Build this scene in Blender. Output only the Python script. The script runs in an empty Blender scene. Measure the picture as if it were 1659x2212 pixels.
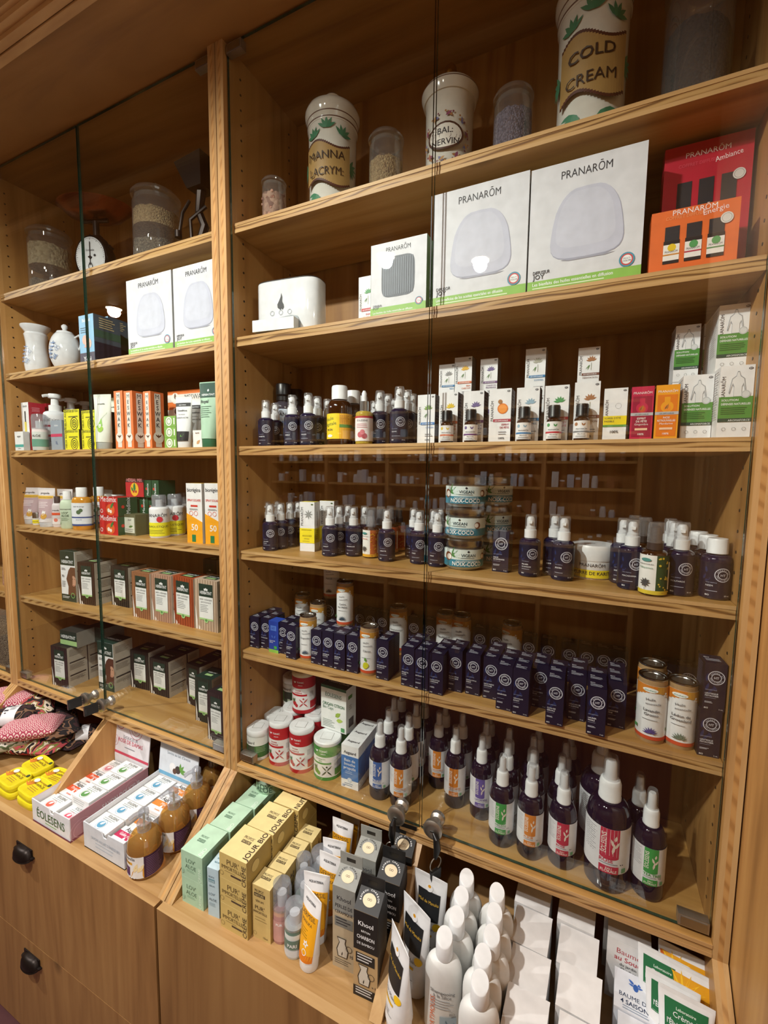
import bpy, math, random
from mathutils import Vector, Matrix
random.seed(7)
S, ZF = 0.8, 1.965          # one layout unit is 0.8 m; the floor lies 1.965 units under the eye
def W(x, y, z): return Vector((x*S, y*S, (z+ZF)*S))
C = bpy.context.scene.collection
sc = bpy.context.scene

# ---------------- camera, exposure, world, lamps ----------------
cam = bpy.data.cameras.new('camera'); camo = bpy.data.objects.new('camera', cam); C.objects.link(camo)
cam.sensor_fit = 'HORIZONTAL'; cam.sensor_width = 36; cam.lens = 945.494/1659*36
cam.clip_start = .02
YAW, PITCH, ROLL = -.43849, -.09206, .01108
_f = Vector((math.sin(YAW)*math.cos(PITCH), math.cos(YAW)*math.cos(PITCH), math.sin(PITCH)))
_r = Vector((math.cos(YAW), -math.sin(YAW), 0)); _u = _r.cross(_f)
_R = math.cos(ROLL)*_r + math.sin(ROLL)*_u; _U = -math.sin(ROLL)*_r + math.cos(ROLL)*_u
_m = Matrix((_R, _U, -_f)).transposed().to_4x4(); _m.translation = W(.1098, -1, -.014)
camo.matrix_world = _m; sc.camera = camo
sc.view_settings.view_transform = 'Standard'; sc.view_settings.look = 'None'
sc.view_settings.exposure = 1.0; sc.view_settings.gamma = 1; sc.view_settings.use_curve_mapping = False
wd = bpy.data.worlds.new('room_air'); sc.world = wd; wd.use_nodes = True
wd.node_tree.nodes['Background'].inputs[0].default_value = (1, .95, .88, 1)
wd.node_tree.nodes['Background'].inputs[1].default_value = .60
CEIL = 1.22                 # room ceiling, layout units
LAMPS = [(-1.02, -1.42, 76), (-3.3, -1.32, 72), (-.535, -1.69, 14), (1.6, -1.6, 40)]

# ---------------- materials ----------------
MATS = {}
def hexc(h):
    h = h.lstrip('#'); h = h if len(h) == 6 else ''.join(q+q for q in h); c = [int(h[i:i+2], 16)/255 for i in (0, 2, 4)]
    return tuple((x/12.92 if x <= .04045 else ((x+.055)/1.055)**2.4) for x in c)
class NT:
    def __init__(s, m):
        m.use_nodes = True; s.t = m.node_tree; s.n = s.t.nodes; s.b = s.n['Principled BSDF']; s.out = s.n['Material Output']
    def add(s, typ, ins=None, **kw):
        n = s.n.new(typ)
        for k, v in kw.items(): setattr(n, k, v)
        for k, v in (ins or {}).items():
            i = n.inputs[k]
            if hasattr(v, 'is_output'): s.t.links.new(v, i)
            else: i.default_value = v
        return n
    def link(s, a, b): s.t.links.new(a, b)
def ramp(nt, fac, stops, interp='LINEAR'):
    r = nt.add('ShaderNodeValToRGB', {'Fac': fac}); r.color_ramp.interpolation = interp
    e = r.color_ramp.elements
    while len(e) < len(stops): e.new(.5)
    for i, (p, c) in enumerate(stops): e[i].position = p; e[i].color = (*c, 1)
    return r.outputs['Color']
def pm(name, col, rough=.5, metal=0, spec=.5, trans=0, coat=0, var=.06, emit=0):
    """plain painted / printed / moulded surface with a slight procedural variation"""
    key = name
    if key in MATS: return MATS[key]
    m = bpy.data.materials.new(name); MATS[key] = m; nt = NT(m); b = nt.b
    c = hexc(col) if isinstance(col, str) else col
    tc = nt.add('ShaderNodeTexCoord'); nz = nt.add('ShaderNodeTexNoise', {'Vector': tc.outputs['Object'], 'Scale': 45.0, 'Detail': 2.0})
    lo = tuple(x*(1-var) for x in c); hi = tuple(min(1, x*(1+var)) for x in c)
    nt.link(ramp(nt, nz.outputs['Fac'], [(.3, lo), (.7, hi)]), b.inputs['Base Color'])
    b.inputs['Roughness'].default_value = rough; b.inputs['Metallic'].default_value = metal
    b.inputs['Specular IOR Level'].default_value = spec; b.inputs['Transmission Weight'].default_value = trans
    b.inputs['Coat Weight'].default_value = coat
    if emit: b.inputs['Emission Color'].default_value = (*c, 1); b.inputs['Emission Strength'].default_value = emit
    return m
def glassy(name, tint=(1, 1, 1), base=.04, rough=.0, haze=0.0, hazecol=(.8, .8, .8)):
    """thin clear glass or plastic: straight-through with Schlick reflection"""
    if name in MATS: return MATS[name]
    m = bpy.data.materials.new(name); MATS[name] = m; nt = NT(m); nt.n.remove(nt.b)
    g = nt.add('ShaderNodeNewGeometry')
    d = nt.add('ShaderNodeVectorMath', {0: g.outputs['Normal'], 1: g.outputs['Incoming']}, operation='DOT_PRODUCT')
    a = nt.add('ShaderNodeMath', {0: d.outputs['Value']}, operation='ABSOLUTE')
    q = nt.add('ShaderNodeMath', {0: 1.0, 1: a.outputs[0]}, operation='SUBTRACT')
    p = nt.add('ShaderNodeMath', {0: q.outputs[0], 1: 5.0}, operation='POWER')
    f = nt.add('ShaderNodeMath', {0: p.outputs[0], 1: 1-base, 2: base}, operation='MULTIPLY_ADD')
    tr = nt.add('ShaderNodeBsdfTransparent', {'Color': (*tint, 1)}); gl = nt.add('ShaderNodeBsdfGlossy', {'Roughness': rough, 'Color': (1, 1, 1, 1)})
    src = tr.outputs[0]
    if haze:
        df = nt.add('ShaderNodeBsdfDiffuse', {'Color': (*hazecol, 1)})
        src = nt.add('ShaderNodeMixShader', {0: haze, 1: tr.outputs[0], 2: df.outputs[0]}).outputs[0]
    mx = nt.add('ShaderNodeMixShader', {0: f.outputs[0], 1: src, 2: gl.outputs[0]})
    nt.link(mx.outputs[0], nt.out.inputs[0]); return m
def wood(name, grain='X', cols=('#8a5a2b', '#b07c42', '#c9975a'), knots=True, rough=.42, scale=1.0, endgrain=False):
    if name in MATS: return MATS[name]
    m = bpy.data.materials.new(name); MATS[name] = m; nt = NT(m); b = nt.b
    tc = nt.add('ShaderNodeTexCoord'); oi = nt.add('ShaderNodeObjectInfo')
    off = nt.add('ShaderNodeVectorMath', {0: oi.outputs['Location'], 3: 1.7}, operation='SCALE')
    co = nt.add('ShaderNodeVectorMath', {0: tc.outputs['Object'], 1: off.outputs[0]}, operation='ADD')
    st = {'X': (.07, 1, 1), 'Z': (1, 1, .07), 'Y': (1, .07, 1)}[grain]
    st = tuple((.45 if endgrain and v < 1 else v)*scale for v in st)
    mp = nt.add('ShaderNodeMapping', {'Vector': co.outputs[0], 'Scale': st})
    big = nt.add('ShaderNodeTexNoise', {'Vector': mp.outputs[0], 'Scale': 3.0, 'Detail': 2.0})
    dv = nt.add('ShaderNodeVectorMath', {0: big.outputs['Color'], 3: .35 if not endgrain else .12}, operation='SCALE')
    wv = nt.add('ShaderNodeVectorMath', {0: mp.outputs[0], 1: dv.outputs[0]}, operation='ADD')
    if endgrain:
        wave = nt.add('ShaderNodeTexWave', {'Vector': wv.outputs[0], 'Scale': 30.0, 'Distortion': 5.0, 'Detail': 1.0, 'Detail Scale': .6}, wave_type='RINGS', rings_direction='Y')
        wf = wave.outputs['Fac']
    else:
        w2 = nt.add('ShaderNodeTexNoise', {'Vector': wv.outputs[0], 'Scale': 26.0, 'Detail': 4.0, 'Roughness': .55}); wf = w2.outputs['Fac']
    c = [hexc(x) for x in cols]
    stops = [(.30, c[0]), (.48, c[1]), (.72, c[2])] if not endgrain else [(.05, c[0]), (.35, c[1]), (.8, c[2])]
    colr = ramp(nt, wf, stops)
    bl = nt.add('ShaderNodeTexNoise', {'Vector': mp.outputs[0], 'Scale': 1.3, 'Detail': 1.0})
    tone = ramp(nt, bl.outputs['Fac'], [(.3, (.80, .78, .74)), (.7, (1.06, 1.04, 1.0))])
    mul = nt.add('ShaderNodeMix', {'Factor': 1.0, 'A': colr, 'B': tone}, data_type='RGBA', blend_type='MULTIPLY') if False else None
    mulv = nt.add('ShaderNodeVectorMath', {0: colr, 1: tone}, operation='MULTIPLY')
    last = mulv.outputs[0]
    if knots:
        ks = {'X': (.55, 1, 1), 'Z': (1, 1, .55), 'Y': (1, .55, 1)}[grain]
        km = nt.add('ShaderNodeMapping', {'Vector': co.outputs[0], 'Scale': ks})
        vo = nt.add('ShaderNodeTexVoronoi', {'Vector': km.outputs[0], 'Scale': 5.2, 'Randomness': 1.0})
        kn = ramp(nt, vo.outputs['Distance'], [(.04, (1, 1, 1)), (.13, (0, 0, 0))])
        sel = ramp(nt, vo.outputs['Color'], [(.34, (0, 0, 0)), (.38, (1, 1, 1))])
        kf = nt.add('ShaderNodeMath', {0: kn, 1: sel}, operation='MULTIPLY')
        mixk = nt.add('ShaderNodeMixRGB', {0: kf.outputs[0], 1: last, 2: (*[x*.30 for x in c[0]], 1)})
        last = mixk.outputs[0]
    nt.link(last, b.inputs['Base Color'])
    b.inputs['Roughness'].default_value = rough; b.inputs['Specular IOR Level'].default_value = .35
    bp = nt.add('ShaderNodeBump', {'Height': wf, 'Strength': .12, 'Distance': .001}); nt.link(bp.outputs[0], b.inputs['Normal'])
    return m
def cells(name, c1, c2, scale=300, rough=.8):
    if name in MATS: return MATS[name]
    m = bpy.data.materials.new(name); MATS[name] = m; nt = NT(m)
    tc = nt.add('ShaderNodeTexCoord'); vo = nt.add('ShaderNodeTexVoronoi', {'Vector': tc.outputs['Object'], 'Scale': float(scale)})
    mx = nt.add('ShaderNodeMixRGB', {0: vo.outputs['Color'], 1: (*hexc(c1), 1), 2: (*hexc(c2), 1)})
    nt.link(mx.outputs[0], nt.b.inputs['Base Color']); nt.b.inputs['Roughness'].default_value = rough
    bp = nt.add('ShaderNodeBump', {'Height': vo.outputs['Distance'], 'Strength': .9, 'Distance': .004}, invert=True); nt.link(bp.outputs[0], nt.b.inputs['Normal'])
    return m
def scallop(name, c1, c2, sc_=62):
    """printed cotton: overlapping fan pattern"""
    if name in MATS: return MATS[name]
    m = bpy.data.materials.new(name); MATS[name] = m; nt = NT(m)
    tc = nt.add('ShaderNodeTexCoord'); mp = nt.add('ShaderNodeMapping', {'Vector': tc.outputs['Object'], 'Scale': (1, 1.5, 1)})
    vo = nt.add('ShaderNodeTexVoronoi', {'Vector': mp.outputs[0], 'Scale': float(sc_), 'Randomness': .0}, voronoi_dimensions='2D')
    w = nt.add('ShaderNodeMath', {0: vo.outputs['Distance'], 1: 22.0}, operation='MULTIPLY'); s_ = nt.add('ShaderNodeMath', {0: w.outputs[0]}, operation='SINE')
    nt.link(ramp(nt, s_.outputs[0], [(.35, hexc(c1)), (.5, hexc(c2))]), nt.b.inputs['Base Color']); nt.b.inputs['Roughness'].default_value = .9; return m
def blotch(name, cols, sc_=22):
    if name in MATS: return MATS[name]
    m = bpy.data.materials.new(name); MATS[name] = m; nt = NT(m)
    tc = nt.add('ShaderNodeTexCoord'); nz = nt.add('ShaderNodeTexNoise', {'Vector': tc.outputs['Object'], 'Scale': float(sc_), 'Detail': 1.5, 'Distortion': 1.2})
    n = len(cols); nt.link(ramp(nt, nz.outputs['Fac'], [(.28+.44*i/n, hexc(c)) for i, c in enumerate(cols)], 'CONSTANT'), nt.b.inputs['Base Color'])
    nt.b.inputs['Roughness'].default_value = .9; return m

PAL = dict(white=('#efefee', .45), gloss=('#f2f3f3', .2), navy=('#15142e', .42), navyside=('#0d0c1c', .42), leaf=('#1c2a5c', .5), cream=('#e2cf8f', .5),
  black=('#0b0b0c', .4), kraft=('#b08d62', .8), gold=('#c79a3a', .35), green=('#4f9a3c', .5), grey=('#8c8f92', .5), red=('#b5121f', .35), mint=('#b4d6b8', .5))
def mat(n):
    """material by name, by palette word, or by #hex (a printed colour)"""
    if n in MATS: return MATS[n]
    if n in PAL: c, r = PAL[n]; return pm(n, c, r)
    if n[0] == '#': return pm(n, n[:7], .5)
    raise KeyError(n)
LT = ('#8f5f2e', '#b5803f', '#cf9d5a')
wood('shelf_wood', 'X', ('#a07642', '#bc9052', '#cca46a'))
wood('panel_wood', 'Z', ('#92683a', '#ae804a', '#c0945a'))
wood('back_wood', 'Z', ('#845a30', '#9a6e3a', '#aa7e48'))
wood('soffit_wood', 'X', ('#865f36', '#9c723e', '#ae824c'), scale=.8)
wood('drawer_wood', 'Z', ('#845f38', '#987044', '#a88050'))
wood('tray_wood', 'X', ('#a47c4c', '#bc9460', '#cea878'))
wood('ply_long', 'X', ('#a88052', '#c29c6a', '#d2b080'), knots=False)
wood('ply_up', 'Z', ('#a07a4c', '#bc9664', '#ccaa78'), knots=False)
wood('ply_end', 'X', ('#74522e', '#a67e4c', '#be9a66'), knots=False, endgrain=True, scale=1.0)
glassy('pane_glass', (.97, .985, .975), .045)
glassy('jar_glass', (.90, .93, .92), .13, .02, .07)
glassy('clear_plastic', (.94, .94, .95), .08, .05, .10)
glassy('smoky_plastic', (.80, .82, .85), .08, .1, .25, (.6, .63, .68))
pm('glass_edge', '#1d3a2e', .1, spec=.9); pm('steel', '#b5b1a8', .42, metal=1); pm('dark_iron', '#2a2320', .4, metal=.7)
pm('copper', '#7a3f28', .25, metal=.9); pm('brass', '#b08a3c', .25, metal=1); pm('tin', '#a7a7a5', .25, metal=1)
pm('blue_glass', (.006, .006, .035), .06, spec=.8); pm('violet_glass', (.010, .005, .018), .05, spec=.8); pm('amber_glass', (.035, .010, .002), .06, spec=.8)
pm('smoky_glass', (.05, .045, .06), .08, spec=.8)
pm('white_cap', '#e9ecee', .35); pm('ceramic', '#d9d8cf', .12, coat=.6); pm('ceramic_white', '#dfe2e6', .1, coat=.6)
pm('floor_red', '#4a2224', .6); pm('dark_room', '#4b3018', .8); pm('black_plastic', '#111112', .35)
cells('seeds', '#8a6a40', '#c6a878', 260); cells('dark_seeds', '#33291f', '#8a7a66', 260); cells('fluff', '#8d7a58', '#c9b792', 150)
cells('lavender_buds', '#3a3350', '#9a90a8', 330); cells('rose_buds', '#7a4a3e', '#c9a08a', 90); cells('charcoal_grains', '#16171a', '#26272b', 200)
pm('oil_yellow', '#b39a3a', .1, spec=.7); glassy('honey_soap', (.86, .60, .24), .05, .02, .30, (.62, .36, .10)); pm('golden_oil', '#c98a2c', .08, spec=.7); pm('oil_green', '#7d8a3a', .1)
scallop('scallop_red', '#a8435a', '#e6cfc9'); blotch('floral_cotton', ['#1b1716', '#a02a2c', '#1b1716', '#d9c9b4', '#7a7d3a', '#b04a50', '#201a18'])
blotch('leaf_cotton', ['#2e3328', '#bfc0b0', '#5b6b4a', '#d8d6cc', '#33382c']); blotch('dark_cotton', ['#140f10', '#3a1f22', '#140f10', '#7a5a44', '#1b1416'])
blotch('marble_soap', ['#5d5f42', '#6d6e50', '#555a3d'], 60); blotch('hair_light', ['#8a6446', '#b08a68', '#9a7656'], 60)

# ---------------- mesh building ----------------
class MB:
    def __init__(s): s.v = []; s.f = []; s.m = []; s.sm = []; s.names = []
    def mi(s, n):
        if n not in s.names: s.names.append(n)
        return s.names.index(n)
    def add(s, vs, fs, m, smooth=False):
        o = len(s.v); s.v += [tuple(p) for p in vs]
        for i, f in enumerate(fs):
            s.f.append([o+k for k in f]); s.m.append(s.mi(m if isinstance(m, str) else m[i])); s.sm.append(smooth)
    def box(s, x0, x1, y0, y1, z0, z1, m, front=None, right=None, top=None, left=None, back=None, bottom=None):
        v = [(x0, y0, z0), (x1, y0, z0), (x1, y1, z0), (x0, y1, z0), (x0, y0, z1), (x1, y0, z1), (x1, y1, z1), (x0, y1, z1)]
        f = [(0, 1, 5, 4), (1, 2, 6, 5), (4, 5, 6, 7), (3, 0, 4, 7), (2, 3, 7, 6), (3, 2, 1, 0)]
        s.add(v, f, [front or m, right or m, top or m, left or m, back or m, bottom or m])
    def lathe(s, prof, m='white', n=28, c=(0, 0, 0), smooth=True, sx=1, sy=1):
        vs = []; fs = []; ms = []
        for p in prof:
            for k in range(n):
                a = 2*math.pi*k/n; vs.append((c[0]+p[0]*math.cos(a)*sx, c[1]+p[0]*math.sin(a)*sy, c[2]+p[1]))
        for i in range(len(prof)-1):
            mm = prof[i][2] if len(prof[i]) > 2 else m
            if mm is None: continue
            for k in range(n):
                k2 = (k+1) % n; fs.append((i*n+k, i*n+k2, (i+1)*n+k2, (i+1)*n+k)); ms.append(mm)
        s.add(vs, fs, ms, smooth)
    def tube(s, pts, r, m, n=8, closed=False):
        vs = []; fs = []; N = len(pts); P = [Vector(p) for p in pts]
        for i in range(N):
            t = (P[(i+1) % N]-P[i-1]) if closed else (P[min(i+1, N-1)]-P[max(i-1, 0)])
            t.normalize(); a = t.orthogonal() if i == 0 else (a - t*a.dot(t)); a.normalize(); b = t.cross(a)
            rr = r[i] if isinstance(r, (list, tuple)) else r
            for k in range(n):
                q = 2*math.pi*k/n; vs.append(P[i]+a*math.cos(q)*rr+b*math.sin(q)*rr)
        for i in range(N if closed else N-1):
            j = (i+1) % N
            for k in range(n): fs.append((i*n+k, i*n+(k+1) % n, j*n+(k+1) % n, j*n+k))
        if not closed: fs += [tuple(range(n))[::-1], tuple(range((N-1)*n, N*n))]
        s.add(vs, fs, m, True)
    def loft(s, secs, m, smooth=True, cap=True):
        n = len(secs[0]); vs = [p for q in secs for p in q]; fs = []; ms = []
        for i in range(len(secs)-1):
            for k in range(n): fs.append((i*n+k, i*n+(k+1) % n, (i+1)*n+(k+1) % n, (i+1)*n+k)); ms.append(m if isinstance(m, str) else m[i])
        if cap: fs += [tuple(range(n))[::-1], tuple(range((len(secs)-1)*n, len(secs)*n))]; ms += [ms[0], ms[-1]]
        s.add(vs, fs, ms, smooth)
    def prism(s, poly, x0, x1, m, edge=None):
        """polygon in (y,z) extruded along x"""
        n = len(poly); vs = [(x0, y, z) for y, z in poly]+[(x1, y, z) for y, z in poly]
        fs = [tuple(range(n))[::-1], tuple(range(n, 2*n))]; ms = [m, m]
        for k in range(n): fs.append((k, (k+1) % n, n+(k+1) % n, n+k)); ms.append(edge or m)
        s.add(vs, fs, ms)
    def mesh(s, name):
        me = bpy.data.meshes.new(name); me.from_pydata([(a*S, b*S, c*S) for a, b, c in s.v], [], s.f)
        for n in s.names: me.materials.append(mat(n))
        me.polygons.foreach_set('material_index', s.m); me.polygons.foreach_set('use_smooth', s.sm)
        me.update(); me.set_sharp_from_angle(angle=math.radians(38)); return me
TXT = {}
def text_mesh(t, bold=0):
    """flat letter shapes, cap height about 0.72"""
    bold = 0 if 'M' in t or 'm' in t else min(bold, .014); k = (t, bold)
    if k not in TXT:
        c = bpy.data.curves.new('t', 'FONT'); c.body = t; c.resolution_u = 2; c.offset = bold
        o = bpy.data.objects.new('t', c); me = o.to_mesh()
        TXT[k] = ([(v.co.x, v.co.y) for v in me.vertices], [tuple(p.vertices) for p in me.polygons]); o.to_mesh_clear()
        bpy.data.objects.remove(o); bpy.data.curves.remove(c)
    return TXT[k]
CAP = .729
def art(mb, items, Wd, H, mp, d0=.0004, step=.00007, nu=1):
    """print flat shapes on a face: x,y are fractions of the face, sizes fractions of its width"""
    d = d0
    def put(P, F, col): mb.add([mp(u, v, d) for u, v in P], F, col)
    for it in items:
        k = it[0]; d += step
        if k == 'r':                                   # rect x y w h colour (all fractions)
            _, x, y, w, h, col = it; n = max(1, round(nu*w)); P = []
            for j in range(2 if nu == 1 else 5):
                for i in range(n+1): P.append(((x+w*i/n)*Wd, (y+h*j/(1 if nu == 1 else 4))*H))
            F = [(j*(n+1)+i, j*(n+1)+i+1, (j+1)*(n+1)+i+1, (j+1)*(n+1)+i) for j in range(1 if nu == 1 else 4) for i in range(n)]
            put(P, F, col)
        elif k == 'd' or k == 'o':                     # disc x y r colour / ring x y r0 r1 colour
            if k == 'd': _, x, y, r, col = it[:5]; r0 = 0; asp = it[5] if len(it) > 5 else 1
            else: _, x, y, r0, r, col = it[:6]; asp = it[6] if len(it) > 6 else 1
            N = 24; rings = [r0+(r-r0)*q for q in ((0, .3, .6, .8, 1) if nu > 1 and k == 'd' else (0, 1))]; P = []
            for q in rings:
                for i in range(N): a = 2*math.pi*i/N; P.append((x*Wd+q*Wd*math.cos(a), y*H+q*Wd*math.sin(a)*asp))
            F = [(j*N+i, (j+1)*N+i, (j+1)*N+(i+1) % N, j*N+(i+1) % N) for j in range(len(rings)-1) for i in range(N)]
            put(P, F, col)
        elif k == 'p':                                 # polygon fractions
            put([(x*Wd, y*H) for x, y in it[1]], [tuple(range(len(it[1])))], it[2])
        elif k == 'l':                                 # lines of small print: x y w n gap colour [thickness]
            _, x, y, w, n, gap, col = it[:7]; th = it[7] if len(it) > 7 else .016
            for i in range(n):
                ww = w*(.72+.28*random.random()); q = max(1, round(nu*ww)); P = []
                for j in (0, 1):
                    for a in range(q+1): P.append(((x+ww*a/q)*Wd, (y*H-i*gap*Wd)-j*th*Wd))
                put(P, [(a, a+1, q+1+a+1, q+1+a) for a in range(q)], col)
        elif k == 't':                                 # text x y size string colour [align] [rot] [maxw] [bold]
            _, x, y, sz, t, col = it[:6]; al = it[6] if len(it) > 6 else 'l'; rot = it[7] if len(it) > 7 else 0
            mw = it[8] if len(it) > 8 else None; bold = it[9] if len(it) > 9 else .012
            V, F = text_mesh(t, bold)
            if not V: continue
            x0 = min(p[0] for p in V); x1 = max(p[0] for p in V); sc_ = sz/CAP; sx = sc_
            if mw and (x1-x0)*sc_ > mw: sx = mw/(x1-x0)
            ox = x0 if al == 'l' else (x0+x1)/2 if al == 'c' else x1
            ca, sa = math.cos(math.radians(rot)), math.sin(math.radians(rot)); P = []
            for px, py in V:
                a = (px-ox)*sx; b = py*sc_; P.append(((x+0)*Wd+(a*ca-b*sa)*Wd, y*H+(a*sa+b*ca)*Wd))
            put(P, F, col)
        elif k == 'c':                                 # text along a circle: x y r size string colour start step
            _, x, y, r, sz, t, col, a0, da = it
            for i, ch in enumerate(t):
                V, F = text_mesh(ch, .015)
                if not V: continue
                an = math.radians(a0-da*i); x0 = (min(p[0] for p in V)+max(p[0] for p in V))/2; P = []
                for px, py in V:
                    a = (px-x0)*sz/CAP; b = r+py*sz/CAP-sz/2
                    P.append((x*Wd+(b*math.cos(an)+a*math.sin(an))*Wd, y*H+(b*math.sin(an)-a*math.cos(an))*Wd))
                put(P, F, col)
        elif k == 'f':                                 # leaf x y length width angle colour
            _, x, y, ln, wd_, ang, col = it; ca, sa = math.cos(math.radians(ang)), math.sin(math.radians(ang))
            L = [(0, 0), (.3, -.5), (.65, -.42), (1, 0), (.65, .42), (.3, .5)]
            put([(x*Wd+(a*ln*ca-b*wd_*sa)*Wd, y*H+(a*ln*sa+b*wd_*ca)*Wd) for a, b in L], [tuple(range(6))], col)
def flat(Wd, y=0, z=0, x=0): return lambda u, v, d: (x+u-Wd/2, y-d, z+v)
def cyl(r, Wd, z0=0, ang=0): return lambda u, v, d: ((r+d)*math.sin((u-Wd/2)/r+ang), -(r+d)*math.cos((u-Wd/2)/r+ang), z0+v)
# ---------------- objects ----------------
MESH = {}
def link(name, data, parent=None, loc=(0, 0, 0), rot=(0, 0, 0), top=False):
    o = bpy.data.objects.new(name, data); C.objects.link(o)
    if parent is not None: o.parent = parent; o.location = Vector(loc)*S
    else: o.location = W(*loc)
    o.rotation_euler = tuple(math.radians(a) for a in rot); return o
def cached(key, fn, name):
    if key not in MESH:
        mb = MB(); fn(mb); MESH[key] = mb.mesh(name)
    return MESH[key]
def part(name, parent, key, fn, loc=(0, 0, 0), rot=(0, 0, 0), kind=None, label=None):
    o = link(name, cached(key, fn, name), parent, loc, rot)
    if kind: o['kind'] = kind
    if label: o['label'] = label
    return o
def tag(o, label, cat, group=None, kind=None):
    if kind == 'structure': o['kind'] = kind; return o
    o['label'] = label; o['category'] = cat
    if group: o['group'] = group
    if kind: o['kind'] = kind
    return o
def struct(name, fn, loc=(0, 0, 0), parent=None):
    mb = MB(); fn(mb); o = link(name, mb.mesh(name), parent, loc)
    if parent is None: o['kind'] = 'structure'
    return o
def single(name, key, fn, loc, rot, label, cat, group=None, kind=None):
    return tag(link(name, cached(key, fn, name), None, loc, rot), label, cat, group, kind)
def empty(name, loc, rot, label, cat, group=None):
    o = link(name, None, None, loc, rot); o.empty_display_size = .01; return tag(o, label, cat, group)
# ---------------- printed faces of the cartons and labels ----------------
WH, DK = '#eceef0', '#2b2c33'
def ring_logo(cx, cy, s=1, H=1, col='#d3d6e2'):
    return [('o', cx, cy, .345*s, .385*s, col), ('o', cx, cy, .20*s, .232*s, col), ('c', cx, cy, .277*s, .065*s, 'HERBES ET', col, 150, 17), ('c', cx, cy, .277*s, .065*s, 'TRADITIONS', col, -30, 15.5),
            ('t', cx, cy-.07*s*H, .13*s, 'H&T' if False else 'HT', col, 'c', 0, .26*s, .03)]
def leaves(c, x, y, s=1): return [('f', x, y, .34*s, .12*s, a, c) for a in (35, 70, 110, 150)]
def sty_ht(t, w, h):
    r = w/h; L = [('f', .1, .40, .5, .14, 75, 'leaf'), ('f', .2, .36, .5, .14, 50, 'leaf'), ('f', .12, .60, .5, .14, 85, 'leaf'), ('f', .6, .42, .35, .12, 120, 'leaf')] + ring_logo(.54, .70, 1, r)
    L += [('t', .08, .43, .045, 'HUILE ESSENTIELLE', '#9fa4bd', 'l', 0, .72), ('t', .08, .345, .085, t[0], '#e4e6ee', 'l', 0, .8, .03)]
    if len(t) > 1: L.append(('t', .08, .298, .085, t[1], '#e4e6ee', 'l', 0, .8, .03))
    L += [('l', .08, .27, .5, 1, .05, '#8f93aa', .02), ('l', .08, .19, .42, 2, .055, '#c9ccd8', .025), ('t', .08, .035, .085, 'BIO', '#f0f1f5', 'l', 0, None, .03), ('t', .93, .035, .07, t[2] if len(t) > 2 else '10 mL', '#f0f1f5', 'r', 0, None, .03)]
    T = [('t', .12, .62, .12, 'BIO', '#d9dbe6', 'l', 0, None, .03), ('l', .12, .50, .7, 3, .12, '#c4c7d6', .04)]
    Sd = [('l', .12, .93-.05*k, .7, 1, .1, '#5c5f78', .022) for k in range(14)]
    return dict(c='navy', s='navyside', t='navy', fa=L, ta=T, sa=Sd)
def sty_blue(t, w, h):
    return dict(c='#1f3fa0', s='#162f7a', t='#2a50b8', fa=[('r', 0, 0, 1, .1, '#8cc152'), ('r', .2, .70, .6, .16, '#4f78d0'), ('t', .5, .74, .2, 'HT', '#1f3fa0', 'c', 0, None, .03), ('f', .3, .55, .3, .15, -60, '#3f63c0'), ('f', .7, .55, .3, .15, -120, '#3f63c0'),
        ('t', .1, .36, .08, 'ROUTE DES', '#e6ebf7', 'l', 0, .75, .03), ('t', .1, .31, .08, 'ZESTES', '#e6ebf7', 'l', 0, .7, .03), ('r', .55, .13, .3, .09, '#3fa447')], ta=[], sa=[])
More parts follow.
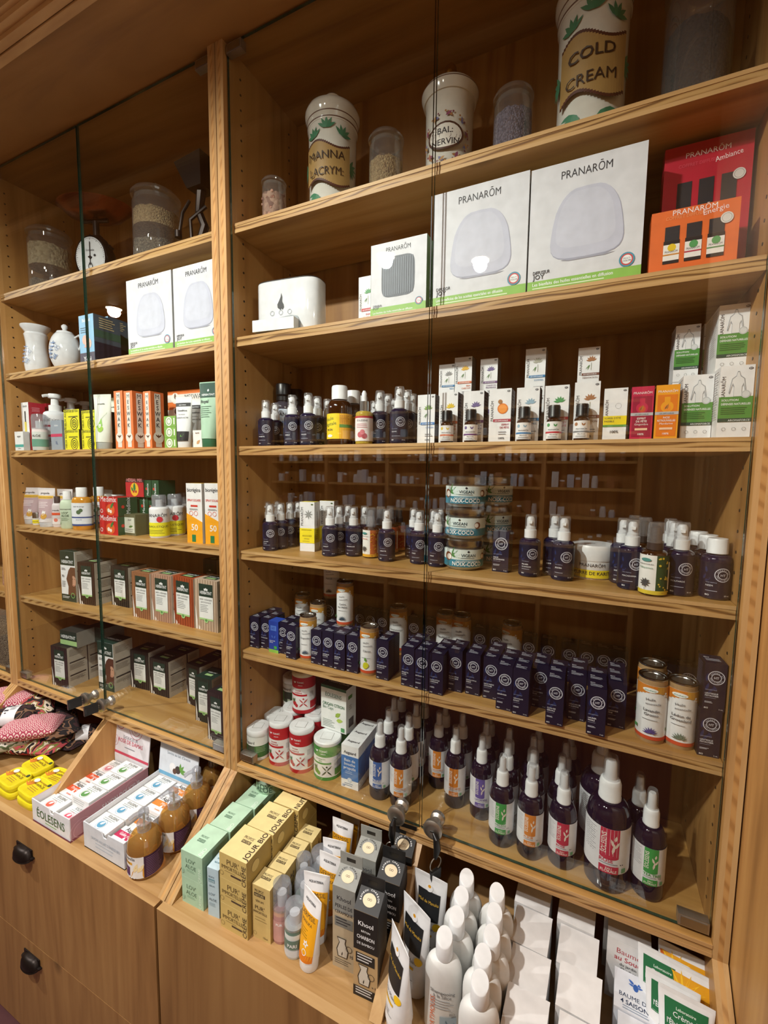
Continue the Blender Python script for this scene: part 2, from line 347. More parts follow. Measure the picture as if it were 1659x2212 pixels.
def sty_prana(t, w, h):
    """t: title lines, band colour, flower colour, kind of plate"""
    r = w/h; base, band, fl = t[1], t[2], t[3]; fg = DK if base == WH else '#f6e8e8'
    L = [('t', .2, .40 if base == WH else .86, .13 if base == WH else .105, 'PRANARŌM', fg, 'l', 90 if base == WH else 0, (.50/r) if base == WH else .78, .02)]
    if base != WH: L[0] = ('t', .5, .86, .12, 'PRANARŌM', '#f4eef0', 'c', 0, .82, .02)
    if base == WH:
        L += [('d', .87, .95, .07, '#3a3c44', .6), ('t', .87, .944, .035, 'BIO', WH, 'c')]
        if t[4] == 'orange': L += [('d', .62, .63, .24, '#e07a1c'), ('d', .62, .63, .19, '#f29a3c'), ('d', .5, .76, .1, '#a8743c')]
        elif t[4] == 'none': L += [('o', .62, .66, .12, .13, '#b5b8bd')]
        else:
            L += [('f', .62, .70, .26, .09, 20+30*k, fl) for k in range(0, 6)] + [('f', .55, .62, .3, .03, 250-k*20, '#5c8a4a') for k in range(2)] + [('r', .61, .50, .015, .16, '#6b7a4c')]
        if t[4] == 'none': L += [('r', 0, .30, 1, .17, '#f2dc1c'), ('t', .06, .41, .085, t[0][0], DK, 'l', 0, .7), ('t', .06, .35, .085, t[0][1], DK, 'l', 0, .6), ('r', 0, .26, 1, .04, '#5f9a46'), ('t', .5, .14, .13, '100%', DK, 'c')]
        else:
            L += [('r', .2, .385, .8, .05, band), ('t', .58, .395, .06, 'LES DIFFUSABLES', WH, 'c', 0, .66)]
            for i, s in enumerate(t[0]): L.append(('t', .93, .315-.055*i, .085, s, band, 'r', 0, .7, .02))
            L += [('l', .45, .20, .48, 2, .1, '#777a80', .03), ('t', .6, .06, .1, '100%', DK, 'c')]
    else:
        L += [('r', .08, .06, .84, .76, t[5]), ('d', .5, .60, .27, base), ('r', .38, .68, .24, .1, base), ('d', .5, .58, .16, fl), ('f', .4, .55, .3, .07, 60, '#8a5a2c'), ('f', .5, .55, .3, .07, 80, '#b4752f'), ('r', 0, .455, 1, .055, '#b9bcc0'), ('t', .5, .467, .06, 'LES DIFFUSABLES', DK, 'c', 0, .7)]
        for i, s in enumerate(t[0]): L.append(('t', .5, .385-.055*i, .1, s, '#f6f0ee', 'c', 0, .76, .02))
        L += [('r', .22, .18, .56, .04, '#f0c9a8'), ('t', .5, .09, .1, '100%', '#f6f0ee', 'c')]
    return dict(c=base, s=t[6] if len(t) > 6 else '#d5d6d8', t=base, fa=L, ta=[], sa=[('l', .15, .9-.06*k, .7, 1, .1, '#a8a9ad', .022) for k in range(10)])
def sty_solution(t, w, h):
    L = [('t', .17, .52, .12, 'PRANARŌM', DK, 'l', 90, .86, .02), ('d', .88, .95, .07, '#3a3c44', .6), ('t', .88, .943, .04, 'BIO', WH, 'c'),
         ('p', [(.50, .92), (.56, .92), (.60, .86), (.72, .82), (.80, .62), (.76, .61), (.70, .73), (.66, .70), (.66, .57), (.42, .57), (.42, .70), (.37, .73), (.31, .61), (.27, .62), (.35, .82), (.47, .86)], '#9aa0a6'),
         ('p', [(.505, .905), (.555, .905), (.59, .85), (.70, .81), (.775, .63), (.70, .76), (.65, .71), (.65, .575), (.43, .575), (.43, .71), (.38, .76), (.295, .63), (.37, .81), (.48, .85)], '#e4e6e7'),
         ('r', 0, .27, 1, .30, '#4f8f3e'), ('t', .08, .51, .075, 'SOLUTION', WH, 'l', 0, None, .02), ('t', .08, .455, .075, 'DÉFENSES NATURELLES', WH, 'l', 0, .86, .02), ('l', .08, .42, .8, 4, .07, '#2f5f28', .035),
         ('r', 0, .22, 1, .05, '#24463a'), ('t', .95, .228, .07, 'AROMAFORCE', WH, 'r', 0, .7), ('d', .78, .60, .14, '#d5d9da'), ('o', .78, .60, .11, .12, '#8f979c'),
         ('o', .2, .12, .05, .06, '#777'), ('o', .5, .12, .05, .06, '#777'), ('o', .8, .12, .05, .06, '#777')]
    return dict(c=WH, s='#dcddde', t=WH, fa=L, ta=[], sa=[('l', .1, .95-.035*k, .8, 1, .1, '#9b9da3', .02) for k in range(20)])
def sty_joy(t, w, h):
    r = w/h
    L = [('t', .5, .87, .075, 'PRANARŌM', DK, 'c', 0, .44, .012)]
    sh = []
    for k in range(28):
        a = 2*math.pi*k/28; q = 1-.27*math.sin(a); ex = .30*math.copysign(abs(math.cos(a))**.5, math.cos(a))*q; ey = .27*math.copysign(abs(math.sin(a))**.72, math.sin(a)); sh.append((.52+ex, .51+ey))
    L += [('p', [(.52+(x-.52)*1.01+.004, .51+(y-.51)*1.01-.006) for x, y in sh], '#9c9fb2'), ('p', sh, '#bcbfd0'), ('p', [(.51+(x-.52)*.82, .54+(y-.51)*.80) for x, y in sh], '#c2c5d4'), ('p', [(.30, .235), (.78, .235), (.70, .222), (.38, .222)], '#9a9caa'), ('r', 0, 0, 1, .10 if t[0] != 'POP' else .14, '#86b84e'),
          ('t', .05, .155, .032, t[2], DK, 'l', 0, .16, .02), ('t', .05, .115, .045, t[0], DK, 'l', 0, None, .02), ('t', .05, .06, .032, t[1], WH, 'l', 0, .72, .01), ('l', .05, .045, .8, 1, .03, '#d9e8c6', .010),
          ('o', .88, .155, .040, .065, '#c9484a'), ('o', .88, .155, .052, .065, '#3f8fa8'), ('d', .88, .155, .04, WH), ('t', .88, .158, .015, 'MULTI', DK, 'c'), ('t', .88, .14, .015, 'COLOR', DK, 'c')]
    if t[0] == 'POP':
        sh2 = [(.5+.30*math.copysign(abs(math.cos(2*math.pi*k/28))**.4, math.cos(2*math.pi*k/28)), .53+.27*math.copysign(abs(math.sin(2*math.pi*k/28))**.4, math.sin(2*math.pi*k/28))) for k in range(28)]
        L[1:5] = [('p', sh2, '#4f5762')]+[('r', .235+.04*k, .29, .014, .48, '#77808b') for k in range(14)]
    return dict(c='#d2d4da', s='#cccece', t='#cfd1d4', fa=L, ta=[], sa=[('r', 0, 0, 1, 1, '#5f7f4a')] if t[0] == 'POP' else [])
def sty_coffret(t, w, h):
    c, c2 = t[0], t[1]
    L = [('t', .5, .905, .07, 'PRANARŌM', '#f3e9ea', 'c', 0, .52, .02), ('t', .42, .845, .045, 'COFFRET DIFFUSION', c2, 'c', 0, .5), ('t', .74, .845, .07, t[2], '#f3e0e2', 'c', 8, .3, 0)]
    for k in range(3):
        x = .16+.25*k; y = .16+.0*k
        L += [('r', x, y, .19, .36, '#1c1416'), ('r', x+.01, y+.36, .17, .22, '#24252b'), ('r', x, y+.05, .19, .25, '#e7e5e2'), ('d', x+.1, y+.25, .05, t[3][k]), ('t', x+.095, y+.17, .03, 'PRANARŌM', DK, 'c', 0, .15), ('r', x, y+.13, .19, .022, t[4][k])]
    L += [('d', .86, .72, .07, '#d8d6d2'), ('o', .86, .72, .05, .055, '#8b8986'), ('r', .2, 0, .34, .055, '#231a18'), ('t', .37, .015, .03, 'LES DIFFUSABLES', WH, 'c')]
    return dict(c=c, s=c, t=c, fa=L, ta=[], sa=[])
def sty_argousier(t, w, h):
    L = [('t', .24, .52, .17, 'PRANARŌM', DK, 'l', 90, 1.15, .02), ('d', .84, .95, .08, '#4f6a3c', .6)]+[('f', .6, .75, .3, .09, a, '#9a9c9a') for a in range(0, 360, 45)]+[('r', 0, .17, 1, .30, '#f4e22c'), ('t', .5, .30, .10, 'ARGOUSIER', '#6b5a10', 'c', 0, .66, .02), ('l', .12, .44, .7, 1, .08, '#6b5a10', .03), ('l', .3, .26, .4, 1, .08, '#8b7a30', .03), ('l', .2, .21, .6, 1, .06, '#8b7a30', .02)]
    return dict(c=WH, s='#dcdcd8', t='#f1e24c', fa=L, ta=[], sa=[('r', 0, .17, 1, .30, '#dcc91c'), ('t', .6, .52, .17, 'PRANARŌM', DK, 'l', 90, 1.15, .02)]+[('l', .2, .42-.04*k, .6, 1, .1, '#8b7a30', .025) for k in range(5)])
def sty_herba(t, w, h):
    """hair colour carton: t = hair colour, base colour, woman?"""
    hair, base = t[0], t[1]; L = []
    if len(t) > 2:
        L = [('r', 0, .72, .98, .28, '#17352c'), ('t', .5, .76, .15, 'HERBATINT', WH, 'c', 0, .78, .02), ('f', .5, .86, .12, .1, 90, WH), ('f', .46, .86, .1, .08, 120, WH), ('f', .54, .86, .1, .08, 60, WH),
             ('p', [(.55, 0), (.45, .1), (.50, .3), (.38, .45), (.55, .62), (.7, .69), (1, .69), (1, 0)], hair), ('d', .86, .42, .17, '#c99a80', 1.45), ('p', [(.72, .66), (.66, .4), (.75, .2), (.80, .42), (.80, .55), (.95, .62), (1, .69)], hair), ('d', .82, .46, .02, '#3a2018'), ('d', .94, .46, .02, '#3a2018'), ('r', .82, .33, .10, .012, '#a8574e'),
             ('r', 0, 0, 1, .14, '#17352c'), ('o', .78, .13, .1, .13, '#7fb56a'), ('l', .08, .66, .3, 2, .06, DK, .02), ('t', .08, .48, .1, t[2], DK, 'l', 0, None, .02), ('l', .08, .40, .28, 5, .06, '#7a7d80', .02), ('l', .08, .10, .5, 2, .06, WH, .02)]
        return dict(c=WH, s='#b9b3a6', t='#1d3c32', fa=L, ta=[('t', .5, .4, .12, 'HERBATINT', WH, 'c')], sa=herb_side())
    for k in range(9):
        x = -.02+.115*k; L.append(('p', [(x, 0), (x+.05, 0), (x+.03+.02*(k % 3), .45), (x+.06, 1), (x+.02, 1), (x, .5)], t[3] if len(t) > 3 else hair))
    L = L if not len(t) > 9 else []
    L = [('p', [(0, 0), (.30, 0), (.12, .10), (.02, .45), (0, .5)], '#e9e6e2')]+L+[('r', .2, .67, .62, .25, '#17352c'), ('t', .51, .72, .105, 'HERBATINT', WH, 'c', 0, .52, .02), ('f', .51, .79, .1, .09, 90, WH), ('f', .48, .79, .09, .07, 125, WH), ('f', .54, .79, .09, .07, 55, WH),
          ('r', .2, .24, .62, .43, '#e9eceb'), ('t', .51, .60, .075, 'soin colorant', DK, 'c', 0, .54, .01), ('t', .51, .545, .075, 'permanent', DK, 'c', 0, .48, .02), ('l', .25, .51, .4, 5, .055, '#8b8e90', .018), ('r', .2, .21, .62, .035, '#a8cf8c'), ('d', .51, .20, .09, '#a8cf8c', .8), ('d', .51, .205, .055, '#5f9a56', .8)]
    return dict(c=base, s='#b9b3a6' if len(t) < 5 else t[4], t=base, fa=L, ta=[('r', .2, .2, .6, .6, '#17352c'), ('t', .5, .5, .1, 'HERBATINT', WH, 'c', 0, .5), ('r', .3, .25, .4, .15, '#a8cf8c')], sa=herb_side())
def herb_side(): return [('l', .1, .93, .75, 6, .06, '#77736a', .02), ('r', .1, .60, .8, .03, '#2a2a28'), ('l', .1, .56, .75, 5, .06, '#77736a', .02), ('r', .1, .28, .8, .03, '#2a2a28'), ('l', .1, .24, .8, 3, .06, '#77736a', .02), ('o', .7, .17, .05, .06, '#555'), ('o', .5, .17, .05, .06, '#555')]
def sty_aaga(t, w, h):
    L = [('r', 0, .20, 1, .56, '#3f78bd'), ('t', .5, .81, .17, 'Aagaard', DK, 'c', 0, .72, .015), ('t', .5, .63, .16, 'Bain de', WH, 'c', 0, .66, .01), ('t', .5, .54, .16, 'bouche', WH, 'c', 0, .66, .01), ('t', .5, .45, .16, 'propolis', WH, 'c', 0, .7, .01), ('l', .25, .40, .5, 2, .09, '#bcd3ec', .02), ('d', .5, .20, .13, '#dbe6f2'), ('o', .5, .20, .08, .09, '#3f78bd'), ('l', .2, .12, .6, 2, .1, '#6b86a8', .03), ('t', .08, .03, .11, '50', '#3f78bd', 'l', 0, None, .02)]
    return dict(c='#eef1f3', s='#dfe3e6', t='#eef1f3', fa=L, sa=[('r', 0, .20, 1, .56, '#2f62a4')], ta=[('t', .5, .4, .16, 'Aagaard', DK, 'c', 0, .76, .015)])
def sty_origan(t, w, h):
    L = [('r', 0, .94, 1, .06, '#0f5a34'), ('t', .5, .76, .13, 'ÉOLESENS', '#4b7a6a', 'c', 0, .64, .01), ('t', .5, .55, .11, 'ORIGAN CITRON', '#1f6a40', 'c', 0, .86, .015), ('t', .08, .47, .11, 'Bio Caps', '#6a8f7a', 'l', 0, .42, .005), ('f', .58, .33, .26, .14, 40, '#9dbd4a'), ('f', .62, .25, .26, .14, 10, '#b4cf5c'), ('l', .08, .22, .5, 5, .055, '#8b9a92', .018), ('r', .8, .03, .14, .09, '#4f9a5c')]
    return dict(c='#eff3f1', s='#e3e7e4', t='#0b3f26', fa=L, sa=[('r', .2, .75, .4, .08, '#5c9a4c'), ('l', .3, .6, .3, 3, .1, '#7a857f', .03), ('r', .25, .1, .5, .2, '#2a2d2a')], ta=[('t', .5, .45, .11, 'ORIGAN CITRON', WH, 'c', 0, .8, .015)])
def sty_lovaloe(t, w, h):
    L = [('t', .45, .60, .16, "LOV'", '#4f6b58', 'c', 0, .5, -.002), ('t', .45, .38, .16, 'ALOE', '#4f6b58', 'c', 0, .5, -.002), ('l', .25, .33, .4, 2, .05, '#7c9a84', .015), ('t', .93, .04, .13, 'CREME', '#d8ebdc', 'l', 90, .9*h/w, .01), ('o', .1, .22, .07, .075, '#8fb29a'), ('f', .02, .1, .2, .1, 60, '#9cc0a6')]
    T = [('t', .40, .55, .10, "PROPOS'", '#5a7a66', 'c', 0, .34, 0), ('r', .24, .40, .32, .10, '#5a7a66'), ('t', .40, .415, .085, 'NATURE', '#b4d6b8', 'c', 0, .30, 0), ('t', .90, .04, .15, 'BIO', '#dff0e2', 'l', 90, .5, .01)]
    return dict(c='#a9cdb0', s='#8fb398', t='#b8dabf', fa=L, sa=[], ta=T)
def sty_serum(t, w, h):
    L = [('t', .12, .80, .15, "PROPOS'", '#52687a', 'l', 0, .5, 0), ('r', .1, .71, .55, .07, '#6d93a0'), ('t', .14, .72, .12, 'NATURE', '#cfe2ea', 'l', 0, .48, 0), ('t', .15, .62, .12, 'SÉRUM', '#4a5f70', 'l', 0, .5, 0), ('t', .12, .44, .2, "LOV'", '#4a5f70', 'l', 0, .6, 0), ('t', .12, .33, .2, 'ALOE', '#4a5f70', 'l', 0, .66, 0), ('l', .12, .28, .6, 4, .07, '#8aa0ae', .02)]
    return dict(c='#b4cdd8', s='#9db7c4', t='#bfd7e0', fa=L, sa=[], ta=[('t', .5, .5, .13, "PROPOS'", '#5f8fa0', 'c', 0, .5), ('t', .5, .3, .12, 'NATURE', '#5f8fa0', 'c', 0, .5)])
def sty_pur(t, w, h):
    L = [('t', .5, .62, .17, "PUR'", '#5b4a2c', 'c', 0, .5, 0), ('t', .45, .42, .12, 'IMMORTELLE', '#5b4a2c', 'c', 0, .74, 0), ('l', .2, .36, .5, 1, .05, '#8a764a', .015), ('r', .42, .22, .38, .07, '#4a3a30'), ('t', .97, .05, .15, 'CREME', '#43352a', 'l', 90, .95*h/w, .01), ('o', .08, .22, .06, .07, '#8a764a')]
    T = [('t', .5, .62, .10, "PROPOS'", '#43352a', 'c', 0, .36, 0), ('r', .34, .48, .32, .10, '#43352a'), ('t', .5, .495, .085, 'NATURE', '#e2cf8f', 'c', 0, .28, 0), ('t', .94, .05, .17, t[0], '#43352a', 'l', 90, .95*t[1]/w, .015)]
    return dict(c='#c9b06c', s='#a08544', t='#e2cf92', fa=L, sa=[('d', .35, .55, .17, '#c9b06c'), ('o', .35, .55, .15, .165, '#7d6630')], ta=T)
def sty_purserum(t, w, h):
    L = [('t', .15, .88, .15, "PROPOS'", '#43352a', 'l', 0, .5, 0), ('r', .12, .80, .6, .065, '#43352a'), ('t', .16, .808, .12, 'NATURE', '#e2cf8f', 'l', 0, .5, 0), ('t', .42, .70, .11, 'SÉRUM', '#43352a', 'c', 0, .46, 0), ('t', .42, .56, .2, "PUR'", '#43352a', 'c', 0, .6, 0), ('t', .45, .49, .12, 'IMMORTELLE', '#43352a', 'c', 0, .76, 0), ('l', .15, .42, .7, 2, .14, '#8a764a', .02), ('o', .14, .1, .08, .09, '#6a5a3a'), ('t', .72, .05, .1, '15ml', '#43352a', 'c')]
    Sd = [('t', .75, .08, .5, 'ROMANCE', '#43352a', 'l', 90, .8*h/w*1.0, .01)]
    return dict(c='#cdb474', s='#a88d4a', t='#e4d296', fa=L, sa=Sd, ta=[('t', .45, .60, .12, "PROPOS'", '#43352a', 'c', 0, .5, 0), ('r', .2, .40, .5, .15, '#43352a'), ('t', .45, .42, .12, 'NATURE', '#e2cf8f', 'c', 0, .44, 0)])
def sty_khool(t, w, h):
    c, up = t[0], t[1]; fg = DK if t[2] == 'g' else '#dedede'
    L = [('r', 0, .55 if t[2] == 'k' else .70, 1, .45 if t[2] == 'k' else .30, up), ('t', .5, .84, .19, 'Khool', WH if t[2] == 'k' else DK, 'c', 0, .62, .02)]
    if t[2] == 'k':
        L += [('t', .5, .77, .08, 'BÂTON', WH, 'c'), ('t', .5, .69, .15, 'CHARBON', WH, 'c', 0, .72, .02), ('t', .5, .62, .11, 'DE BAMBOU', WH, 'c', 0, .7, .02), ('r', .1, .40, .78, .12, '#1b1b1c'), ('l', .16, .51, .66, 3, .12, '#cfcfcf', .05), ('r', 0, 0, 1, .12, '#141415'), ('l', .1, .11, .8, 3, .11, '#c9c9c9', .05), ('t', .92, .16, .1, 'x 1', DK, 'r', 0, None, .02)]
    else:
        L += [('t', .5, .75, .16, 'PERLES DE', DK, 'c', 0, .76, .02), ('t', .5, .68, .14, 'CÉRAMIQUE', DK, 'c', 0, .78, .02), ('r', .1, .52, .8, .12, '#7d7f7a'), ('l', .16, .63, .66, 3, .12, DK, .045), ('t', .92, .18, .13, 'x 15', DK, 'r', 0, None, .02), ('l', .1, .12, .8, 3, .09, DK, .02)]
    L += [('p', [(.2, .39), (.62, .39), (.58, .33), (.72, .24), (.66, .15), (.24, .15), (.18, .24), (.30, .33)], '#2b2622'), ('p', [(.24, .38), (.58, .38), (.55, .33), (.68, .24), (.63, .16), (.27, .16), (.22, .24), (.33, .33)], '#c9c4b8'), ('o', .74, .28, .12, .14, '#2b2622'), ('f', .42, .17, .2, .05, 80, '#2b2622')]
    return dict(c=c, s=t[3], t=up, fa=L, sa=[('r', 0, .55, 1, .45, up)] if t[2] == 'k' else [('l', .2, .9, .6, 9, .2, '#555', .03)], ta=[])
def sty_plain(t, w, h):
    """t: front, side, top, band list [(y,h,colour)], texts [(y,size,string,colour)]"""
    L = [('r', 0, y, 1, hh, c) for y, hh, c in t[3]]+[('t', .5, y, s, q, c, 'c', 0, .86, .012) for y, s, q, c in t[4]]
    if len(t) > 5: L += t[5]
    return dict(c=t[0], s=t[1], t=t[2], fa=L, ta=t[7] if len(t) > 7 else [], sa=t[6] if len(t) > 6 else [])
def sty_meswak(t, w, h):
    L = [('r', .28, .03, .46, .94, '#dcd9d2'), ('t', .64, .30, .30, 'MESWAK', DK, 'l', 90, .64*h/w, .03)]
    L = [('r', .28, .03, .46, .94, '#dcd9d2')]+[('t', .5, .88-.10*i, .30, ch, DK, 'c', 0, .40, .03) for i, ch in enumerate('MESWAK')]+[('d', .5, .20, .40, '#e6e2da'), ('f', .5, .18, .3, .1, 90, '#5b3a22'), ('f', .5, .2, .3, .1, 40, '#5b3a22'), ('f', .5, .2, .3, .1, 140, '#5b3a22')]
    return dict(c='#e07a3c', s='#cf6a30', t='#e4864c', fa=L, sa=L, ta=[])
def sty_soapbox(t, w, h):
    T = [('t', .55, .80, .10, t[0], '#3a4a44', 'c', 0, .5, .012), ('l', .2, .74, .6, 2, .06, '#9aa39e', .02), ('d', .42, .35, .15, t[1], .9), ('o', .42, .35, .18, .19, t[1]), ('f', .36, .32, .2, .1, 50, '#f2f4f4')]
    if t[0] == 'Aagaard': T = [('t', .5, .78, .16, 'Aagaard', DK, 'c', 0, .6, .012), ('r', 0, .36, 1, .36, t[1]), ('t', .5, .50, .12, t[2], WH, 'c', 0, .7, .01), ('f', .5, .30, .14, .1, 90, WH), ('t', .5, .12, .07, 'Solubio', t[1], 'c')]
    return dict(c=t[3] if len(t) > 3 else '#e9ebeb', s=t[3] if len(t) > 3 else '#dfe0df', t='#f1f3f3', fa=[('l', .1, .8, .7, 3, .08, '#a5aaa8', .02)], sa=[], ta=T)
def sty_aroma(t, w, h):
    return sty_plain(t, w, h)
STY = {k[4:]: v for k, v in list(globals().items()) if k.startswith('sty_')}

def tt(x): return tuple(tt(i) for i in x) if isinstance(x, (list, tuple)) else x
def k_carton(name, loc, rot, dims, style, t, label, cat, group):
    w, h, d = dims
    def fn(mb):
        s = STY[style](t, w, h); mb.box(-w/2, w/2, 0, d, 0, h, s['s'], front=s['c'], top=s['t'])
        e = .0006
        art(mb, s['fa'], w, h, flat(w)); art(mb, s['ta'], w, d, lambda u, v, q: (u-w/2, v, h+q))
        art(mb, s['sa'], d, h, lambda u, v, q: (w/2+q, u, v)); art(mb, s['sa'], d, h, lambda u, v, q: (-w/2-q, d-u, v))
    rr = rot if isinstance(rot, tuple) else (0, 0, rot)
    return single(name, ('carton', style, tt(t), tuple(dims)), fn, loc, rr, label, cat, group)

# ---------------- bottles and other turned things ----------------
WF = .56
def lab_ht(t, r, h):
    Wd = WF*2*math.pi*r*.62
    return Wd, [('r', 0, 0, 1, 1, 'navy'), ('f', .1, .5, .22, .08, 70, 'leaf'), ('f', .16, .45, .22, .08, 40, 'leaf'), ('f', .2, .7, .22, .08, 100, 'leaf')]+[q for q in ring_logo(.66, .66, .62, Wd/h)]+[
        ('t', .2, .42, .03, 'HUILE VÉGÉTALE', '#9fa4bd', 'l', 0, .4), ('t', .2, .32, .06, t[0], '#eceef4', 'l', 0, .56, .03)]+([('t', .2, .25, .05, t[1], '#dcdfe8', 'l', 0, .56, .02)] if len(t) > 1 else [])+[('l', .2, .2, .45, 1, .05, '#aeb2c4', .018), ('t', .2, .05, .055, 'BIO', '#f0f1f5', 'l', 0, None, .03), ('t', .9, .05, .05, '50 mL', '#f0f1f5', 'r', 0, None, .02)]
def lab_eau(t, r, h):
    c = t[1]; Wd = WF*2*math.pi*r*.72
    return Wd, [('r', 0, 0, 1, 1, '#e3e5ea'), ('l', .04, .93, .26, 12, .045, '#9ea1a8', .014), ('r', .36, .36, .34, .64, c), ('d', .53, .36, .17, c, .25), ('t', .47, .45, .095, 'ÉOLESENS', '#f2efe9', 'l', 90, .46*h/Wd, .02),
        ('f', .58, .45, .22, .05, 80, '#e9ddd2'), ('f', .62, .58, .16, .05, 60, '#e9ddd2'), ('f', .60, .62, .16, .05, 110, '#e9ddd2'), ('f', .62, .74, .12, .05, 80, '#e9ddd2'),
        ('t', .36, .25, .075, t[0], c if len(t[0]) < 12 else c, 'l', 0, .44, .02), ('l', .36, .225, .36, 1, .05, '#8b8e96', .014), ('d', .74, .215, .012, DK), ('d', .78, .215, .012, DK), ('r', .36, 0, .34, .17, c), ('t', .53, .095, .045, 'EAU', '#f2efe9', 'c'), ('t', .53, .03, .055, 'FLORALE', '#f2efe9', 'c', 0, .28, .02), ('r', .76, .03, .09, .10, '#6fae84')]
def lab_ricin(t, r, h):
    Wd = WF*2*math.pi*r*.8
    return Wd, [('r', 0, 0, 1, 1, '#f0d21c'), ('r', .62, 0, .38, 1, '#e2a42c'), ('l', .64, .92, .3, 8, .04, '#8a3a2a', .014), ('t', .32, .72, .10, 'Huile', '#3c6a34', 'c', 12, .36, .0), ('t', .32, .52, .10, 'Végétale', '#3c6a34', 'c', 8, .44, .0), ('t', .32, .32, .06, t[0], DK, 'c', 0, None, .02), ('d', .32, .12, .1, '#eef0e8', .4), ('r', .62, .45, .38, .12, '#5a8f3c')]
def lab_rose(t, r, h):
    Wd = WF*2*math.pi*r*.66
    return Wd, [('r', 0, 0, 1, 1, '#ece6e6'), ('r', 0, .92, 1, .08, '#b5303c'), ('t', .5, .78, .09, 'ÉOLESENS', DK, 'c', 0, .6, .01), ('l', .2, .68, .6, 3, .08, '#b5606a', .025), ('d', .4, .25, .14, '#c9606c'), ('d', .62, .2, .14, '#b8505c'), ('d', .52, .36, .12, '#d47882'), ('o', .62, .2, .07, .08, '#8a2f3a')]
def lab_small(t, r, h):
    Wd = WF*2*math.pi*r*.7
    return Wd, [('r', 0, 0, 1, 1, '#ebebea'), ('d', .2, .8, .1, t[1]), ('f', .6, .7, .2, .08, 60, t[1]), ('f', .6, .7, .2, .08, 120, t[1]), ('t', .5, .48, .09, 'PRANARŌM', DK, 'c', 0, .6, .01), ('r', 0, .32, 1, .1, t[2]), ('t', .5, .2, .07, t[0], DK, 'c', 0, .8, .01), ('l', .2, .14, .6, 2, .06, '#888', .02)]
def lab_calen(t, r, h):
    Wd = WF*2*math.pi*r*.75
    return Wd, [('r', 0, 0, .55, 1, '#ebebe6'), ('r', .55, 0, .45, 1, t[1]), ('r', 0, 0, 1, .1, t[2])]+[('d', .57+.4*random.random(), .05+.9*random.random(), .02+.015*random.random(), t[2]) for _ in range(26)]+[('d', .27, .88, .14, '#4f8f8a', .4), ('t', .27, .76, .035, 'ÉLIXIR DE FLEURS BIO', DK, 'c', 0, .4), ('t', .27, .66, .06, t[0], t[3], 'c', 0, .42, .01)]+[('f', .27, .3, .15, .05, a, '#4a4a4a') for a in range(0, 360, 40)]+[('r', .265, .12, .01, .2, '#4a4a4a'), ('r', .88, .15, .05, .7, '#e9e6da')]
def lab_coco(t, r, h):
    Wd = WF*2*math.pi*r*.7
    return Wd, [('r', 0, 0, 1, .42, '#1c7a94'), ('r', 0, .42, 1, .58, '#d7e6e4'), ('d', .12, .58, .09, '#7a4a2c'), ('d', .14, .56, .06, '#f0efe9')]+[('f', .2, .62, .2, .03, a, '#4f8a4a') for a in (10, 40, 70, -10)]+[('d', .93, .6, .07, '#7a4a2c'), ('d', .91, .6, .045, '#f0efe9'), ('f', .56, .83, .05, .05, 90, DK), ('t', .56, .60, .062, 'VIGEAN', '#1c4450', 'c', 0, .36, .015), ('l', .40, .54, .32, 1, .03, '#3a5a60', .01), ('t', .56, .30, .03, 'HUILE VIERGE BIOLOGIQUE DE', '#e6f2f2', 'c', 0, .5), ('t', .54, .07, .085, 'NOIX-COCO', '#f2f6f6', 'c', 0, .62, .03)]
def lab_tonic(t, r, h):
    Wd = WF*2*math.pi*r*.75
    return Wd, [('r', 0, 0, 1, 1, '#e6e3e3'), ('r', 0, .70, 1, .3, t[0]), ('r', 0, 0, 1, .1, t[0]), ('f', .28, .84, .08, .04, 60, WH), ('f', .28, .84, .08, .04, 130, WH), ('t', .48, .85, .055, 'TONIC', WH, 'c', 0, .24, .02), ('t', .48, .78, .04, 'nature', WH, 'c', 0, .2, .01), ('t', .4, .62, .045, t[1], t[0], 'c', 0, .5, .01), ('t', .4, .56, .045, t[2], t[0], 'c', 0, .4, .01), ('r', .1, .49, .6, .05, t[0]), ('d', .26, .27, .08, t[3]), ('d', .34, .22, .06, t[3])]+[('f', .26, .3, .16, .04, a, '#4a6a3c') for a in (80, 110, 140)]+[('f', .58, .3, .2, .035, a, t[4]) for a in (45, 135, 225, 315)]+[('d', .58, .42, .025, t[4]), ('r', .80, .14, .2, .2, t[0]), ('l', .78, .6, .18, 6, .03, '#9a9698', .01)]
def lab_aagreen(t, r, h):
    Wd = WF*2*math.pi*r*.75
    return Wd, [('r', 0, 0, 1, 1, '#e3e6e2'), ('r', 0, .12, 1, .52, '#2f6a34'), ('r', .2, .12, .3, .52, '#24302a'), ('r', .38, .16, .1, .14, '#cfe0c9'), ('t', .3, .72, .1, 'Aagaard', DK, 'c', 0, .4, .01), ('l', .55, .58, .35, 4, .05, '#a9c9a4', .012)]
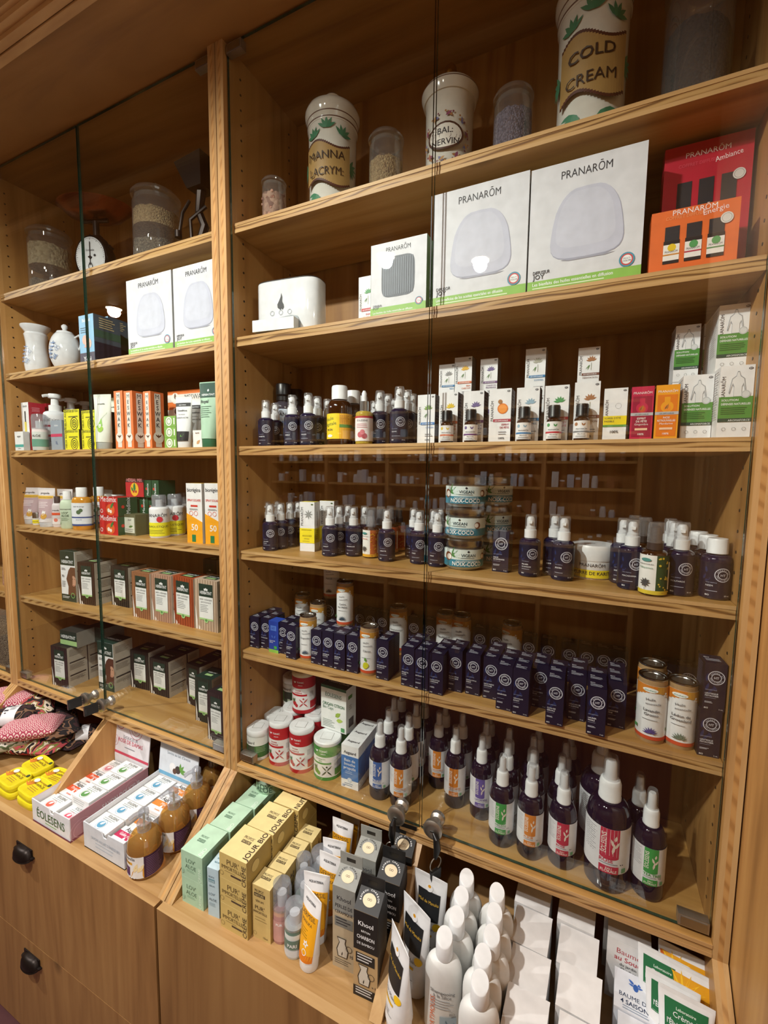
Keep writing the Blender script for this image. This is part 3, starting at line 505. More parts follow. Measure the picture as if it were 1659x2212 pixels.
def lab_kraft(t, r, h):
    Wd = WF*2*math.pi*r*.72
    L = [('r', 0, .10, 1, .80, '#e7e9ea'), ('r', 0, .06, 1, .055, '#c9502c'), *[('r', -.4+.1*k, q, .1, .90-q, '#cf7f2a' if k < 10 else '#c9963c') for k, q in enumerate((.58, .62, .66, .69, .72, .745, .765, .78, .79, .795, .795, .785, .76, .72, .67, .62, .58, .55))], ('d', .42, .83, .2, '#eef2ee', .35), ('t', .42, .815, .05, 'phytofrance', '#3a8a78', 'c', 0, .3), ('d', .84, .8, .035, WH), ('d', .80, .77, .03, WH), ('d', .86, .76, .03, WH), ('d', .83, .78, .015, '#e0b040'),
         ('t', .45, .67, .085, 'Huile', '#4a4a52', 'c', 8, .3, 0), ('t', .52, .61, .07, 'essentielle', '#4a4a52', 'c', 4, .42, 0), ('t', .48, .50, .09, t[0], DK, 'c', 0, .6, .008)]
    if len(t) > 3: L += [('t', .48, .435, .09, t[3], DK, 'c', 0, .6, .008)]
    L += [('l', .25, .38, .45, 1, .05, '#777a80', .014)]
    if t[1] == 'fruit': L += [('d', .45, .23, .12, t[2], 1.1), ('d', .42, .20, .10, t[2]), ('f', .45, .30, .2, .1, 100, '#5f9a3c')]
    else: L += [('f', .48, .17, .2, .04, a, t[2]) for a in range(10, 180, 24)]+[('d', .38+.045*k, .18+.02*(k % 2), .03, t[2]) for k in range(5)]
    L += [('r', .02, .2, .1, .05, '#4f9a5c')]
    return Wd, L
def lab_prop(t, r, h):
    Wd = WF*2*math.pi*r*.7
    return Wd, [('r', 0, 0, 1, 1, t[1]), ('t', .5, .80, .1, t[0], DK, 'c', 0, .6, .01), ('r', 0, .56, 1, .14, t[2]), ('t', .5, .59, .06, t[3], DK, 'c', 0, .66, .02), ('l', .2, .5, .5, 4, .07, '#9a8f92', .02), ('d', .6, .16, .1, t[4], .8), ('f', .56, .2, .16, .1, 60, WH), ('f', .6, .2, .16, .1, 100, WH)]
def lab_soap(t, r, h):
    Wd = WF*2*math.pi*r*.9
    return Wd, [('r', 0, 0, .62, 1, '#e6e4e2'), ('r', .62, 0, .38, 1, '#3a1c3c'), ('t', .3, .84, .07, 'propolia', DK, 'c', 0, .34, .01), ('r', 0, .62, .4, .12, '#e0a42c'), ('t', .2, .65, .035, 'SAVON DOUX', DK, 'c', 0, .3, .02), ('r', 0, .08, .34, .42, '#4a2560'), ('t', .17, .3, .03, 'PROPOLIS', WH, 'c', 0, .24), ('p', [(.36, 0), (.62, 0), (.62, .62), (.48, .55), (.40, .3)], '#d49a3c'), ('f', .44, .3, .2, .08, 70, '#ecd9a8'), ('f', .50, .3, .2, .08, 50, '#ecd9a8'), ('l', .66, .9, .3, 12, .035, '#8a6a8c', .01)]+[('d', .08+.06*k, .05, .018, WH) for k in range(7)]
def lab_shamp(t, r, h):
    Wd = r*2.2
    return Wd, [('t', .5, .86, .09, 'Shampooing', '#555a60', 'c', 0, .66, 0), ('t', .5, .78, .09, 'à la Silice', '#555a60', 'c', 0, .56, 0), ('l', .2, .73, .6, 4, .07, '#9a9ea3', .018), ('t', .32, .08, .12, 'ORTIMOUSS', '#d4622c', 'l', 90, .9, .02), ('r', .45, .1, .4, .3, '#9ab0bd'), ('p', [(.5, .12), (.6, .35), (.7, .2), (.8, .3), (.8, .12)], '#5f7f94'), ('t', .75, .45, .06, 'BIO', '#777', 'c')]
def lab_plain(t, r, h):
    Wd = WF*2*math.pi*r*t[0]
    return Wd, [('r', 0, y, 1, hh, c) for y, hh, c in t[1]]+[('t', .5, y, s, q, c, 'c', 0, .8, .012) for y, s, q, c in t[2]]+(list(t[3]) if len(t) > 3 else [])
LAB = {k[4:]: v for k, v in list(globals().items()) if k.startswith('lab_')}
def shoulder(r, z0, z1, rn, n=5): return [(rn+(r-rn)*math.cos(math.pi/2*k/n)**.8, z0+(z1-z0)*math.sin(math.pi/2*k/n)) for k in range(n+1)]
def ribs(r, z0, z1, m):
    return [(r, z0, m), (r*.96, z0+(z1-z0)*.06, m), (r*.96, z1-(z1-z0)*.08, m), (r*.90, z1, m), (0, z1, m)]
# kind -> (radius, height, list of (part name, profile as function of r,h), label (style, z0, z1 in fractions, radius factor))
def body(r, h, m, base=.05, sh=.55, nk=.62, neck=.42):
    return [(0, 0), (r*.9, 0), (r, base*h*.3)]+shoulder(r, sh*h, nk*h, r*neck)+[(r*neck, (nk+.02)*h), (0, (nk+.02)*h)]
def k_turn(name, loc, rot, dims, style, t, label, cat, group):
    r, h = dims; key = (style, round(r, 4), round(h, 4)); e = empty(name, loc, (0, 0, rot), label, cat, group)
    lt = None
    if style == 'ht':
        part('bottle_body', e, key+('b',), lambda m: m.lathe(body(r, h, 0), 'blue_glass'))
        part('pump', e, key+('p',), lambda m: (m.lathe([(0, .625*h), (r*.58, .625*h), (r*.58, .755*h), (r*.46, .765*h), (r*.44, .80*h), (r*.38, .81*h), (r*.38, .93*h), (r*.25, .965*h), (0, .97*h)], 'white_cap', 20), m.box(-r*.16, r*.16, -r*.62, -r*.2, .86*h, .90*h, 'white_cap')))
        part('clear_cap', e, key+('c',), lambda m: m.lathe([(r*.56, .757*h), (r*.54, .97*h), (r*.48, h), (0, h)], 'clear_plastic', 20))
        lt = ('ht', .03, .56)
    elif style == 'neem':
        part('bottle_body', e, key+('b',), lambda m: m.lathe([(0, 0), (r*.9, 0), (r, .02*h)]+shoulder(r, .64*h, .74*h, r*.5)+[(r*.5, .76*h), (0, .76*h)], 'blue_glass'))
        part('screw_cap', e, key+('c',), lambda m: fluted(m, r*.68, .755*h, h, 'white_cap')); lt = ('ht' if t else None, .04, .62)
    elif style == 'spray':
        gl = 'violet_glass'
        part('bottle_body', e, key+('b',), lambda m: m.lathe([(0, 0), (r*.88, 0), (r*.98, .015*h), (r, .04*h)]+shoulder(r, .50*h, .67*h, r*.42, 7)+[(r*.42, .68*h), (0, .68*h)], gl, 32))
        part('spray_head', e, key+('p',), lambda m: m.lathe([(0, .67*h), (r*.52, .67*h), (r*.52, .685*h), (r*.50, .69*h), (r*.50, .785*h), (r*.44, .815*h), (r*.41, .82*h), (r*.28, .825*h), (r*.25, .95*h), (r*.19, .965*h), (0, .965*h)], 'white_cap', 22))
        part('clear_cap', e, key+('c',), lambda m: m.lathe([(r*.37, .822*h), (r*.34, .97*h), (r*.27, h), (0, h)], 'clear_plastic', 20)); lt = ('eau', .17, .52)
    elif style == 'amberpump':
        capm = t[-1]
        part('bottle_body', e, key+('b', capm), lambda m: m.lathe(body(r, h, 0), 'amber_glass'))
        part('pump', e, key+('p', capm), lambda m: m.lathe([(0, .625*h), (r*.6, .625*h), (r*.6, .74*h), (r*.45, .75*h), (r*.40, .92*h), (r*.2, .95*h), (0, .95*h)], capm, 20))
        part('clear_cap', e, key+('c',), lambda m: m.lathe([(r*.62, .72*h), (r*.58, .97*h), (r*.52, h), (0, h)], 'clear_plastic', 20)); lt = ('calen', .03, .56); t = t[:-1]
    elif style == 'ricin':
        part('bottle_body', e, key+('b',), lambda m: m.lathe(body(r, h, 0, sh=.60, nk=.76, neck=.5), 'amber_glass'))
        part('screw_cap', e, key+('c',), lambda m: fluted(m, r*.64, .77*h, h, 'white_cap')); lt = ('ricin', .10, .52)
    elif style == 'dropper':
        part('bottle_body', e, key+('b',), lambda m: m.lathe(body(r, h, 0, sh=.56, nk=.62, neck=.45), 'oil_yellow'))
        part('dropper', e, key+('c',), lambda m: m.lathe([(0, .62*h), (r*.55, .62*h, 'tin'), (r*.55, .80*h, 'white_cap'), (r*.26, .81*h, 'white_cap'), (r*.30, .95*h, 'white_cap'), (r*.15, h, 'white_cap'), (0, h)], 'tin', 20)); lt = ('rose', .06, .52)
    elif style == 'eo':
        part('bottle_body', e, key+('b',), lambda m: m.lathe([(0, 0), (r*.9, 0), (r, .02*h)]+shoulder(r, .56*h, .64*h, r*.5)+[(r*.5, .66*h), (0, .66*h)], 'amber_glass', 22))
        part('screw_cap', e, key+('c',), lambda m: fluted(m, r*.82, .655*h, h, 'black_plastic')); lt = ('small', .05, .53)
    elif style == 'blacklid':
        part('bottle_body', e, key+('b',), lambda m: m.lathe(body(r, h, 0, sh=.62, nk=.72, neck=.5), 'smoky_glass'))
        part('screw_cap', e, key+('c',), lambda m: m.lathe([(0, .74*h), (r*.62, .74*h), (r*.62, .80*h), (r*.56, .81*h), (r*.66, .83*h), (r*.66, .98*h), (r*.6, h), (0, h)], 'black_plastic', 22))
        lt = ('plain', .16, .60) if t else None
    elif style == 'coco':
        part('glass_jar', e, key+('b',), lambda m: m.lathe([(0, 0), (r*.85, 0), (r*.96, .08*h), (r, .25*h), (r, .62*h), (r*.95, .70*h), (r*.95, .76*h)], 'jar_glass', 36))
        part('coconut_oil', e, key+('o',), lambda m: m.lathe([(0, .02*h), (r*.83, .03*h), (r*.93, .1*h), (r*.97, .25*h), (r*.97, .68*h), (0, .68*h)], '#d8dcd6', 36), kind='stuff')
        part('metal_lid', e, key+('c',), lambda m: m.lathe([(0, .76*h), (r*1.0, .76*h), (r*1.02, .78*h), (r*1.02, .96*h), (r*.97, h), (r*.9, .985*h), (0, .985*h)], 'tin', 36)); lt = ('coco', .13, .68)
    elif style == 'canister':
        part('canister_body', e, key+(t[0],), lambda m: m.lathe([(0, 0), (r, 0), (r, .93*h), (0, .93*h)], t[0], 36))
        part('lid', e, key+('l', t[-1]), lambda m: (m.lathe([(r*1.01, .89*h), (r*1.03, .90*h), (r*1.03, .975*h), (r*.97, h), (0, h)], t[-1], 36), m.box(-r*.42, r*.42, -r*.5, r*.35, h*.998, h*1.006, t[-1]), m.tube([(-r*.42, -r*.5, h*1.004), (r*.42, -r*.5, h*1.004), (r*.42, r*.35, h*1.004), (-r*.42, r*.35, h*1.004)], .0006, '#9a9a96', 4, True)))
        lt = ('tonic', 0, .89); t = t[:-1]
    elif style == 'canister2':
        part('canister_body', e, key+('b',), lambda m: m.lathe([(0, 0), (r, 0), (r, .86*h), (0, .86*h)], '#dfe3de', 36))
        part('lid', e, key+('l',), lambda m: (m.lathe([(r*1.01, .80*h), (r*1.03, .81*h), (r*1.03, .97*h), (r*.97, h), (0, h)], 'white_cap', 36), m.tube([(-r*.42, -r*.4, h*1.004), (r*.42, -r*.4, h*1.004), (r*.42, r*.4, h*1.004), (-r*.42, r*.4, h*1.004)], .0006, '#9a9a96', 4, True)))
        lt = ('aagreen', .02, .78)
    elif style == 'kraft':
        part('tube_body', e, key+('b',), lambda m: m.lathe([(0, 0), (r*.98, 0), (r, .01*h), (r, .978*h), (r*.9, .978*h), (r*.9, .955*h), (0, .955*h)], '#a98a62', 30))
        part('metal_lid', e, key+('l',), lambda m: m.lathe([(r*1.01, .975*h), (r*1.03, .98*h), (r*1.03, h), (r*.90, h), (r*.88, .985*h), (r*.74, .98*h), (r*.7, .968*h, '#4a4036'), (0, .968*h)], 'tin', 30)); lt = ('kraft', 0, 1)
        if t[1] == 'bare': lt = None
    elif style == 'jar':       # low cream jar
        part('jar_body', e, key+(t[0],), lambda m: m.lathe([(0, 0), (r*.93, 0), (r, .08*h), (r, .55*h), (0, .55*h)], t[0], 32))
        part('lid', e, key+(t[1],), lambda m: m.lathe([(0, .55*h), (r*1.02, .55*h), (r*1.03, .6*h), (r*1.03, .93*h), (r*.97, h), (0, h)], t[1], 32)); lt = ('plain', .05, .52) if len(t) > 2 else None; t = t[2] if len(t) > 2 else t
    elif style == 'oilbottle':
        part('bottle_body', e, key+(t[0],), lambda m: m.lathe([(0, 0), (r*.9, 0), (r, .03*h)]+shoulder(r, .66*h, .78*h, r*.5)+[(r*.45, .79*h), (0, .79*h)], t[0], 26, sy=.7))
        part('screw_cap', e, key+(t[1],), lambda m: m.lathe([(0, .78*h), (r*.52, .78*h), (r*.52, .985*h), (r*.48, h), (0, h)], t[1], 22, sy=.9))
        lt = ('plain', .10, .64, .7); t = t[2]
    elif style == 'softbottle':
        part('bottle_body', e, key+(t[0],), lambda m: m.lathe([(0, 0), (r*.85, 0), (r, .04*h)]+shoulder(r, .62*h, .78*h, r*.45)+[(0, .79*h)], t[0], 26, sy=.8))
        part('flip_cap', e, key+(t[1],), lambda m: m.lathe([(0, .78*h), (r*.55, .78*h), (r*.52, .97*h), (r*.46, h), (0, h)], t[1], 22)); lt = ('plain', .08, .62, .8); t = t[2]
    elif style == 'pumpbottle':
        part('bottle_body', e, key+(t[0],), lambda m: m.lathe([(0, 0), (r*.92, 0), (r, .02*h)]+shoulder(r, .64*h, .70*h, r*.4)+[(0, .71*h)], t[0], 26))
        part('pump', e, key+('p',), lambda m: (m.lathe([(0, .69*h), (r*.52, .69*h), (r*.52, .80*h), (r*.34, .81*h), (r*.3, .92*h), (r*.52, .93*h), (r*.56, .98*h), (r*.5, h), (0, h)], 'white_cap', 22), m.tube([(0, 0, .96*h), (-r*.4, -r*.5, .965*h), (-r*.62, -r*.78, .945*h)], r*.14, 'white_cap')))
        lt = ('plain', .08, .62); t = t[1]
    elif style == 'soappump':
        part('bottle_body', e, key+('b',), lambda m: m.lathe([(0, 0), (r*.8, 0), (r*.98, .03*h), (r, .12*h), (r, .40*h)]+shoulder(r, .42*h, .66*h, r*.34, 8)+[(0, .67*h)], 'honey_soap', 36))
        part('pump', e, key+('p',), lambda m: (m.lathe([(0, .66*h), (r*.40, .66*h), (r*.42, .78*h), (r*.30, .80*h), (r*.26, .88*h), (r*.32, .90*h), (r*.30, .97*h), (r*.18, h), (0, h)], 'smoky_plastic', 22), m.tube([(0, 0, .95*h), (-.02, -.014, .94*h), (-.03, -.022, .91*h)], .006, 'smoky_plastic'), m.tube([(0, 0, .02*h), (0, 0, .9*h)], .003, '#c9b98a', 8)))
        lt = ('soap', .06, .40)
    elif style == 'shampoo':
        part('bottle_body', e, key+('b',), lambda m: m.lathe([(0, 0), (r*.9, 0), (r, .04*h)]+shoulder(r, .60*h, .78*h, r*.42, 7)+[(0, .78*h)], '#dfe1df', 30, sy=.62))
        part('flip_cap', e, key+('c',), lambda m: m.loft([[(math.cos(2*math.pi*k/20)*r*rr, math.sin(2*math.pi*k/20)*r*rr, z*h+(math.sin(2*math.pi*k/20)*r*.22 if z > .9 else 0)) for k in range(20)] for rr, z in ((.43, .775), (.46, .79), (.45, .955), (.42, .965))], 'white_cap'))
        if t:
            part('label', e, key+('l',), lambda m: (lambda q: art(m, q[1], q[0], .5*h, lambda u, v, d: (u-q[0]/2, -math.sqrt(max(0, 1-((u-q[0]/2)/r)**2*.8))*r*.62-d-.0006, .06*h+v), nu=8))(LAB['shamp'](t, r, h)))
        return e
    elif style == 'spraycan':
        part('can_body', e, key+('b',), lambda m: m.lathe([(0, 0), (r*.95, 0), (r, .02*h)]+shoulder(r, .66*h, .72*h, r*.6)+[(0, .73*h)], '#e4e6e8', 28))
        part('clear_cap', e, key+('c',), lambda m: m.lathe([(r*.72, .70*h), (r*.72, .96*h), (r*.64, h), (0, h)], 'smoky_plastic', 24))
        part('nozzle', e, key+('n',), lambda m: m.lathe([(0, .72*h), (r*.35, .72*h), (r*.35, .88*h), (0, .88*h)], 'white_cap', 16)); lt = ('plain', .04, .62)
    elif style == 'rollon':
        part('bottle_body', e, key+('b',), lambda m: m.lathe([(0, 0), (r*.8, 0), (r*.95, .04*h), (r, .3*h), (r*.94, .52*h), (0, .52*h)], '#e2e4e6', 28, sy=.8))
        part('cap', e, key+('c',), lambda m: m.lathe([(0, .52*h), (r*.93, .53*h), (r*.96, .6*h), (r*.93, .85*h), (r*.7, .97*h), (0, h)], 'white_cap', 28, sy=.8)); lt = ('plain', .06, .42, .8)
    elif style == 'airless':
        part('bottle_body', e, key+(t[0],), lambda m: m.lathe([(0, 0), (r*.95, 0), (r, .02*h), (r, .50*h, t[1]), (r*.98, .52*h, t[1]), (r*.98, .60*h), (0, .60*h)], t[0], 28))
        part('clear_cap', e, key+('c',), lambda m: m.lathe([(r*1.02, .57*h), (r*1.02, .88*h), (r*.9, .97*h), (r*.4, h), (0, h)], 'smoky_plastic', 26))
        part('pump', e, key+('p',), lambda m: m.lathe([(0, .6*h), (r*.5, .6*h), (r*.5, .8*h), (0, .8*h)], 'white_cap', 16)); lt = ('plain', .06, .46); t = t[2]
    if lt and lt[0]:
        f = lt[3] if len(lt) > 3 else 1
        def lab(m):
            hh = (lt[2]-lt[1])*h; q = LAB[lt[0]](t, r, hh); q = (q[0], [ext(i) for i in q[1]]); g = cyl(r+.0004, q[0], lt[1]*h)
            art(m, q[1], q[0], hh, (lambda u, v, d: (g(u, v, d)[0], g(u, v, d)[1]*f-(0 if f == 1 else .0006), g(u, v, d)[2])), nu=16)
        part('label', e, key+('lab', tt(t)), lab)
    return e
def ext(i):
    """let a band that runs to the edge of the printed field carry on round the bottle"""
    if i[0] != 'r': return i
    x0, x1 = i[1], i[1]+i[3]
    if x0 <= .001: x0 = -.42
    if x1 >= .999: x1 = 1.42
    return ('r', x0, i[2], x1-x0, i[4], i[5])
def fluted(m, r, z0, z1, c):
    n = 40; sec = lambda rr, z, am: [(math.cos(2*math.pi*k/n)*rr*(1+am*(k % 2)), math.sin(2*math.pi*k/n)*rr*(1+am*(k % 2)), z) for k in range(n)]
    m.loft([sec(r, z0, .0), sec(r, z0+(z1-z0)*.12, .0), sec(r*.96, z0+(z1-z0)*.14, .05), sec(r*.95, z1-(z1-z0)*.12, .05), sec(r*.90, z1, 0)], c, smooth=False)

# squeezed tube standing on its cap; t=(body colour, cap colour, art list)
def k_tube(name, loc, rot, dims, style, t, label, cat, group):
    r, h = dims; e = empty(name, loc, rot if isinstance(rot, tuple) else (0, 0, rot), label, cat, group); ch = .13*h; key = ('tube', round(r, 4), round(h, 4))
    part('cap', e, key+(t[1],), lambda m: m.lathe([(0, 0), (r*.80, 0), (r*.84, .01*h), (r*.86, ch), (0, ch)], t[1], 26, sy=.9))
    def sec(q):
        hw = r*(.86+.36*q**.7); hd = r*.80*(1-q)**.8+.0012
        return hw, hd
    def bd(m):
        S_ = []
        for q in (0, .04, .15, .3, .45, .6, .75, .88, .95, .951, 1):
            hw, hd = sec(min(q, .95)/.95); S_.append([(hw*math.cos(2*math.pi*k/28), hd*math.sin(2*math.pi*k/28), ch+(h-ch)*q) for k in range(28)])
        m.loft(S_, t[0])
    part('tube_body', e, key+('b', t[0]), bd)
    if t[2]:
        H = (h-ch)*.98
        def mp(u, v, d):
            q = min(.95, v/(h-ch))/.95; hw, hd = sec(q); x = (u-r)/r; xx = min(.97, abs(x)*.92)*(1 if x > 0 else -1)
            return (xx*hw, -hd*math.sqrt(1-xx*xx)-d-.0006, ch+v)
        part('printed_front', e, key+('a', tt(t[2])), lambda m: art(m, t[2], 2*r, H, mp, nu=10, step=.00005))
    return e
# ---------------- goods with a shape of their own ----------------
def rr3(rot): return rot if isinstance(rot, tuple) else (0, 0, rot)
def k_khool(name, loc, rot, dims, style, t, label, cat, group):
    w, h, d = dims
    def fn(m):
        s = sty_khool(t, w, h); m.box(-w/2, w/2, 0, d, 0, h, s['s'], front=s['c'], top=s['t'])
        z2 = h+.02; vs = [(-w/2, 0, h), (w/2, 0, h), (w/2, d, h), (-w/2, d, h), (-w/2, d*.72, z2), (w/2, d*.72, z2)]
        m.add(vs, [(0, 1, 5, 4), (2, 3, 4, 5), (1, 2, 5), (3, 0, 4)], t[1])
        m.box(-w/2, w/2, d*.71, d*.74, z2-.004, z2+.03, t[1]); m.box(-w*.2, w*.2, d*.705, d*.7095, z2+.010, z2+.019, 'black_plastic')
        art(m, s['fa'], w, h, flat(w)); art(m, s['sa'], d, h, lambda u, v, q: (w/2+q, u, v))
        sl = lambda u, v, q: (u-w/2, v*d*.72/.05, h+v*.02/.05+q+.0006)
        L = [('d', .5, .5, .27, '#d9c9a8', .9), ('c', .5, .5, .36, .07, 'BAMBOU CHARBON', WH if t[2] == 'k' else DK, 190, 14), ('o', .46, .52, .03, .045, '#5a4a3a'), ('o', .55, .52, .03, .045, '#5a4a3a')]
        art(m, L, w, .05, sl)
    return single(name, ('khool', t[2]), fn, loc, rr3(rot), label, cat, group)
def k_glassjar(name, loc, rot, dims, style, t, label, cat, group):
    r, h = dims; e = empty(name, loc, (0, 0, rot), label, cat, group); key = ('gj', round(r, 4), round(h, 4)); nk = .80
    part('glass_body', e, key+('b',), lambda m: m.lathe([(0, 0), (r*.93, 0), (r, .03*h)]+[(r, nk*h-.06*h), (r*.93, nk*h-.02*h), (r*.9, nk*h), (r*.9, nk*h+.02*h)], 'jar_glass', 40))
    def lid(m):
        m.lathe([(r*.84, (nk-.02)*h), (r*.86, (nk+.02)*h), (r*1.03, (nk+.03)*h), (r*1.05, (nk+.05)*h), (r*.98, (nk+.08)*h), (r*.75, (nk+.12)*h), (r*.3, (nk+.14)*h), (0, (nk+.14)*h)], 'jar_glass', 40)
        if t[2]: m.lathe([(r*.10, (nk+.13)*h), (r*.10, (nk+.15)*h), (r*.18, (nk+.165)*h), (r*.18, (nk+.185)*h), (r*.1, h), (0, h)], 'jar_glass', 20)
    part('glass_lid', e, key+('l', t[2]), lid)
    for k, (m_, z0, z1) in enumerate(t[0]):
        def fill(m):
            n = 36; rings = []
            for q, rad in ((0, .96), (.5, .96), (1, .96), (1, .8), (1, .5), (1, .2)):
                rings.append([(math.cos(2*math.pi*i/n)*r*rad*(1+.008*random.random()), math.sin(2*math.pi*i/n)*r*rad*(1+.008*random.random()), (z0+(z1-z0)*q+.01)*h+(random.uniform(-1, 1)*.012*h if q == 1 else 0)+(t[1]*(math.cos(2*math.pi*i/n+2.2))*rad*r if q == 1 else 0)) for i in range(n)])
            m.loft(rings, m_, cap=True)
            rs = t[3]*r
            for i in range(t[4]):
                a, b, z = random.uniform(0, 6.28), (1 if random.random() < .6 else random.random()**.5), random.uniform(z0, z1)
                if b < 1: z = z1
                c = (math.cos(a)*r*b*.9, math.sin(a)*r*b*.9, (z+.01)*h+(t[1]*math.cos(a+2.2)*b*r if b < 1 else 0)); q = random.uniform(.7, 1.2)*rs
                m.lathe([(0, -q), (q*.8, -q*.5), (q*.85, q*.4), (0, q)], m_, 7, c)
        part('filling', e, key+('f', k, t[0]), fill, kind='stuff')
    return e
def k_ceramic(name, loc, rot, dims, style, t, label, cat, group):
    r, h = dims; e = empty(name, loc, (0, 0, rot), label, cat, group); key = ('cer', style)
    band = '#5a3a2c'
    part('jar_body', e, key+('b',), lambda m: m.lathe([(0, 0), (r*1.0, 0), (r*1.04, .015*h), (r*1.0, .04*h), (r*.985, .045*h, band), (r*.985, .05*h), (r*.97, .3*h), (r*1.0, .66*h), (r*1.03, .70*h), (0, .70*h)], 'ceramic', 48))
    if style == 'bal':
        part('lid', e, key+('l',), lambda m: m.lathe([(0, .70*h), (r*1.08, .70*h), (r*1.18, .745*h), (r*1.19, .76*h, band), (r*1.19, .766*h), (r*1.12, .785*h), (r*.95, .80*h, band), (r*.94, .804*h), (r*.6, .82*h), (r*.2, .83*h), (0, .83*h)], 'ceramic', 48))
        part('gilt_knob', e, key+('k',), lambda m: m.lathe([(r*.14, .825*h), (r*.14, .87*h), (r*.26, .92*h), (r*.24, .97*h), (r*.1, h), (0, h)], 'brass', 24))
    else:
        part('lid', e, key+('l',), lambda m: m.lathe([(0, .70*h), (r*1.04, .70*h), (r*1.05, .71*h, band), (r*1.06, .717*h), (r*1.0, .73*h), (r*1.06, .755*h, band), (r*1.07, .762*h), (r*1.13, .79*h), (r*1.15, .82*h), (r*1.08, .855*h), (r*.85, .885*h, band), (r*.83, .888*h), (r*.5, .91*h), (r*.3, .925*h), (r*.24, .94*h), (r*.34, .965*h), (r*.34, .98*h, band), (r*.25, h), (0, h)], 'ceramic', 48))
    Wd = 2*math.pi*r*.34; H = .62*h
    if style == 'bal':
        L = []
        for k in range(20):
            a = 2*math.pi*k/20; L += [('f', .5+.40*math.cos(a), .52+.36*math.sin(a)*Wd/H*1.0, .14, .05, math.degrees(a)+60*(-1)**k, ('#a8744c', '#8a4a6a', '#6a6a9a', '#b08a5a')[k % 4]), ('d', .5+.46*math.cos(a), .52+.44*math.sin(a)*Wd/H, .018, ('#7a3a4a', '#a87a4c')[k % 2])]
        L += [('d', .5, .52, .34, '#4a2c20', .72), ('d', .5, .52, .30, '#e6e4dc', .70), ('t', .5, .54, .11, 'BAL:', DK, 'c', 0, None, .02), ('t', .5, .42, .11, 'NERVIN', DK, 'c', 0, .50, .02)]
        L += [('f', .5, .15, .2, .05, a, '#b0744c') for a in (0, 40, 140, 180, 220, 320)]
    else:
        L = []
        gr = '#3a7a5a'
        for x, y, a0 in ((.22, .84, 100), (.5, .92, 90), (.80, .84, 70), (.95, .5, 0), (.04, .5, 180), (.3, .16, 240), (.7, .14, 290), (.88, .12, 320)): L += [('f', x, y, .20, .06, a0+q, gr) for q in (-60, -30, 0, 30, 60)]
        n = 24
        for k in range(n):
            x = .08+.84*k/n; wv = .05*math.sin(2*math.pi*(k/n)*1.0)
            L += [('r', x, .26+wv, .84/n+.002, .48, '#4a2418'), ('r', x, .285+wv, .84/n+.002, .43, '#a0814c')]
        L += [('t', .5, .54, .15, t[0], '#2c1c10', 'c', 0, .66, .02), ('t', .5, .35, .15, t[1], '#2c1c10', 'c', 0, .6, .02)]
    part('painted_plaque', e, key+('a',), lambda m: art(m, L, Wd, H, cyl(r*1.0+.0016, Wd, .06*h), nu=24, step=.00010))
    return e
def k_pot(name, loc, rot, dims, style, t, label, cat, group):
    r, h = dims; e = empty(name, loc, (0, 0, rot), label, cat, group); b = '#5f7fae'
    def sprig(m):
        L = [('f', .3+.05*k, .2+.12*k, .14, .04, a, b) for k in range(5) for a in (20, 70, 150)]+[('o', .62, .6, .05, .06, b), ('o', .72, .55, .05, .06, b), ('o', .66, .48, .04, .05, b)]+[('f', .5+.05*k, .15+.05*k, .12, .03, a, b) for k in range(3) for a in (30, 100)]
        Wd = 2*r*.9; H = h*.6
        f = (lambda z: r*(.93+.07*math.sin(z/h*6))) if style == 'vase' else (lambda z: r*math.sqrt(max(.1, 1-((z-.42*h)/(.47*h))**2)))
        art(m, L, Wd, H, lambda u, v, d: ((f(v+.12*h)+d+.0022)*math.sin((u-Wd/2)/r-.2), -(f(v+.12*h)+d+.0022)*math.cos((u-Wd/2)/r-.2), v+.12*h), nu=8)
    if style == 'vase':
        pr = [(0, 0), (r*.75, 0), (r*.82, .03*h)]+[(r*(.86+.09*math.sin(q*6.5)), h*(.06+.76*q)) for q in [i/10 for i in range(11)]]+[(r*.78, .86*h), (r*.82, .88*h), (r*1.08, .96*h), (r*1.1, h), (r*1.0, h), (r*.7, .9*h), (0, .9*h)]
        part('pot_body', e, 'vase', lambda m: m.lathe(pr, 'ceramic_white', 40))
    else:
        part('pot_body', e, 'sugar', lambda m: m.lathe([(0, 0), (r*.5, 0), (r*.55, .02*h)]+[(r*math.sqrt(max(.02, 1-((z-.42)/.47)**2)), z*h) for z in [.05+.05*i for i in range(16)]]+[(r*.3, .83*h)], 'ceramic_white', 40))
        part('lid', e, 'sugarlid', lambda m: m.lathe([(r*.55, .80*h), (r*.5, .84*h), (r*.2, .875*h), (r*.12, .89*h), (r*.2, .93*h), (r*.2, .97*h), (r*.1, h), (0, h)], 'ceramic_white', 30))
        part('handle', e, 'sugarh', lambda m: m.tube([(r*.7, 0, .72*h), (r*1.05, 0, .78*h), (r*1.2, 0, .66*h), (r*1.1, 0, .52*h), (r*.92, 0, .46*h)], r*.085, 'ceramic_white', 10))
    part('painted_flowers', e, 'sprig'+style, sprig)
    return e
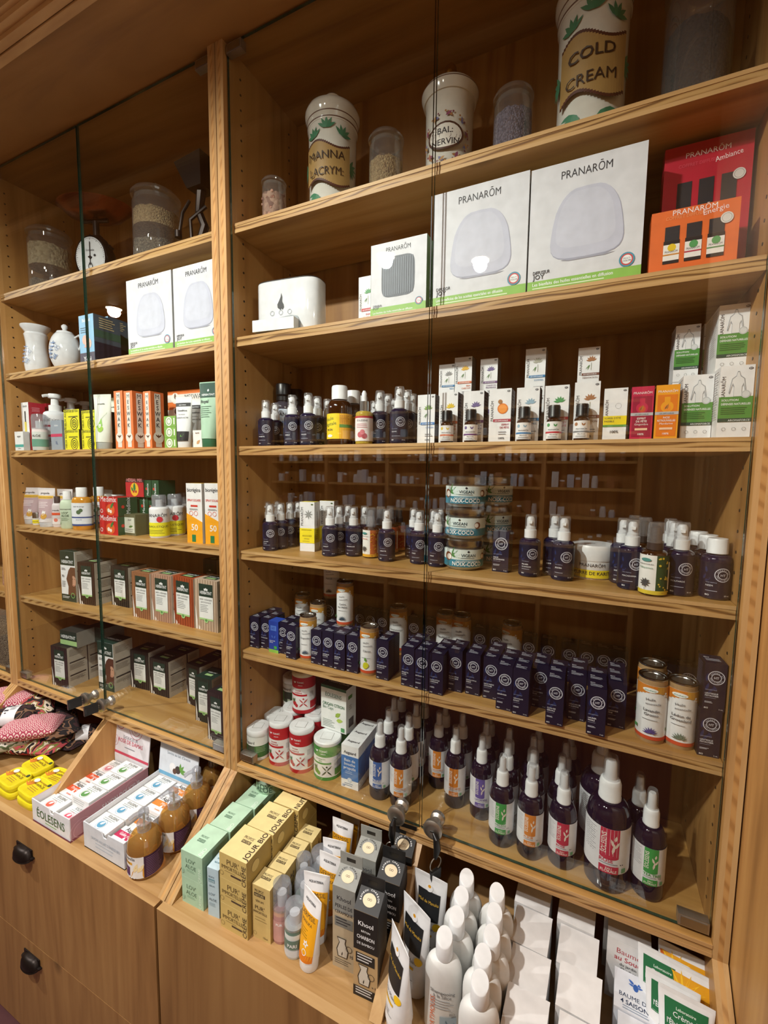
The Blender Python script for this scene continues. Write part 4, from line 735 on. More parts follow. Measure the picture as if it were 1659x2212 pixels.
def k_scale(name, loc, rot, dims, style, t, label, cat, group):
    R, h = dims; e = empty(name, loc, (0, 0, rot), label, cat, group)
    def frame(m):
        m.lathe([(0, 0), (R*.85, 0), (R*.9, .01), (R*.5, .03), (R*.35, .05), (0, .05)], 'dark_iron', 26)
        n = 40; f = lambda rr, y: [(rr*math.cos(2*math.pi*k/n)*(1+.05*(k % 5 == 0)), y, R*1.55+rr*1.28*math.sin(2*math.pi*k/n)) for k in range(n)]
        m.loft([f(R*1.0, .02), f(R*1.15, -.015), f(R*1.02, -.035), f(R*.95, -.03)], 'dark_iron')
        for a in (30, 75, 105, 150, 200, 235, 305, 340):
            q = math.radians(a); m.lathe([(0, -.014), (.014, 0), (0, .014)], 'dark_iron', 8, (R*1.12*math.cos(q), -.01, R*1.55+R*1.4*math.sin(q)))
        m.tube([(0, .0, R*2.6), (0, 0, R*3.9)], .011, 'dark_iron', 12); m.box(-.03, .03, -.03, .03, R*2.6, R*2.75, 'dark_iron')
        m.tube([(-.05, 0, R*3.9), (.05, 0, R*3.9)], .006, 'dark_iron')
    part('iron_frame', e, 'scframe', frame)
    def dial(m):
        n = 48; m.add([(R*.93*math.cos(2*math.pi*k/n), -.037, R*1.55+R*1.19*math.sin(2*math.pi*k/n)) for k in range(n)], [tuple(range(n))], '#cfd3d6')
        for k in range(60):
            q = 2*math.pi*k/60; a, b = (.80, .9) if k % 5 == 0 else (.85, .9)
            x0, x1 = R*a*math.cos(q), R*b*math.cos(q); z0, z1 = R*a*1.28*math.sin(q), R*b*1.28*math.sin(q); dx, dz = -math.sin(q)*.0009, math.cos(q)*.0009
            m.add([(x0-dx, -.0375, R*1.55+z0-dz), (x1-dx, -.0375, R*1.55+z1-dz), (x1+dx, -.0375, R*1.55+z1+dz), (x0+dx, -.0375, R*1.55+z0+dz)], [(0, 1, 2, 3)], '#22242a')
        art(m, [('t', .5, .66, .07, 'Soehnle', '#33353c', 'c', 0, .4, 0), ('t', .5, .34, .05, 'Kilo', '#33353c', 'c'), ('t', .5, .82, .07, '0', '#33353c', 'c'), ('d', .66, .55, .04, '#22242a')], R*1.8, R*2.3, lambda u, v, d: (u-R*.9, -.0378-d, R*.4+v))
    part('dial', e, 'scdial', dial)
    part('pointer', e, 'scpt', lambda m: (m.box(-.0016, .0016, -.0395, -.0388, R*1.1, R*2.45, '#15161a'), m.lathe([(0, -.008), (.008, 0), (0, .008)], '#15161a', 12, (0, -.038, R*1.55)), m.tube([(.008*math.cos(a), -.039, R*1.02+.012*math.sin(a)) for a in [i*.7 for i in range(9)]], .0012, '#15161a', 5, True)))
    def pan(m):
        pr = [(0, 0), (.05, .003), (.09, .018), (.115, .045), (.12, .047), (.113, .047), (.088, .022), (.05, .007), (0, .005)]; m.lathe(pr, 'copper', 40, sx=1.15, sy=.8)
    part('copper_pan', e, 'scpan', pan, (0, 0, R*3.95), (0, 0, 0))
    return e
def k_diffuser(name, loc, rot, dims, style, t, label, cat, group):
    w, h = dims; d = w*.42; e = empty(name, loc, (0, 0, rot), label, cat, group)
    def rsec(z, s=1):
        P = []
        for k in range(40):
            a = 2*math.pi*k/40; P.append((w/2*s*math.copysign(abs(math.cos(a))**.35, math.cos(a)), d/2+d/2*s*math.copysign(abs(math.sin(a))**.7, math.sin(a)), z))
        return P
    part('housing', e, 'dfh', lambda m: m.loft([rsec(0, .97), rsec(.01), rsec(h*.97), rsec(h, .975), rsec(h, .90), rsec(h*.9, .88)], 'ceramic_white', cap=True))
    part('dark_rim', e, 'dfr', lambda m: m.loft([rsec(h*.985, .992), rsec(h*1.003, .98), rsec(h*1.003, .9), rsec(h*.985, .9)], '#26282c', cap=False))
    def fl(m):
        fs = [(.0, -.16), (-.055, -.11), (-.06, -.05), (-.03, .01), (.0, .08), (.012, .15), (.028, .07), (.022, .0), (.05, -.06), (.055, -.11), (.03, -.155), (.01, -.12)]
        m.add([(x*w*.9-.01, -.0012, h*.60+z*h*1.0) for x, z in fs], [tuple(range(12))], '#15181c')
        for x in (-.16, -.02, .12): art(m, [('o', .5, .5, .45, .55, '#8a9096')], .012, .012, lambda u, v, q: (w*x+u-.012, -.001-q, h*.36+v))
    part('flame_symbol', e, 'dff', fl)
    def base(m):
        pts = [(-w*.44, 0), (w*.26, 0), (w*.26, h*.20), (w*.22, h*.30), (w*.12, h*.33), (-w*.44, h*.26)]
        n = len(pts); m.add([(x, -.003, z) for x, z in pts], [tuple(range(n))], '#8f979c')
        m.box(-w*.42, w*.24, -.03, 0, .004, h*.235, '#d3d8da', top='#c3c8ca')
    part('water_tank', e, 'dfb', base)
    return e
def k_irontool(name, loc, rot, dims, style, t, label, cat, group):
    e = empty(name, loc, (0, 0, rot), label, cat, group)
    part('hopper', e, 'ith', lambda m: m.loft([[(-.03, -.03, .20), (.03, -.03, .20), (.03, .03, .20), (-.03, .03, .20)], [(-.062, -.05, .275), (.05, -.05, .285), (.05, .05, .285), (-.062, .05, .275)]], 'dark_iron', False))
    part('stand', e, 'its', lambda m: (m.tube([(0, 0, .2), (-.012, 0, .14), (.012, 0, .09), (-.02, 0, .03), (-.03, -.01, .01)], [.016, .012, .014, .012, .016], 'dark_iron'), m.tube([(.02, 0, .15), (-.03, -.02, .11), (-.025, -.02, .05), (.01, 0, .03)], .006, 'dark_iron'), m.lathe([(0, 0), (.04, 0), (.035, .012), (0, .016)], 'dark_iron', 20)))
    part('crank', e, 'itc', lambda m: (m.tube([(-.02, -.03, .16), (-.035, -.045, .12), (-.045, -.05, .06)], .005, 'dark_iron'), m.lathe([(0, -.012), (.011, -.008), (.011, .012), (0, .016)], 'dark_iron', 12, (-.045, -.055, .05))))
    return e
def k_tray(name, loc, rot, dims, style, t, label, cat, group):
    w, h, d = dims; e = empty(name, loc, (0, 0, rot), label, cat, group); th = .003
    side, inner = t[0], t[1]
    def body_(m):
        m.box(-w/2, w/2, 0, d, 0, th, inner)
        n = [(-w/2, 0), (w/2, 0), (w/2, h*.88), (w*.14, h*.88), (w*.10, h*.72), (w*.02, h*.72), (-w*.02, h*.88), (-w/2, h)] if False else [(-w/2, 0), (w/2, 0), (w/2, h), (w*.12, h*.97), (w*.08, h*.78), (w*.0, h*.78), (-w*.04, h*.97), (-w/2, h)]
        m.add([(x, 0, z) for x, z in n]+[(x, th, z) for x, z in n], [tuple(range(8)), tuple(range(15, 7, -1))]+[(k, (k+1) % 8, 8+(k+1) % 8, 8+k) for k in range(8)], t[2])
        m.box(-w/2, -w/2+th, th, d, 0, h, side, right=inner); m.box(w/2-th, w/2, th, d, 0, h, side, left=inner); m.box(-w/2, w/2, d-th, d, 0, h, inner)
        art(m, t[3], w, h, flat(w)); art(m, t[4], d, h, lambda u, v, q: (w/2+q, u, v))
    part('tray_body', e, ('tray', style), body_)
    fh = .135
    def flap(m):
        m.box(-w/2, w/2, 0, .003, 0, fh, t[5]); art(m, t[6], w, fh, flat(w))
    part('display_flap', e, ('flap', style), flap, (0, d-.003, h-.002), (-7, 0, 0))
    return e
def k_tin(name, loc, rot, dims, style, t, label, cat, group):
    w, h, d = dims; e = empty(name, loc, (0, 0, rot), label, cat, group)
    def rs(z, s=1, n=36):
        return [(w/2*s*math.copysign(abs(math.cos(2*math.pi*k/n))**.45, math.cos(2*math.pi*k/n)), d/2*s*math.copysign(abs(math.sin(2*math.pi*k/n))**.45, math.sin(2*math.pi*k/n)), z) for k in range(n)]
    part('tin_base', e, 'tinb', lambda m: m.loft([rs(0, .95), rs(.003, .985), rs(h*.5, .985)], '#d9c91c'))
    def lid(m):
        m.loft([rs(h*.48, 1), rs(h*.9, 1), rs(h, .97), rs(h, .90), rs(h*.97, .88)], '#e6d61c')
        L = [('f', .22, .35, .3, .04, a, '#d9822c') for a in (60, 80, 100, 120, 140, 160)]+[('t', .56, .72, .07, 'Savon surgras', '#8a4a14', 'c', 0, .5), ('t', .56, .55, .09, 'Au soufre 2%', '#5a2a14', 'c', 0, .56, .01), ('l', .36, .45, .4, 3, .06, '#b0802c', .02), ('d', .24, .72, .11, '#e9e9e4', .7), ('d', .86, .82, .06, '#3a4a2c')]
        art(m, L, w, d, lambda u, v, q: (u-w/2, v-d/2, h*.985+q+.0006))
    part('tin_lid', e, 'tinl', lid)
    return e
def k_pillow(name, loc, rot, dims, style, t, label, cat, group):
    l, w, th = dims; e = empty(name, loc, rr3(rot), label, cat, group)
    def cu(m):
        n = 24; vs = []; fs = []
        for s in (1, -1):
            for i in range(n+1):
                for j in range(n+1):
                    u, v = 2*i/n-1, 2*j/n-1; f = max(0, (1-abs(u)**2.6)*(1-abs(v)**2.6))**.5
                    pin = 1-.05*(u*u*v*v); vs.append((u*l/2*pin, v*w/2*pin, s*f*th/2*(1+.05*math.sin(9*u+5*v))))
            o = 0 if s == 1 else (n+1)**2
            fs += [(o+i*(n+1)+j, o+(i+1)*(n+1)+j, o+(i+1)*(n+1)+j+1, o+i*(n+1)+j+1) for i in range(n) for j in range(n)]
        m.add(vs, fs, style, True)
    part('cushion', e, ('pil', style, l, w, th), cu)
    if t:
        def band(m):
            b = l*.30; n = 30; sec = []
            prof = [(math.cos(2*math.pi*k/n)*.5*w*1.01, math.copysign(abs(math.sin(2*math.pi*k/n))**.8, math.sin(2*math.pi*k/n))*.5*th*1.06) for k in range(n)]
            m.loft([[(x, a, c) for a, c in prof] for x in (-b/2+t[0]*l, b/2+t[0]*l)], '#dfe1e4', True, False)
            L = [('r', .04, .1, .3, .8, '#2a2c3a'), ('t', .66, .62, .12, 'Bouillotte', DK, 'c', 0, .5, .01), ('l', .42, .52, .5, 4, .10, '#8a8d92', .03)]
            art(m, L, b, w*.5, lambda u, v, q: (t[0]*l+u-b/2, v-w*.25, th*.535*math.sqrt(max(0, 1-((v-w*.25)/(w*.5))**2))+q+.0012))
        part('paper_band', e, ('band', l, w, th, t), band)
    return e
def k_box(name, loc, rot, dims, style, t, label, cat, group):
    """open-flap white carton"""
    w, h, d = dims; e = empty(name, loc, rr3(rot), label, cat, group)
    part('carton_body', e, ('wb', style, w, h, d), lambda m: m.box(-w/2, w/2, 0, d, 0, h, '#d9dadb', front='#e2e3e4', top='#e6e6e6'))
    def lid(m): 
        m.add([(-w/2, -.001, h+.0008), (w/2, -.001, h+.0008), (w/2+.001, d, h+.012), (-w/2-.001, d, h+.010), (-w/2, -.001, h-.014), (w/2, -.001, h-.014)], [(0, 1, 2, 3), (4, 5, 1, 0)], '#e9e9e9')
    part('lid_flap', e, ('wl', style, w, h, d), lid)
    return e
def k_key(name, loc, rot, dims, style, t, label, cat, group):
    e = empty(name, loc, rr3(rot), label, cat, group)
    if style == 'block':
        part('key_head', e, 'kh', lambda m: (m.box(-.005, .005, -.048, -.004, -.017, .017, 'black_plastic'), m.box(-.0055, .0055, -.046, -.042, -.008, .008, '#2a2a2c')))
        part('key_blade', e, 'kb', lambda m: m.box(-.0012, .0012, -.006, .006, -.004, .004, 'steel'))
    else:
        part('key_head', e, 'kh2', lambda m: m.tube([(0, -.006, 0), (0, -.016, -.008), (0, -.02, -.03), (0, -.014, -.058)], [.004, .008, .009, .005], 'black_plastic', 10))
        part('key_ring', e, 'kr', lambda m: m.tube([(.017*math.cos(a), -.015, -.072+.017*math.sin(a)) for a in [i*.35 for i in range(18)]], .0013, 'steel', 6, True))
        part('key_head', e, ('kh3', t), lambda m: m.box(-.015, .015, -.019, -.012, -.125 if t == 'fob' else -.112, -.086, 'black_plastic'))
        part('key_blade', e, ('kb3', t), lambda m: (m.box(-.004, .004, -.0165, -.0145, -.168, -.112, 'steel'), [m.box(.004, .0065, -.0165, -.0145, -.165+.01*k, -.160+.01*k, 'steel') for k in range(4)]))
    return e
def k_bag(name, loc, rot, dims, style, t, label, cat, group):
    w, h, d = dims
    def fn(m):
        secs = []
        for q in (0, .06, .2, .4, .6, .75, .85, .92, 1):
            tk = d/2*(1-q**3)+.001; ww = w/2*(1-.08*math.sin(q*3)); secs.append([(ww*math.copysign(abs(math.cos(2*math.pi*k/26))**.6, math.cos(2*math.pi*k/26)), tk*math.sin(2*math.pi*k/26), q*h) for k in range(26)])
        m.loft(secs, [style]*5+[style, 'jar_glass', 'jar_glass'])
    return single(name, ('bag', style, w, h), fn, loc, (0, 0, rot), label, cat, group)
# ================= THE ROOM =================
struct('floor', lambda m: m.box(-6, 3, -4.2, .6, -.05, 0, 'floor_red'), (0, 0, -1.965))
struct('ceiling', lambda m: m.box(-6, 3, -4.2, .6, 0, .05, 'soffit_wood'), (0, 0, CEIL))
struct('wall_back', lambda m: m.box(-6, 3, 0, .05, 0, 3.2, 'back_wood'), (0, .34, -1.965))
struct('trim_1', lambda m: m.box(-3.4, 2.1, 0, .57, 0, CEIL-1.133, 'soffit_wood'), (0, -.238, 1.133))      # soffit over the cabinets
def cornice(m):
    for y, z in ((0, .0), (-.022, .004), (-.040, .016), (-.052, .03)): m.box(-3.4, 2.1, y-.02, y, z, CEIL-1.12, 'ply_long')
struct('trim_2', cornice, (0, -.239, 1.12))
struct('wall_left', lambda m: m.box(-.05, 0, -4.2, .6, 0, 3.2, 'panel_wood'), (-6, 0, -1.965))
# wall of shelves on the other side of the shop (seen in the glass)
def far_wall(m): m.box(-6, 3, 0, .05, 0, 3.2, 'back_wood')
struct('wall_behind', far_wall, (0, -3.75, -1.965))
FARX = (-3.6, -2.75, -1.95, -1.1, -.3, .5)
def far_shelves(m):
    for z in (-1.3, -1.0, -.72, -.44, -.17, .08, .34, .62): m.box(-3.6, .5, 0, .2, z, z+.025, 'shelf_wood')
    for x in FARX: m.box(x-.02, x+.02, 0, .22, -1.95, 1.1, 'panel_wood')
o = struct('trim_3', far_shelves, (0, -3.70, 0))
def jars(m):
    rr = random.Random(3)
    for z in (-.415, -.145, .105, .365, -.695):
        x = -3.5
        while x < .45:
            if min(abs(x-q) for q in FARX) > .08 and rr.random() < .8:
                c = rr.choice(['#cfd0d4', '#8a5a34', '#d9dadd', '#b7c4d6', '#9a6a44', '#dadcdf']); hh = rr.uniform(.06, .12)
                if rr.random() < .6:
                    m.lathe([(0, 0), (.028, 0), (.028, hh*.75), (.02, hh*.8), (0, hh*.8)], c, 10, (x, .1, z)); m.lathe([(0, hh*.78), (.022, hh*.78), (.022, hh), (0, hh)], 'white_cap', 10, (x, .1, z))
                else: m.box(x-.03, x+.03, .06, .12, z, z+hh*1.3, c)
            x += rr.uniform(.06, .09)
tag(link('shop_stock', cached('jars', jars, 'shop_stock'), None, (0, -3.70, 0)), 'rows of small jars and boxes on the far shelves, seen mirrored in the glass doors', 'jar', None, 'stuff')

# ================= THE CABINETS =================
T = .026
ZS = {'A': [.6767, .3664, .0555, -.2536, -.5587], 'B': [.6787, .3676, .0556, -.2566, -.5666]}
def shelfboard(x0, x1, d=.293):
    def fn(m):
        a = .0075
        m.box(x0, x1, 0, d, -T, 0, 'shelf_wood', front='ply_end')
        m.box(x0, x1, -.0012, .0, -a, 0, 'ply_long'); m.box(x0, x1, -.0012, 0, -T, -T+a, 'ply_long')
    return fn
def panel(m, x0, x1, hs):
    """upright side: plain above, splayed foot framing the counter tray below"""
    pr = [(-.03, 1.133), (-.03, -.948), (-.283, -1.172), (-.283, -1.20), (.30, -1.20), (.30, 1.133)]
    m.prism(pr, x0, x1, 'panel_wood')
    w = (x1-x0)/3; e = .0012
    for k in range(3):
        c = 'ply_end' if k == 1 else 'ply_up'
        m.box(x0+k*w, x0+(k+1)*w, -.03-e, -.03, -.948, 1.133, 'ply_v' if k == 1 else 'ply_up')
        a, b = x0+k*w, x0+(k+1)*w; vs = [(a, -.03-e, -.948), (b, -.03-e, -.948), (b, -.283-e, -1.172), (a, -.283-e, -1.172)]
        m.add(vs, [(0, 1, 2, 3)], 'ply_v' if k == 1 else 'ply_up')
    for y in (.035, .255): holes(m, 0, y, [z*.04 for z in range(-22, 28)], hs)
wood('ply_v', 'Z', ('#a67c4a', '#b88c56', '#c0965e'), knots=False, endgrain=True)
def holes(m, x, y, zs, s):
    for z in zs: m.tube([(x, y, z), (x+s*.0008, y, z)], .0032, 'black_plastic', 8)
def splay(m, t=.027):
    m.prism([(-.03, -.948), (-.270, -1.160), (.28, -1.160), (.28, -.948)], -t/2, t/2, 'panel_wood', 'ply_up')
def door_fn(w, h):
    def fn(m): m.box(0, w, 0, .007, 0, h, 'glass_edge', front='pane_glass', back='pane_glass')
    return fn
def hinge_fn(m):
    m.box(0, .052, -.006, .013, 0, .024, 'steel'); m.box(.004, .048, -.0075, -.006, .003, .021, 'tin')
def knob_fn(m):
    pr = [(0, 0), (.018, 0), (.018, .010), (.0125, .016), (.0125, .024), (.023, .036), (.024, .046), (.018, .050), (.012, .050), (0, .05)]
    n = 22; m.loft([[(rr*math.cos(2*math.pi*k/n), -z, rr*math.sin(2*math.pi*k/n)) for k in range(n)] for rr, z in pr[1:-1]], 'steel')
    m.box(-.004, .004, -.052, -.0485, -.0012, .0012, 'black_plastic')
def cup_fn(m):
    n = 14; secs = []
    for i in range(9):
        a = math.pi*i/8*.5; secs.append([(math.cos(math.pi*k/n)*.042*math.cos(a)**.5, -.027*math.sin(math.pi*k/n)**.7*math.cos(a)**.6 - .0005, .03*math.sin(a)*1.0) for k in range(n+1)])
    vs = [p for q in secs for p in q]; N = n+1
    m.add(vs, [(i*N+k, i*N+k+1, (i+1)*N+k+1, (i+1)*N+k) for i in range(8) for k in range(n)], 'dark_iron', True)
    m.add([(x, y*.9, z-.001) for x, y, z in vs[:N]]+[(x*1.0, y-.001, z-.006) for x, y, z in vs[:N]], [(k, k+1, N+k+1, N+k) for k in range(n)], 'dark_iron', True)
    for x in (-.046, .046): m.lathe([(0, 0), (.008, 0), (.008, .004), (0, .004)], 'dark_iron', 12, (x, -.002, .004))
    m.box(-.044, .044, -.003, 0, -.006, .030, 'dark_iron')
def cabinet(bay, x0, x1, gap, label, open_left=False):
    """x0,x1: inner faces"""
    xc = (x0+x1)/2; e = empty('display_cabinet', (xc, 0, -1.965), (0, 0, 0), label, 'cabinet', None)
    L = lambda x, y, z: (x-xc, y, z+1.965)
    mb = lambda key, fn: (lambda q: q)(fn)
    w = x1-x0
    def P(name, fn, x, y, z, parent=e, lab=None):
        m = MB(); fn(m); o = link(name, m.mesh(name), parent, L(x, y, z) if parent is e else (x, y, z))
        if lab: o['label'] = lab
        return o
    P('side_panel', lambda m: panel(m, -.0258, 0, 1), x0, 0, 0); P('side_panel', lambda m: panel(m, 0, .0258, -1), x1, 0, 0)
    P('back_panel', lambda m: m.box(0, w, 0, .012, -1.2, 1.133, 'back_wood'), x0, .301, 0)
    for z in ZS['B' if bay == 'B' else 'A']: P('shelf', shelfboard(.0015, w-.0015), x0, 0, z)
    P('bottom_shelf', shelfboard(.0005, w-.0005, .325), x0, -.031, -.9203)
    P('counter_board', lambda m: m.box(.0005, w-.0005, 0, .575, -.024, 0, 'tray_wood'), x0, -.277, -1.165)
    P('counter_divider', splay, (x0+x1)/2 if bay != 'B' else -.2415, 0, 0)
    P('carcass', lambda m: m.box(0, w+.05, 0, .56, -1.965+.06, -1.20, 'panel_wood'), x0-.025, -.262, 0)
    P('plinth', lambda m: m.box(0, w+.05, 0, .5, 0, .058, 'dark_iron'), x0-.025, -.22, -1.965)
    # drawers, one board wide each, their top edge showing in front of the counter
    dx0, dx1 = x0-.0255, x1+.0245
    if bay == 'C': dx1 -= .0
    for z0, z1 in ((-1.5735, -1.157), (-1.945, -1.5755)):
        d = P('drawer', lambda m: (m.box(.003, dx1-dx0-.003, 0, .022, z0-z1, 0, 'drawer_wood', top='ply_long' if z1 > -1.3 else 'drawer_wood'),), dx0, -.3035, z1)
        m = MB(); cup_fn(m); link('cup_handle', m.mesh('cup_handle'), d, ((dx1-dx0)/2, -.0005, -.10 if z1 > -1.3 else -.07))
    # doors
    zb, h = -.917, 2.046
    g = .003
    for side, a, b in ((0, x0+.003, gap-g), (1, gap+g, x1-.003)):
        d = P('glass_door', door_fn(b-a, h), a, -.0165, zb)
        for zz in (.006, h-.03):
            m = MB(); hinge_fn(m); link('hinge', m.mesh('hinge'), d, (.002 if side == 0 else b-a-.054, 0, zz))
        m = MB(); knob_fn(m); link('lock_knob', m.mesh('lock_knob'), d, (b-a-.045 if side == 0 else .045, 0, .046))
    return e
cabinet('A', -2.075, -.892, -1.506, 'left pine display cabinet with glass doors, five shelves and boxes of hair colour')
cabinet('B', -.838, .369, -.240, 'right pine display cabinet with glass doors, dark bottles and white diffuser boxes')
cabinet('C', -3.30, -2.129, -2.71, 'pine cabinet cut off at the left edge of the photo')
def side_unit(m):
    m.box(0, .03, -.62, .30, 0, 3.09, 'panel_wood'); m.box(.03, 1.2, -.60, .3, 0, 3.09, 'panel_wood')
single('tall_cupboard', 'sideunit', side_unit, (.3975, -.033, -1.965), (0, 0, 0), 'plain wooden side of the taller unit at the right edge', 'cupboard')

# ================= LAMPS =================
for i, (x, y, pw) in enumerate(LAMPS):
    e = empty('recessed_spotlight', (x, y, CEIL), (0, 0, 0), 'round recessed ceiling spotlight above the shop floor, seen only mirrored in glass', 'lamp', 'ceiling spotlights')
    part('bezel', e, 'bezel', lambda m: m.lathe([(.05, 0), (.062, -.004), (.066, -.001), (.066, 0)], 'steel', 30))
    if 'lamp_glow' not in MATS: pm('lamp_glow', '#ffe9cc', emit=45); pm('lamp_faint', '#ffe9cc', emit=2)
    lens = 'lamp_glow' if i < 4 else 'lamp_faint'
    part('lamp_lens', e, lens, lambda m: m.lathe([(0, -.013), (.022, -.012), (.038, -.008), (.049, 0)], lens, 30))
    ld = bpy.data.lights.new('spot', 'SPOT'); ld.energy = pw; ld.color = (1, .96, .90); ld.shadow_soft_size = .03; ld.spot_size = math.radians(172); ld.spot_blend = .35
    lo = bpy.data.objects.new('spot_light', ld); C.objects.link(lo); lo.parent = e; lo.location = (0, 0, -.018)

